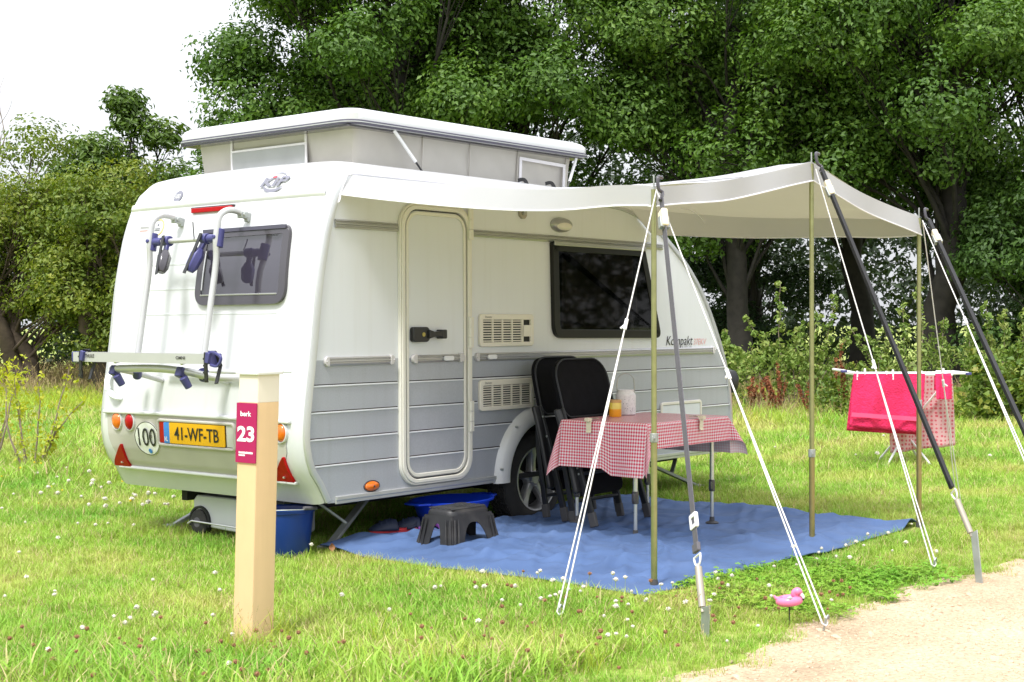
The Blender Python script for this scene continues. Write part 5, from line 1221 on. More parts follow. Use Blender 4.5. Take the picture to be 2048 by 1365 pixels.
# ------------------------------------------------------------------ number post
pp = np.array([-.985, 5.50, 0.]); ang = math.radians(51); pa = np.array([math.cos(ang), math.sin(ang), 0]); pb = np.array([-math.sin(ang), math.cos(ang), 0]); hw = .055
post = thing('number_post', 'square sand-coloured wooden post with a magenta number sign in the foreground grass', 'post', tuple(pp), frame='W')
lean = np.array([.030, 0, 0])
def pf(u, v, w): return tuple(pp + pa * u + pb * v + np.array([0, 0, w]) + lean * (w - .5))
Q = roundpoly([(-hw, -hw), (hw, -hw), (hw, hw), (-hw, hw)], .006, 3)
mb = MB(); mb.rings([[pf(u, v, w) for u, v in Q] for w in (-.1, .2, .5, .8, .93)], True); mb.build('shaft', M['post'], post, smooth=30)
mb = MB(); mb.rings([[pf(u, v, w) for u, v in Q] for w in (.9305, 1.0, 1.042)], True); mb.build('white_top', M['postwhite'], post, smooth=30)
mb = MB(); mb.rings([[pf(u * k, v * k, w) for u, v in Q] for k, w in ((1.17, 1.036), (1.20, 1.040), (1.20, 1.050), (1.12, 1.056), (.5, 1.066))], True); mb.build('cap', M['whiteplastic'], post, smooth=40)
# sign on the face towards the left: normal -pa
def sf(u, v, w): return pf(-hw - w, u, v)
mb = MB(); mb.prism(rrect(-.057, .700, .057, .928, .002), .001, .006, sf); sg = mb.build('number_sign', M['sign'], post, smooth=0)
def sconf(p): return p
def sletter(t, z, y, **k): 
    return lettering('lettering', t, pf(-hw - .0062, y, z), tuple(-pb), (lean[0], lean[1], 1), material=M['signink'], parent=sg, depth=.0008, **k)
sletter('berk', .887, .002, height=.020, width=.062, bold=.03); sletter('23', .810, 0, height=.060, width=.098, bold=.035)
for z, a, b_, hh in ((.7385, .038, -.036, .0075), (.7285, .038, .002, .006)):
    mb = MB(); rr5 = random.Random(8); y = a
    while y > b_:
        w_ = rr5.uniform(.003, .009); mb.prism([(y, z - hh / 2), (y, z + hh / 2 * rr5.uniform(.7, 1.3)), (y - w_, z + hh / 2 * rr5.uniform(.7, 1.2)), (y - w_, z - hh / 2)], .006, .0068, sf); y -= w_ + .0012
    mb.build('small_print', M['signink'], sg, smooth=0)

# ------------------------------------------------------------------ flamingo on a stick
fb = np.array([1.115, 5.775, 0.])
fl = thing('flamingo_ornament', 'little pink flamingo swim-ring ornament on a black stick beside the path', 'ornament', tuple(fb), frame='W')
mb = MB(); mb.tube([tuple(fb + (0, 0, -.05)), tuple(fb + (0, 0, .085))], .0028, 8); mb.build('stick', M['black'], fl)
c = fb + np.array([0, 0, .105]); mb = MB()
mb.rings([[tuple(c + np.array([(.034 + .019 * math.cos(b_)) * math.cos(a) * 1.05, (.034 + .019 * math.cos(b_)) * math.sin(a) * .9, .019 * math.sin(b_) + .004 * math.cos(a)])) for b_ in np.linspace(0, 2 * math.pi, 14, endpoint=False)] for a in np.linspace(0, 2 * math.pi, 32, endpoint=False)], closed=True)
mb.tube(smooth_path([tuple(c + (-.040, 0, .002)), tuple(c + (-.056, 0, .012)), tuple(c + (-.062, 0, .022))], 5), [.014, .013, .011, .009, .008, .007, .006, .005, .004, .003, .002], 10)
ring = mb.build('ring_body', M['pinkplastic'], fl, smooth=80)
mb = MB(); mb.tube(smooth_path([tuple(c + (.030, -.004, .004)), tuple(c + (.026, -.008, .020)), tuple(c + (.018, -.012, .030)), tuple(c + (.024, -.016, .040)), tuple(c + (.038, -.018, .037)), tuple(c + (.046, -.019, .028))], 5), [.016] * 6 + [.015] * 5 + [.014] * 4 + [.015, .016, .017, .0165, .0155, .014, .012, .010, .008, .006, .005], 12); hd = mb.build('neck', M['pinkplastic'], fl, smooth=80)
mb = MB(); mb.tube(smooth_path([tuple(c + (.042, -.019, .030)), tuple(c + (.051, -.021, .020)), tuple(c + (.053, -.022, .009))], 4), [.0095, .009, .008, .007, .0065, .006, .005, .004, .002], 10); bkp = mb.build('bill', M['whiteplastic'], fl, smooth=80)
mb = MB(); mb.tube([tuple(c + (.0528, -.022, .012)), tuple(c + (.053, -.022, .004))], [.0055, .002], 8); mb.lathe([(.0001, 0), (.0028, .001), (.0001, .003)], tuple(c + (.030, -.033, .040)), 'Y', 8); mb.build('bill_tip', M['black'], bkp)
mb = MB(); mb.tube([tuple(c + (-.020, -.034, .012)), tuple(c + (-.004, -.038, .018)), tuple(c + (.010, -.034, .012))], [.003, .009, .003], 10); mb.build('wing', M['inksilver'], fl, smooth=80)

# ------------------------------------------------------------------ drying rack
RY = 12.30
dr_ = thing('drying_rack', 'white folding drying rack standing on the grass beyond the awning', 'drying rack', (3.32, RY, 0), frame='W')
def rw_(x, y, z): return (x, RY + y, z)
ZT = .79
mb = MB()
for y in (-.24, .24): mb.tube([rw_(2.92, y, ZT), rw_(3.70, y, ZT)], .010, 8)
for x in (2.92, 3.70): mb.tube([rw_(x, -.24, ZT), rw_(x, .24, ZT)], .010, 8)
mb.build('frame', M['whiteplastic'], dr_)
mb = MB()
for k in range(9): mb.tube([rw_(2.92, -.20 + .05 * k, ZT + .006), rw_(3.70, -.20 + .05 * k, ZT + .006)], .0032, 6)
mb.build('line_bar', M['whiteplastic'], dr_)
for x0, x1, dz in ((2.92, 2.80, .035), (3.70, 3.85, .01)):
    mb = MB(); mb.tube([rw_(x0, -.22, ZT + .01), rw_(x1, -.20, ZT + dz), rw_(x1, .20, ZT + dz), rw_(x0, .22, ZT + .01)], .011, 8)
    for k in range(4): mb.tube([rw_(x0 + (x1 - x0) * (k + 1) / 5, -.21, ZT + .01 + dz * (k + 1) / 5), rw_(x0 + (x1 - x0) * (k + 1) / 5, .21, ZT + .01 + dz * (k + 1) / 5)], .0032, 6)
    wg = mb.build('wing', M['whiteplastic'], dr_)
    mb = MB(); mb.box(rw_(x1, -.20, ZT + dz - .004), (.05, .03, .022)); mb.build('wing_joint', M['navy'], wg, bevel=.004)
for y, ya in ((-.2, .25), (.2, -.25)):
    for sx_ in (-1, 1):
        mb = MB(); mb.tube([rw_(3.36 + sx_ * .34, y, ZT - .01), rw_(3.36 - sx_ * .0 - sx_ * .20, ya * .7, .0)], .0095, 8); mb.build('leg', M['whiteplastic'], dr_)
mb = MB(); mb.tube([rw_(3.16, -.175, .02), rw_(3.16, .175, .02)], .009, 8); mb.tube([rw_(3.56, -.175, .02), rw_(3.56, .175, .02)], .009, 8); mb.build('foot_bar', M['whiteplastic'], dr_)
mb = MB(); mb.box(rw_(3.36, .05, ZT - .10), (.44, .012, .19)); solo(mb, 'garment', M['navy'], 'dark navy garment hanging in the middle of the drying rack behind the towel', 'garment', (3.36, RY + .05, ZT - .1), frame='W', bevel=.004)
# hung cloths: a sheet folded over a bar
def hung(name, x0, x1, y, zt, drop_f, drop_b, m, label, cat, skew=0.0, wav=.012, slant=0.0, thick=.006, seed=0, lowslant=0.0):
    mb = MB(); rs = random.Random(seed); ph = rs.uniform(0, 6)
    def f(u, v):
        x = x0 + (x1 - x0) * u; tot = drop_f + drop_b; s_ = v * tot
        zt_ = zt + slant * (u - .5)
        if s_ < drop_b: d = drop_b - s_; yy = y + .012 + .05 * (d / tot); 
        else: d = s_ - drop_b; yy = y - .012 - .035 * (d / tot)
        d2 = d * (1 + lowslant * (u - .5) * (1 if s_ > drop_b else .6))
        yy += wav * 1.6 * math.sin(u * 9 + ph + 2 * v) * min(1, d / .2) + wav * .6 * math.sin(u * 23 + ph * 2 + 3 * v) * min(1, d / .3)
        return (x + skew * d, yy, zt_ - d2 + .010 * (1 - min(1, d / .02)) )
    mb.grid(f, 40, 40); return solo(mb, name, m, label, cat, ((x0 + x1) / 2, y, zt - .2), frame='W', smooth=80, solid=thick)
tw = hung('bath_towel', 2.875, 3.47, RY - .245, .802, .47, .50, M['towel'], 'hot pink bath towel hanging over the near edge of the drying rack', 'towel', skew=-.10, lowslant=.12, seed=1, thick=.010)
mb = MB(); mb.tube([(2.868 - .10 * .36 + (.595) * u + .0, RY - .245 - .078 + .012 * math.sin(u * 9 + 0.8), .802 - .36 * (1 + .12 * (u - .5))) for u in np.linspace(.01, .995, 30)], .1, flat=(.006, .035, (0, 0, 1))); BASE[tw.name] = np.array([(2.875 + 3.47) / 2, RY - .245, .602]); mb.build('woven_band', M['towelband'], tw, smooth=60)
hung('dotted_cloth', 3.20, 3.755, RY - .05, .79, .64, .50, M['dots'], 'pale pink cloth with red dots hanging at the right of the drying rack', 'cloth', skew=.03, lowslant=-.10, wav=.02, seed=4, thick=.004)
hung('wash_mitt', 3.555, 3.685, RY - .245, .785, .20, .12, M['towel'], 'small hot pink wash mitt pegged at the right of the bath towel', 'wash mitt', wav=.012, seed=9, thick=.016)
wh = 'white clothes peg '
for k, (x, m, lab) in enumerate(((2.90, 'whiteplastic', wh + 'at the left corner of the bath towel'), (2.965, 'whiteplastic', wh + 'second from the left above the bath towel'), (3.145, 'whiteplastic', wh + 'third from the left, above the middle of the bath towel'),
                     (3.20, 'whiteplastic', wh + 'fourth from the left, left of the black peg'), (3.315, 'black', 'black clothes peg between the white pegs'), (3.44, 'whiteplastic', wh + 'at the right corner of the bath towel'), (3.625, 'whiteplastic', wh + 'holding the small wash mitt'))):
    z = .795; y = RY - .245; hgt = (.03, .05, .028, .04, .03, .03, .05)[k]
    mb = MB(); mb.tube([(x, y - .014, z - .045), (x, y - .013, z), (x + .002, y - .005, z + hgt)], .1, flat=(.013, .006, (0, 1, 0))); mb.tube([(x, y + .014, z - .035), (x, y + .010, z), (x + .002, y + .006, z + hgt)], .1, flat=(.013, .006, (0, 1, 0))); mb.tube([(x - .008, y, z + .010), (x + .008, y, z + .010)], .005, 8)
    solo(mb, 'clothes_peg', M[m], lab, 'clothes peg', (x, y, z), 'clothes pegs on the drying rack', frame='W', bevel=.0015)

# dry leaf on the corner of the sheet
lw = np.array([-.962, 7.62, .012]); mb = MB(); mb.grid(lambda u, v: tuple(lw + np.array([(u - .5) * .034 * math.sin(math.pi * min(max(v, .05), .95)), .02 * math.sin(u * 3) * v, .046 * v + .012 * abs(u - .5)])), 6, 8)
solo(mb, 'dry_leaf', M['leafbrown'], 'curled brown dry leaf lying on the corner of the blue groundsheet', 'leaf', tuple(lw), frame='W', smooth=60)
# ------------------------------------------------------------------ foliage
LM = {}
LM['oak'] = leafmat('oak_leaf', [(.042, .100, .014), (.070, .145, .020), (.108, .20, .028), (.20, .305, .05)], .30)
LM['oakdark'] = leafmat('dark_oak_leaf', [(.030, .072, .015), (.050, .105, .020), (.076, .148, .027), (.13, .215, .04)], .28)
LM['wood'] = leafmat('shaded_wood_leaf', [(.010, .022, .008), (.016, .032, .010), (.024, .045, .013), (.036, .062, .018)], .2)  # canopy shade of the far wood is put into these darker greens
LM['haw'] = leafmat('hawthorn_leaf', [(.075, .13, .016), (.12, .18, .022), (.19, .24, .032), (.32, .33, .05)], .30)
LM['laurel'] = leafmat('plum_leaf', [(.05, .10, .016), (.08, .145, .022), (.12, .20, .030), (.22, .27, .04)], .28, rough=.35)
LM['shrub'] = leafmat('shrub_leaf', [(.14, .23, .045), (.20, .30, .065), (.28, .36, .09), (.38, .40, .13)], .35)
LM['bramble'] = leafmat('bramble_leaf', [(.08, .15, .022), (.12, .20, .032), (.19, .26, .045), (.34, .32, .06)], .32)
LM['sapling'] = leafmat('sapling_leaf', [(.30, .36, .03), (.40, .45, .04), (.48, .48, .05), (.52, .46, .07)], .4)
LM['yew'] = leafmat('yew_needle', [(.015, .038, .012), (.024, .052, .016), (.034, .07, .02), (.05, .09, .024)], .2)

def leaf_cloud(centers, spread, per, size, up=.5, squash=.75, seed=1, cl=None, aspect=.55, outs=None):
    """leaf faces scattered in balls; every leaf is a small folded rhomb. returns verts, tris, clump value"""
    g = np.random.default_rng(seed); centers = np.asarray(centers, float); n = len(centers); N = n * per
    sp = np.broadcast_to(np.asarray(spread, float), (n,))
    d = g.normal(size=(N, 3)); d /= np.linalg.norm(d, axis=1)[:, None]
    rad = g.uniform(.25, 1.0, N) ** .6
    off = d * rad[:, None] * np.repeat(sp, per)[:, None]; off[:, 2] *= squash
    c = np.repeat(centers, per, 0) + off
    nr = d * .7 + g.normal(size=(N, 3)) * .45; nr[:, 2] += up
    if outs is not None: nr += np.repeat(np.asarray(outs), per, 0) * .75; nr /= np.linalg.norm(nr, axis=1)[:, None]
    t = g.normal(size=(N, 3)); t[:, 2] -= .3; t -= nr * (t * nr).sum(1)[:, None]; t /= np.linalg.norm(t, axis=1)[:, None]
    b = np.cross(nr, t); s = size * g.uniform(.5, 1.4, N)[:, None]; w = s * aspect * .5
    v = np.empty((N, 4, 3)); v[:, 0] = c - t * s * .5; v[:, 1] = c + b * w + nr * s * .14 + t * s * .05; v[:, 2] = c + t * s * .5 - nr * s * .08; v[:, 3] = c - b * w + nr * s * .14 + t * s * .05
    k = np.arange(N)[:, None] * 4
    tris = np.concatenate([k + np.array([0, 1, 2]), k + np.array([0, 2, 3])], 1).reshape(-1, 3)
    clu = g.uniform(0, 1, n) if cl is None else np.asarray(cl)
    return v.reshape(-1, 3), tris, np.repeat(np.repeat(clu, per), 4)
def limb(mb, a, b_, r0, r1, wob, rnd, n=6, sides=8):
    a, b_ = Vector(a), Vector(b_); L_ = (b_ - a).length; P = []; rr = []
    o1 = Vector((rnd.uniform(-1, 1), rnd.uniform(-1, 1), rnd.uniform(-.2, .6))) * wob * L_
    for k in range(n + 1):
        t = k / n; P.append(a.lerp(b_, t) + o1 * math.sin(math.pi * t) + Vector((rnd.uniform(-1, 1), rnd.uniform(-1, 1), rnd.uniform(-1, 1))) * wob * L_ * .12 * (0 < k < n)); rr.append(r0 + (r1 - r0) * t ** .8)
    mb.tube([tuple(p) for p in P], rr, sides, caps=False); return P
def tree(name, label, cat, group, base, lumps, lm, bark, trunk_r, seed, leaf=.11, sub=22, per=42, subr=(.30, .48), trunk_top=None, lean=(0, 0), zmax=None, up=.5, bare=0, stems=1, squash=.75, aspect=.55, outer=.55):
    """lumps: (x, y, z, r) relative to the base"""
    rnd = random.Random(seed); g = np.random.default_rng(seed)
    root = thing(name, label, cat, (base[0], base[1], 0), group, 'W'); BASE[root.name] = np.zeros(3)
    tb = MB(); lb = MB(); tops = []
    for s_ in range(stems):
        ox, oy = (0, 0) if stems == 1 else (rnd.uniform(-.35, .35), rnd.uniform(-.3, .3))
        top = trunk_top if trunk_top else max(1.5, np.mean([l[2] for l in lumps]))
        P = [Vector((ox + lean[0] * t + rnd.uniform(-1, 1) * trunk_r * .5 * (t > 0), oy + lean[1] * t + rnd.uniform(-1, 1) * trunk_r * .5 * (t > 0), -.1 + (top + .1) * t)) for t in np.linspace(0, 1, 9)]
        rr = [trunk_r * (1.45 if k == 0 else 1.12 if k == 1 else 1) * (1 - .55 * k / 8) for k in range(9)]
        tb.tube([tuple(p) for p in P], rr, 12, caps=False); tops.append((P, rr))
    cents, rads, cls, outs = [], [], [], []
    for i, (lx, ly, lz, lr) in enumerate(lumps):
        P, rr = tops[i % stems]; k = min(8, max(2, int(8 * min(1, (lz - lr * .8) / max(P[-1].z, .1)) * rnd.uniform(.55, .95)))); 
        Q = limb(lb, P[k], (lx, ly, lz), rr[k] * .26, .008, .10, rnd, 7, 7)
        lc = rnd.random()
        for j in range(sub):
            d = g.normal(size=3); d /= np.linalg.norm(d); d[2] = d[2] if d[2] > -.35 else d[2] * .5
            q = np.array([lx, ly, lz]) + d * lr * g.uniform(outer, 1.0) * np.array([1, 1, .85]); cents.append(q); outs.append(d); rads.append(g.uniform(*subr)); cls.append(.55 * lc + .45 * g.random())
            if j % 4 == 0: limb(lb, Q[rnd.randint(3, 7)], tuple(q), .014, .004, .12, rnd, 3, 4)
    tb.build('trunk', bark, root, smooth=60); lb.build('limbs', bark, root, smooth=60)
    v, f, c = leaf_cloud(cents, rads, per, leaf, up, squash, seed + 100, cls, aspect, outs)
    if zmax: 
        pass
    fastmesh('crown', v, f, lm, root, c); return root
def ball_lumps(n, c, r, lr, seed, zmin=None, front=None):
    g = np.random.default_rng(seed); out = []
    while len(out) < n:
        d = g.uniform(-1, 1, 3); q = np.linalg.norm(d)
        if q > 1 or q < .35: continue
        p = np.array(c) + d * np.array(r)
        if zmin is not None and p[2] < zmin: continue
        out.append((p[0], p[1], p[2], g.uniform(*lr)))
    return out
# --- oaks behind the caravan
OG = 'oaks along the back of the pitch'
def oak(x, d, rx, zc, rz, n, seed, tr, label, dark=False, zmin=2.2, leaf=.088, ttop=None, lean=(0, 0), lr=(.65, 1.15), per=72, extra=()):
    L_ = ball_lumps(n, (0, 0, zc), (rx, rx * .75, rz), lr, seed, zmin) + list(extra)
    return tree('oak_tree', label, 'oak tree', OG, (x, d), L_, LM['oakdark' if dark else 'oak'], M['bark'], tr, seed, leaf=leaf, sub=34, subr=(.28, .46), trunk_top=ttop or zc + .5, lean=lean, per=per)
oak(-1.9, 23.5, 2.7, 5.9, 2.8, 42, 21, .26, 'broad light green oak rising directly behind the raised caravan roof', zmin=3.3, extra=((-2.75, .2, 5.6, .62), (-2.6, 0, 4.3, .6), (-2.9, .3, 3.5, .5), (-2.2, 0, 7.3, .7)))
oak(.1, 24.5, 2.35, 5.6, 3.0, 36, 22, .22, 'oak behind the front half of the raised roof, with sky gaps at its right', zmin=2.2)
oak(3.75, 24.0, 2.2, 5.7, 3.0, 38, 23, .21, 'oak behind the canopy peak, its crown hanging low over the canopy', zmin=2.7)
oak(4.6, 27.0, 2.1, 6.2, 2.8, 18, 24, .21, 'slim oak with bare lower trunk between the caravan front and the tallest pole', True, zmin=4.2)
oak(6.15, 25.5, 2.2, 5.8, 3.0, 30, 25, .23, 'dark oak with a straight trunk above the drying rack', True, zmin=3.0)
oak(6.85, 22.6, 2.4, 5.6, 3.0, 44, 26, .29, 'thick-trunked oak beside the far awning pole', zmin=2.4, lean=(.1, 0))
oak(9.1, 23.0, 2.6, 5.0, 3.3, 40, 27, .24, 'oak at the right edge with foliage reaching low', zmin=2.0)
# --- hedge trees on the left
HG = 'hedgerow trees on the left'
tree('hawthorn_tree', 'olive green hawthorn with leaning trunks at the far left of the meadow', 'hawthorn', HG, (-7.6, 24), ball_lumps(30, (-.3, -.2, 2.5), (1.45, 1.1, 1.85), (.5, .8), 31, .9), LM['haw'], M['barkred'], .17, 31, leaf=.075, sub=22, per=52, subr=(.20, .34), trunk_top=2.2, lean=(-.9, 0), stems=2)
tree('hawthorn_tree', 'yellowish hawthorn touching the caravan rear edge on the left', 'hawthorn', HG, (-6.0, 23), ball_lumps(26, (-.25, -.2, 2.2), (1.1, .9, 1.5), (.45, .7), 32, .95), LM['haw'], M['barkred'], .19, 32, leaf=.072, sub=22, per=52, subr=(.20, .32), trunk_top=2.0, lean=(-.7, 0), stems=2)
tree('hawthorn_tree', 'hawthorn cut by the left edge of the photo, below the bare twigs', 'hawthorn', HG, (-9.4, 25), ball_lumps(26, (0, 0, 2.2), (1.3, 1.0, 1.5), (.45, .7), 33, .8), LM['haw'], M['barkred'], .16, 33, leaf=.075, sub=22, per=52, subr=(.2, .34), trunk_top=2.2, stems=2)
tree('plum_tree', 'glossy green plum tree with upright shoots behind the caravan rear', 'plum tree', HG, (-6.9, 26.5), ball_lumps(44, (0, 0, 2.7), (1.9, 1.1, 1.75), (.5, .8), 34, 1.0) + [(-.1, 0, 5.0, .28), (-.25, 0, 5.35, .22), (-.9, 0, 4.5, .3), (.5, 0, 4.7, .35), (-1.3, 0, 4.0, .35)], LM['laurel'], M['bark'], .15, 34, leaf=.13, sub=22, per=36, subr=(.22, .36), trunk_top=3.0, aspect=.36, stems=2)
tree('plum_tree', 'darker plum tree showing between the two olive hawthorns', 'plum tree', HG, (-7.4, 28.5), ball_lumps(18, (0, 0, 2.6), (1.5, 1.0, 1.5), (.5, .8), 35, .8), LM['oakdark'], M['bark'], .15, 35, leaf=.13, sub=20, per=36, subr=(.24, .38), trunk_top=2.4, aspect=.40, stems=2)
# bare tree
def bare(base, h, seed, label):
    root = thing('bare_tree', label, 'bare tree', (base[0], base[1], 0), None, 'W'); BASE[root.name] = np.zeros(3); rnd = random.Random(seed); tb, lb = MB(), MB()
    P = limb(tb, (0, 0, -.1), (.1, 0, h * .62), .10, .035, .04, rnd, 8, 8); tb.build('trunk', M['twig'], root)
    def rec(p, d, L_, r, k):
        q = p + d * L_; pts = limb(lb, p, q, r, r * .5, .07, rnd, 4, 5)
        if k == 0: return
        for _ in range(3):
            dd = (d + Vector((rnd.uniform(-.75, .75), rnd.uniform(-.5, .5), rnd.uniform(-.1, .5)))).normalized(); rec(pts[rnd.randint(2, 4)], dd, L_ * rnd.uniform(.55, .8), r * .55, k - 1)
    for k in range(7):
        rec(P[rnd.randint(3, 8)], Vector((rnd.uniform(-.8, .8), rnd.uniform(-.5, .5), rnd.uniform(.5, 1))).normalized(), h * .22, .04, 3)
    lb.build('twigs', M['twig'], root); return root
bare((-10.5, 30), 6.3, 41, 'leafless grey tree rising above the hedge at the far left')
# --- shrubs in front of the oaks
SG = 'young shrubs at the wood edge'
def spray(name, base, label, lm, shoots, seed, leaf, per, group=SG, cat='shrub', lumps=(), stem=M['twig'], aspect=.55, tipcol=None, subr=(.05, .09)):
    """shrub of long leafy shoots: shoots = (dx, dy, height, start)"""
    root = thing(name, label, cat, (base[0], base[1], 0), group, 'W'); BASE[root.name] = np.zeros(3); rnd = random.Random(seed); g = np.random.default_rng(seed); lb = MB(); cents = []; rad = []
    for (dx, dy, h, st0) in shoots:
        P = limb(lb, (dx * st0, dy * st0, 0), (dx, dy, h), .012, .003, .08, rnd, 8, 5)
        for k in range(26):
            t = .18 + .82 * k / 25; i = min(7, int(t * 8)); p = P[i].lerp(P[i + 1], t * 8 - i); cents.append(np.array(p) + g.normal(size=3) * .025); rad.append(rnd.uniform(*subr) * (1.3 - .8 * t))
    for (x, y, z, r) in lumps:
        limb(lb, (x * .3, y * .3, 0), (x, y, z), .012, .004, .1, rnd, 5, 5)
        for j in range(26):
            d = g.normal(size=3); d /= np.linalg.norm(d); cents.append(np.array([x, y, z]) + d * r * g.uniform(.4, 1)); rad.append(rnd.uniform(.10, .16))
    lb.build('stems', stem, root); v, f, c = leaf_cloud(cents, rad, per, leaf, .3, 1.0, seed + 5, None, aspect); fastmesh('leaves', v, f, lm, root, c); return root
spray('young_hawthorn', (3.75, 19.2), 'young hawthorn with long reddish-tipped shoots behind the tallest awning pole', LM['shrub'], [(-.15, 0, 1.80, .1), (-.6, .1, 1.32, .2), (.55, 0, 1.60, .1), (.75, 0, 1.05, .2), (-.85, 0, .98, .3), (-1.15, 0, .72, .3), (.35, 0, 1.35, .2), (-.35, .1, 1.1, .2), (.15, 0, 1.25, .1), (.72, .1, .55, .3)], 51, .062, 13, lumps=((-.25, 0, .78, .30), (.1, 0, .85, .32), (.0, -.1, .62, .30), (-.5, 0, .66, .2), (.35, 0, .70, .25)))
spray('nettle_clump', (5.35, 18.6), 'light green leafy shoots standing left of the far awning pole', LM['shrub'], [(-.75, 0, 1.05, .5), (-.5, 0, 1.18, .6), (-.25, .1, 1.45, .6), (-.05, 0, 1.70, .7), (.1, 0, 1.1, .6), (-.6, .1, .8, .5), (-.85, 0, .72, .5), (.25, 0, 1.3, .6), (-.35, 0, .95, .6), (-.95, 0, 1.15, .5)], 52, .070, 12, lumps=((-.3, 0, .55, .3), (.1, 0, .6, .32), (-.6, 0, .42, .25), (.3, .1, .8, .25)), aspect=.4)
spray('nettle_clump', (6.15, 18.3), 'tall leafy shoots right of the far awning pole, behind the black strap', LM['shrub'], [(-.1, 0, 1.45, .5), (.15, 0, 1.35, .6), (.4, 0, 1.42, .6), (.55, .1, 1.15, .6), (-.3, 0, 1.2, .6), (.75, 0, 1.0, .5), (0, .1, 1.0, .6), (.3, 0, .9, .6)], 53, .075, 13, lumps=((-.1, 0, .62, .34), (.3, 0, .66, .36), (.0, -.1, .34, .3), (.5, 0, .4, .3)), aspect=.42)
spray('bramble_bush', (5.85, 17.2), 'dark leafy bush directly right of the hanging dotted cloth', LM['bramble'], [(.2, 0, .95, .4), (-.3, 0, .85, .4), (.5, 0, .8, .4)], 54, .085, 16, lumps=((-.15, 0, .52, .34), (.25, 0, .50, .36), (.1, -.2, .28, .34), (.55, 0, .32, .3), (-.3, 0, .26, .28)))
spray('bramble_bush', (6.9, 18.2), 'low yellow-flecked bush at the right edge of the photo', LM['bramble'], [(.3, 0, .9, .4), (-.2, 0, .85, .4), (.6, 0, .95, .4), (-.5, 0, .75, .5)], 55, .075, 16, lumps=((-.35, 0, .42, .34), (.1, 0, .48, .36), (.55, 0, .50, .36), (.2, -.2, .26, .34), (.9, 0, .4, .34)))
spray('bramble_bush', (4.35, 17.6), 'bushy weeds at the left end of the drying rack', LM['bramble'], [(-.2, 0, .72, .5), (.15, 0, .78, .5), (-.45, 0, .6, .5), (.0, .1, .65, .5)], 56, .062, 15, lumps=((-.2, 0, .36, .3), (.2, 0, .38, .3), (-.5, 0, .25, .26), (0, -.15, .2, .26)), aspect=.4)
spray('hazel_sprig', (3.05, 20.2), 'bright green sprig just beyond the caravan front edge', LM['shrub'], [(-.2, 0, 1.0, .5), (.1, 0, .9, .5), (-.05, 0, 1.15, .5)], 57, .09, 13, lumps=((-.1, 0, .78, .26), (.12, 0, .62, .26)))
spray('sapling', (-3.98, 11.9), 'small yellow-green sapling with a pale crooked stem in the left meadow', LM['sapling'], [(-.12, 0, .62, .5), (.06, 0, .80, .2), (.30, 0, .86, .1), (.42, .05, .62, .1), (-.15, 0, .80, .3), (.22, -.05, .42, .1)], 58, .040, 4, group='saplings in the left meadow', cat='sapling', lumps=((-.22, 0, .72, .13),), aspect=.6)
spray('sapling', (-4.55, 12.4), 'yellow-green sapling at the left edge of the photo', LM['sapling'], [(-.1, 0, .75, .4), (.12, 0, .9, .3), (.3, 0, .8, .3), (0, .1, .55, .3)], 59, .040, 5, group='saplings in the left meadow', cat='sapling', lumps=((0, 0, .78, .16), (.22, 0, .82, .14)), aspect=.6)
tree('yew_bush', 'dark evergreen yew between the trunks behind the caravan front', 'yew', None, (4.35, 26.0), ball_lumps(16, (0, 0, 1.9), (1.0, .8, 1.5), (.4, .6), 61, .6), LM['yew'], M['bark'], .09, 61, leaf=.10, sub=20, per=44, subr=(.2, .32), trunk_top=2.4, aspect=.28)
tree('holly_bush', 'dark holly at the right edge behind the black straps', 'holly', None, (8.1, 21.6), ball_lumps(26, (0, 0, 1.75), (1.2, .8, 1.6), (.4, .6), 62, .5), LM['oakdark'], M['bark'], .08, 62, leaf=.085, sub=20, per=44, subr=(.2, .32), trunk_top=2.0)
# --- rust-coloured docks
def dock(x, y, h, seed, n, label):
    root = thing('dock_plant', label, 'dock plant', (x, y, 0), 'rust-coloured dock plants', 'W'); BASE[root.name] = np.zeros(3); rnd = random.Random(seed); sb = MB(); cents = []
    for k in range(n):
        a = rnd.uniform(0, 6.28); l = rnd.uniform(.02, .26) if k else .02; hh = h * (1 if k == 0 else rnd.uniform(.55, .85)); P = limb(sb, (0, 0, 0), (l * math.cos(a) * 1.2, l * math.sin(a), hh), .006, .002, .08, rnd, 6, 5)
        for j in range(60):
            t = rnd.uniform(.35, 1) * 6; i = min(5, int(t)); cents.append(np.array(P[i].lerp(P[i + 1], t - i)))
    sb.build('stems', M['dock'], root); v, f, c = leaf_cloud(cents, .028, 4, .024, .2, 1, seed, None, .8); fastmesh('seed_heads', v, f, M['dock'], root, c)
for a in ((3.45, 18.6, .72, 71, 9, 'rust-red dock spikes below the young hawthorn'), (3.15, 18.9, .52, 72, 6, 'short rust-red dock nearest the caravan front edge'), (4.12, 17.9, .98, 73, 6, 'tallest rust-red dock spike, left of the drying rack'), (3.8, 18.3, .55, 74, 6, 'bent rust-brown dock between the hawthorn and the tallest dock')): dock(*a)

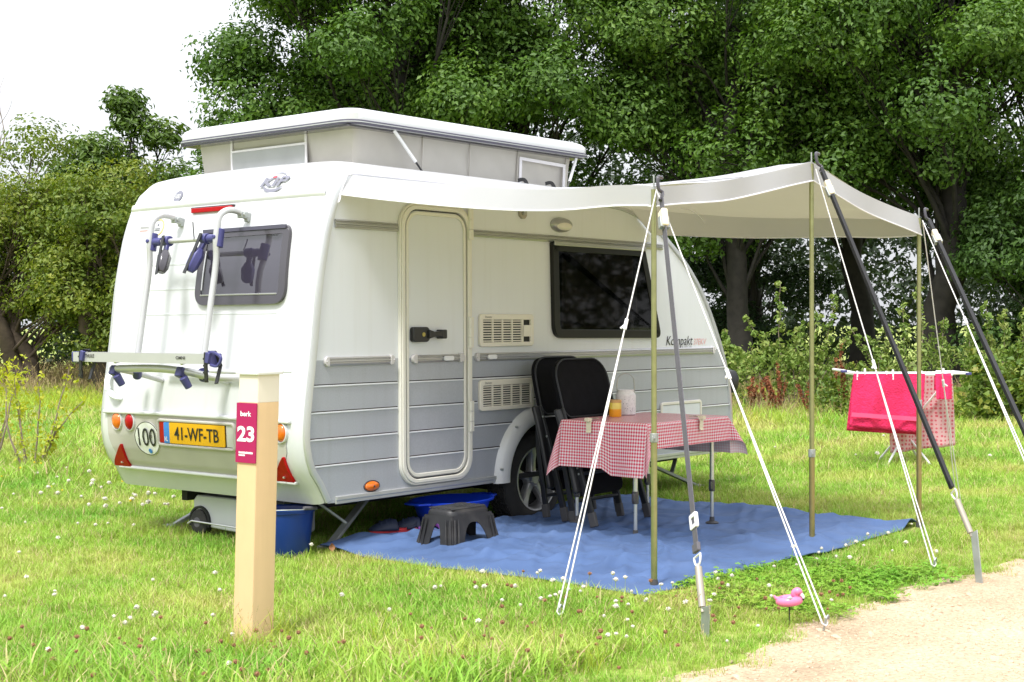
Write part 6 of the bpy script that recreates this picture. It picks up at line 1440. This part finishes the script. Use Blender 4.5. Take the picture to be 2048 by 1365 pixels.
# --- far wood seen between the trunks
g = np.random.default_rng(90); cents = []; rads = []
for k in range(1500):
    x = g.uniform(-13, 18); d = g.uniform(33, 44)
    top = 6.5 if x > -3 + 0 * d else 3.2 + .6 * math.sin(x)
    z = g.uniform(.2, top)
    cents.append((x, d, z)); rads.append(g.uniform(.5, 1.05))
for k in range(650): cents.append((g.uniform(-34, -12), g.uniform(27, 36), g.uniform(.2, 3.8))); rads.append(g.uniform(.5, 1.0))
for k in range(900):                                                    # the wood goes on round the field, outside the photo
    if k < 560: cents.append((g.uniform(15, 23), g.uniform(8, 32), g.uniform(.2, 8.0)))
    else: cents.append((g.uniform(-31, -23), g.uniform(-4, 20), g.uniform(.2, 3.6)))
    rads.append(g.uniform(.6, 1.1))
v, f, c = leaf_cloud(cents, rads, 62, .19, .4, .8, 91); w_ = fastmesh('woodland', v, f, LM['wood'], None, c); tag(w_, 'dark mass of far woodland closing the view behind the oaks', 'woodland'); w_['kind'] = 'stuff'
# ------------------------------------------------------------------ grass, clover, seed heads, pebbles
def grassmat(name, ca, cb, cc, trans=.35):
    m = bpy.data.materials.new(name); m.use_nodes = True; n = m.node_tree; l = n.links.new; b = n.nodes['Principled BSDF']; b.inputs['Roughness'].default_value = .55; b.inputs['Specular IOR Level'].default_value = .3
    g = n.nodes.new('ShaderNodeNewGeometry'); z = n.nodes.new('ShaderNodeTexNoise'); z.inputs['Scale'].default_value = .9; z.inputs['Detail'].default_value = 5
    l(g.outputs['Position'], z.inputs['Vector']); r = n.nodes.new('ShaderNodeValToRGB'); e = r.color_ramp.elements
    e[0].position = .32; e[0].color = (*ca, 1); e[1].position = .68; e[1].color = (*cc, 1); e.new(.5).color = (*cb, 1)
    l(z.outputs['Fac'], r.inputs[0]); oi = n.nodes.new('ShaderNodeObjectInfo'); ad = n.nodes.new('ShaderNodeMath'); ad.operation = 'ADD'; l(g.outputs['Random Per Island'], ad.inputs[0]); l(oi.outputs['Random'], ad.inputs[1])
    mr = n.nodes.new('ShaderNodeMapRange'); mr.inputs[1].default_value = 0; mr.inputs[2].default_value = 2; mr.inputs[3].default_value = .68; mr.inputs[4].default_value = 1.32; l(ad.outputs[0], mr.inputs[0])
    h = n.nodes.new('ShaderNodeHueSaturation'); l(mr.outputs[0], h.inputs['Value']); l(r.outputs[0], h.inputs['Color'])
    m2 = n.nodes.new('ShaderNodeMapRange'); m2.inputs[3].default_value = .485; m2.inputs[4].default_value = .512; l(oi.outputs['Random'], m2.inputs[0]); l(m2.outputs[0], h.inputs['Hue'])
    l(h.outputs[0], b.inputs['Base Color']); t = n.nodes.new('ShaderNodeBsdfTranslucent'); l(h.outputs[0], t.inputs[0]); x = n.nodes.new('ShaderNodeMixShader'); x.inputs[0].default_value = trans
    l(b.outputs[0], x.inputs[1]); l(t.outputs[0], x.inputs[2]); l(x.outputs[0], n.nodes['Material Output'].inputs['Surface']); return m
M['grass'] = grassmat('lawn_blade', (.20, .42, .040), (.33, .505, .065), (.53, .54, .15))
M['meadow'] = grassmat('meadow_blade', (.28, .44, .025), (.40, .50, .045), (.52, .52, .07))
M['thatch'] = grassmat('dry_thatch', (.46, .40, .17), (.54, .45, .22), (.52, .40, .20), .2)
M['straw'] = grassmat('dry_stalk', (.36, .27, .12), (.42, .33, .17), (.38, .24, .11), .2)
M['clover'] = grassmat('clover_leaf', (.16, .35, .025), (.21, .40, .035), (.28, .44, .05), .25)
M['cloverhead'] = mat('white_clover_head', (.74, .70, .60), .9, var=.12, island=.1)
M['browned'] = mat('faded_clover_head', (.38, .19, .10), .9, var=.25, island=.3)
M['yellow'] = mat('yellow_flower', (.75, .58, .03), .8, var=.1)
M['pebble'] = mat('pebble', (.47, .36, .25), .85, var=.2, island=.5)

def blades(n, rad, h, w, seed, bend=.5, segs=3):
    g = np.random.default_rng(seed); V = []; F = []
    for k in range(n):
        a = g.uniform(0, 6.283); r = rad * math.sqrt(g.uniform()); p = np.array([r * math.cos(a), r * math.sin(a), -.005]); b = g.uniform(0, 6.283); d = np.array([math.cos(b), math.sin(b), 0]); s = np.array([-d[1], d[0], 0])
        hh = h * g.uniform(.5, 1.25); bd = bend * g.uniform(.2, 1.3); i0 = len(V)
        for j in range(segs):
            t = j / segs; q = p + np.array([0, 0, hh * (t - .25 * bd * t * t)]) + d * hh * bd * t * t; ww = w * (1 - .55 * t); V += [q - s * ww / 2, q + s * ww / 2]
        V.append(p + np.array([0, 0, hh * (1 - .25 * bd)]) + d * hh * bd)
        for j in range(segs - 1): F.append((i0 + 2 * j, i0 + 2 * j + 1, i0 + 2 * j + 3, i0 + 2 * j + 2))
        F.append((i0 + 2 * segs - 2, i0 + 2 * segs - 1, i0 + 2 * segs))
    return V, F
def source(name, V, F, mats, mi=None):
    me = bpy.data.meshes.new(name); me.from_pydata([tuple(map(float, p)) for p in V], [], F)
    for m in (mats if isinstance(mats, list) else [mats]): me.materials.append(m)
    if mi is not None: me.polygons.foreach_set('material_index', mi)
    me.update(); return bpy.data.objects.new(name, me)
def scatter(name, label, cat, pts, rot, scl, idx, sources):
    """one stuff object: points that carry copies of a few tufts"""
    me = bpy.data.meshes.new(name); n = len(pts); me.vertices.add(n); me.vertices.foreach_set('co', np.ascontiguousarray(pts, np.float32).ravel())
    for nm, ty, dat in (('rot', 'FLOAT_VECTOR', np.ascontiguousarray(rot, np.float32).ravel()), ('scl', 'FLOAT_VECTOR', np.ascontiguousarray(scl, np.float32).ravel())):
        a = me.attributes.new(nm, ty, 'POINT'); a.data.foreach_set('vector', dat)
    a = me.attributes.new('idx', 'INT', 'POINT'); a.data.foreach_set('value', np.ascontiguousarray(idx, np.int32))
    o = bpy.data.objects.new(name, me); COL.objects.link(o); tag(o, label, cat); o['kind'] = 'stuff'
    ng = bpy.data.node_groups.new(name, 'GeometryNodeTree'); ng.interface.new_socket('Geometry', in_out='INPUT', socket_type='NodeSocketGeometry'); ng.interface.new_socket('Geometry', in_out='OUTPUT', socket_type='NodeSocketGeometry')
    N = ng.nodes; l = ng.links.new; gi = N.new('NodeGroupInput'); go = N.new('NodeGroupOutput'); ip = N.new('GeometryNodeInstanceOnPoints'); ip.inputs['Pick Instance'].default_value = True
    jn = N.new('GeometryNodeGeometryToInstance')
    for s_ in reversed(sources):
        oi = N.new('GeometryNodeObjectInfo'); oi.inputs['Object'].default_value = s_; l(oi.outputs['Geometry'], jn.inputs[0])
    at = {}
    for nm, ty in (('rot', 'FLOAT_VECTOR'), ('scl', 'FLOAT_VECTOR'), ('idx', 'INT')):
        q = N.new('GeometryNodeInputNamedAttribute'); q.data_type = ty; q.inputs[0].default_value = nm; at[nm] = q.outputs[0]
    l(gi.outputs[0], ip.inputs['Points']); l(jn.outputs[0], ip.inputs['Instance']); l(at['rot'], ip.inputs['Rotation']); l(at['scl'], ip.inputs['Scale']); l(at['idx'], ip.inputs['Instance Index']); l(ip.outputs[0], go.inputs[0])
    md = o.modifiers.new('scatter', 'NODES'); md.node_group = ng; return o
G = np.random.default_rng(123)
def field(d0, d1, dens, margin=1.6, power=1.0):
    """random points in the camera's wedge, between two distances"""
    wmax = .36 * d1 + margin; n = int(dens * 2 * wmax * (d1 - d0)); x = G.uniform(-wmax, wmax, n); d = G.uniform(d0, d1, n); k = np.abs(x) < .36 * d + margin; return np.stack([x[k], d[k]], 1)
def to_local(p): q = p - ORG[:2]; return q @ EX[:2], q @ EY[:2]
def vnoise(x, y, s, seed):
    """cheap smooth value noise"""
    r_ = np.random.default_rng(seed); T = r_.uniform(0, 1, (64, 64)); u, v = x * s, y * s; i, j = np.floor(u).astype(int), np.floor(v).astype(int); a, b = u - i, v - j; a = a * a * (3 - 2 * a); b = b * b * (3 - 2 * b)
    t = lambda p, q: T[p % 64, q % 64]
    return (t(i, j) * (1 - a) + t(i + 1, j) * a) * (1 - b) + (t(i, j + 1) * (1 - a) + t(i + 1, j + 1) * a) * b
def path_mask(p, soft=.16):
    lx, ly = to_local(p); e = -2.80 + .05 * np.sin(lx * 2.1) + .035 * np.sin(lx * 5.3 + 1) + .02 * np.sin(lx * 13); return ly > e - G.exponential(.035, len(lx)) * 1.0 + soft * 0
def keep(p):
    lx, ly = to_local(p); inside = (lx > MX0 + .025) & (lx < MX1 - .02) & (ly > MY0 + .035) & (ly < MY1 - .02)
    tub_ = ((lx - 1.24) / .27) ** 2 + ((ly - .10) / .20) ** 2 < 1; bk_ = (lx - .085) ** 2 + (ly - .25) ** 2 < .115 ** 2; tk_ = (lx > .25) & (lx < .57) & (ly > .57) & (ly < 1.22)
    wh_ = (np.abs(lx - 1.945) < .22) & ((ly < .20) & (ly > 0)); return path_mask(p) & ~inside & ~tub_ & ~bk_ & ~tk_ & ~wh_
def mixed(name, n, rad, h, w, seed, bend):
    V, F = blades(n, rad, h, w, seed, bend); g = np.random.default_rng(seed + 50); k = g.uniform(size=n) < .14
    return source(name, V, F, [M['grass'], M['thatch']], np.repeat(k.astype(np.int32), 3).tolist())
src = [mixed('tuft_a', 26, .05, .042, .0030, 1, .7), mixed('tuft_b', 24, .055, .052, .0032, 2, 1.0), mixed('tuft_c', 22, .055, .036, .0034, 3, 1.4)]
P = np.concatenate([field(4.2, 7.5, 680), field(7.5, 11, 460), field(11, 16, 270), field(16, 26, 130)]); P = P[keep(P)]
lx, ly = to_local(P); dd = P[:, 1]
nz1 = vnoise(P[:, 0] + 40, P[:, 1], .9, 5); und = (lx > .1) & (lx < 4.3) & (ly > 0.02) & (ly < 1.75)
s = G.uniform(.75, 1.3, len(P)) * (.75 + .55 * nz1)
s *= np.where(dd > 16, 1.9, np.where(dd > 11, 1.45, np.where(dd > 7.5, 1.15, 1.0)))
left = np.clip((-1.2 - P[:, 0]) / 2.0, 0, 1) * np.clip((dd - 9) / 3, 0, 1); s *= 1 + 1.3 * left                       # unmown beyond the caravan on the left
right = np.clip((dd - 11.5) / 4, 0, 1) * (P[:, 0] > 1); s *= 1 + .8 * right * G.uniform(.4, 1.4, len(P))
front = np.clip((5.5 - dd) / .7, 0, 1) * (P[:, 0] < .7); s *= 1 + 1.0 * front * G.uniform(.3, 1.2, len(P))
near_mat = (lx > MX0 - .12) & (lx < MX1 + .12) & (ly > MY0 - .12) & (ly < MY1 + .12); s = np.where(near_mat, np.minimum(s, .85), s)
by_path = ly < -2.80 + .30; s = np.where(by_path, np.minimum(s, .8), s)
# worn, clipped lawn right of the caravan front
scl = np.stack([s, s, s * G.uniform(.85, 1.15, len(P))], 1); rot = np.stack([G.normal(0, .10, len(P)), G.normal(0, .10, len(P)), G.uniform(0, 6.283, len(P))], 1)
scatter('lawn_grass', 'short yellow-green lawn grass around the caravan and groundsheet', 'grass', np.concatenate([P, np.zeros((len(P), 1))], 1), rot, scl, G.integers(0, 3, len(P)), src)
# clover carpet
def clover(n, rad, seed):
    g = np.random.default_rng(seed); V = []; F = []
    for k in range(n):
        a = g.uniform(0, 6.283); r = rad * math.sqrt(g.uniform()); h = g.uniform(.015, .04); c = np.array([r * math.cos(a), r * math.sin(a), h]); tilt = g.normal(0, .25, 2); th = g.uniform(0, 6.283); q = g.uniform(.004, .007)
        for j in range(3):
            b = th + j * 2.094; d = np.array([math.cos(b), math.sin(b), 0]); e = np.array([-d[1], d[0], 0]); i0 = len(V); lift = lambda p: p + np.array([0, 0, p[:2] @ tilt - c[:2] @ tilt])
            for u, v in ((0, 0), (.8, -.75), (1.6, -.8), (1.75, 0), (1.6, .8), (.8, .75)): V.append(lift(c + d * q * u + e * q * v + np.array([0, 0, .002 * abs(v)])))
            F.append(tuple(range(i0, i0 + 6)))
    return V, F
src2 = [source('clover_a', *clover(34, .06, 11), M['clover']), source('clover_b', *clover(28, .06, 12), M['clover'])]
P = np.concatenate([field(4.2, 7.5, 230), field(7.5, 12, 70)]); lx, ly = to_local(P); m = vnoise(P[:, 0] + 7, P[:, 1] + 3, 1.3, 8)
patch = np.exp(-(((P[:, 0] - 1.45) / .75) ** 2 + ((P[:, 1] - 6.5) / .62) ** 2)); P = P[keep(P) & ((m * .35 + 1.25 * patch) > .62 + G.normal(0, .10, len(P)))]; n = len(P); s = G.uniform(.8, 1.25, n)
scatter('clover_leaves', 'dark green clover leaves growing in patches in the lawn', 'clover', np.concatenate([P, np.zeros((n, 1))], 1), np.stack([G.normal(0, .1, n), G.normal(0, .1, n), G.uniform(0, 6.28, n)], 1), np.stack([s, s, s], 1), G.integers(0, 2, n), src2)
# clover flowers
def head(r, seed, stem, m):
    g = np.random.default_rng(seed); V = []; F = []
    for k in range(46):
        d = g.normal(size=3); d /= np.linalg.norm(d); d[2] = abs(d[2]) * .9 - .25; c = np.array([0, 0, stem]) + d * r * .75; t = np.cross(d, [0, 0, 1.0]) + 1e-6; t /= np.linalg.norm(t); i0 = len(V)
        V += [c - t * r * .2, c + t * r * .2, c + d * r * .5 + np.array([0, 0, r * .1])]; F.append((i0, i0 + 1, i0 + 2))
    i0 = len(V); u = 8
    for j in range(4):
        for k in range(u): a = 2 * math.pi * k / u; b = -1.2 + 2.4 * j / 3; V.append(np.array([r * .8 * math.cos(b) * math.cos(a), r * .8 * math.cos(b) * math.sin(a), stem + r * .75 * math.sin(b)]))
    for j in range(3):
        for k in range(u): F.append((i0 + j * u + k, i0 + j * u + (k + 1) % u, i0 + (j + 1) * u + (k + 1) % u, i0 + (j + 1) * u + k))
    nf = len(F); i0 = len(V); V += [np.array([-.001, 0, 0]), np.array([.001, 0, 0]), np.array([.001, 0, stem]), np.array([-.001, 0, stem])]; F.append((i0, i0 + 1, i0 + 2, i0 + 3))
    return source('head', V, F, [m, M['grass']], [0] * nf + [1])
src3 = [head(.0105, 1, .085, M['cloverhead']), head(.0095, 2, .07, M['browned']), head(.006, 3, .09, M['yellow'])]
spots = []
def flowers(n, cx, cd, sx, sd_, kind):
    for _ in range(n): spots.append((G.normal(cx, sx), G.normal(cd, sd_), kind))
flowers(44, .45, 6.15, .38, .30, 0); flowers(26, .45, 6.1, .4, .3, 1); flowers(16, 1.55, 7.25, .28, .2, 0); flowers(50, -2.5, 9.0, .55, .9, 0); flowers(40, -3.2, 10.5, .9, 1.2, 0); flowers(11, -1.55, 5.35, .35, .32, 0); flowers(40, -1.5, 5.1, .4, .22, 1); flowers(24, -.7, 5.1, .3, .3, 1); flowers(30, -2.9, 11.5, .6, 1.5, 2); flowers(20, -1.9, 6.2, .6, .5, 0)
flowers(30, .3, 5.3, .4, .3, 1); flowers(14, .6, 5.4, .3, .3, 0); flowers(8, 3.0, 13.0, 1.0, 1.2, 0); flowers(12, 2.1, 8.2, .5, .5, 0); flowers(20, -3.6, 15, 1.2, 2.5, 0); flowers(14, 1.2, 6.1, .3, .3, 1)
A = np.array(spots); P = A[:, :2]; k = keep(P) & (P[:, 1] > 4.4); P, kd = P[k], A[k, 2].astype(int); n = len(P); s = G.uniform(.7, 1.25, n) * np.where(P[:, 1] > 8.5, 1.45, 1.0)
scatter('clover_flowers', 'white and faded brown clover heads dotted over the lawn', 'clover flowers', np.concatenate([P, np.zeros((n, 1))], 1), np.stack([G.normal(0, .18, n), G.normal(0, .18, n), G.uniform(0, 6.28, n)], 1), np.stack([s, s, s], 1), kd, src3)
# tall seeding stalks, near and far
def stalks(n, rad, h, seed, m, seedy=True, w=.0022):
    V, F = blades(n, rad, h, w, seed, .35, 4); g = np.random.default_rng(seed); nf = len(F)
    tips = [V[i] for i in range(8, len(V), 9)]; dirs = [V[i] - V[i - 1] for i in range(8, len(V), 9)]
    if seedy:
        for t, d in zip(tips, dirs):
            d = d / np.linalg.norm(d)
            for k in range(9):
                c = t - d * k * h * .022; s_ = np.cross(d, g.normal(size=3)); s_ /= np.linalg.norm(s_); i0 = len(V); V += [c, c + s_ * h * .018 + d * h * .012, c + d * h * .035]; F.append((i0, i0 + 1, i0 + 2))
    return source('stalk', V, F, m)
src4 = [stalks(7, .06, .26, 21, M['straw']), stalks(5, .05, .21, 22, M['straw']), source('long', *blades(14, .07, .24, .0042, 23, .8, 4), M['meadow'])]
P = field(4.2, 6.0, 16); k = keep(P) & ((P[:, 1] < 5.6) | (G.uniform(size=len(P)) < .15)) & (P[:, 0] < .75) ; P = P[k]; n = len(P)
near_post = np.array([[-.985 + G.normal(0, .09), 5.42 + G.normal(0, .07)] for _ in range(16)]); P = np.concatenate([P, near_post]); n = len(P); s = G.uniform(.4, .85, n)
scatter('seeding_grass', 'thin straw-coloured seeding grass stalks in the foreground', 'grass stalks', np.concatenate([P, np.zeros((n, 1))], 1), np.stack([G.normal(0, .2, n), G.normal(0, .2, n), G.uniform(0, 6.28, n)], 1), np.stack([s, s, s], 1), G.choice([0, 1, 2], n, p=[.3, .3, .4]), src4)
src5 = [source('tall_a', *blades(18, .12, .42, .008, 31, .8, 4), M['meadow']), source('tall_b', *blades(16, .12, .34, .009, 32, 1.1, 4), M['meadow']), stalks(12, .12, .60, 33, M['straw'], True, .005), stalks(10, .12, .48, 34, M['straw'], True, .005)]
P = field(14, 30, 42); x, d = P[:, 0], P[:, 1]
edgeR = 16.6 + .9 * np.sin(x * 1.3); edgeL = 17.5 + 1.5 * np.sin(x * .9); k = np.where(x > 0, d > edgeR, d > edgeL); P = P[k]; x, d = P[:, 0], P[:, 1]; n = len(P)
dry = np.where(x < 0, np.clip((d - 20) / 4, 0, 1) * .75, .16 + .22 * ((d > 18))); idx = np.where(G.uniform(size=n) < dry, G.integers(2, 4, n), G.integers(0, 2, n)); s = G.uniform(.6, 1.1, n) * np.where(x < 0, .95, np.where(d < 19.5, .62, .85))
scatter('tall_meadow_grass', 'tall unmown meadow grass with brown seed heads at the wood edge', 'tall grass', np.concatenate([P, np.zeros((n, 1))], 1), np.stack([G.normal(0, .12, n), G.normal(0, .12, n), G.uniform(0, 6.28, n)], 1), np.stack([s, s, s], 1), idx, src5)
# pebbles on the path
V = []; F = []
for k in range(2):
    pass
def stone(seed):
    g = np.random.default_rng(seed); bm = bmesh.new(); bmesh.ops.create_icosphere(bm, subdivisions=1, radius=1.0)
    V = [np.array(v.co) * g.uniform(.75, 1.2) * np.array([1, .8, .55]) for v in bm.verts]; bm.verts.ensure_lookup_table(); F = [tuple(v.index for v in f.verts) for f in bm.faces]; bm.free(); return source('stone', V, F, M['pebble'])
src6 = [stone(1), stone(2), stone(3)]
P = np.concatenate([field(4.2, 6.5, 2600, .6), field(6.5, 9.0, 1200, .8)]); P = P[P[:, 0] > .2]; lx, ly = to_local(P); e = -2.80 + .05 * np.sin(lx * 2.1) + .035 * np.sin(lx * 5.3 + 1); P = P[(ly < e + .02) & (ly > -5.2)]; n = len(P); s = G.lognormal(math.log(.0033), .60, n)
scatter('path_pebbles', 'loose sandy pebbles strewn over the gravel path', 'pebbles', np.concatenate([P, np.full((n, 1), .005)], 1), np.stack([G.uniform(0, .5, n), G.uniform(0, .5, n), G.uniform(0, 6.28, n)], 1), np.stack([s, s, s], 1), G.integers(0, 3, n), src6)
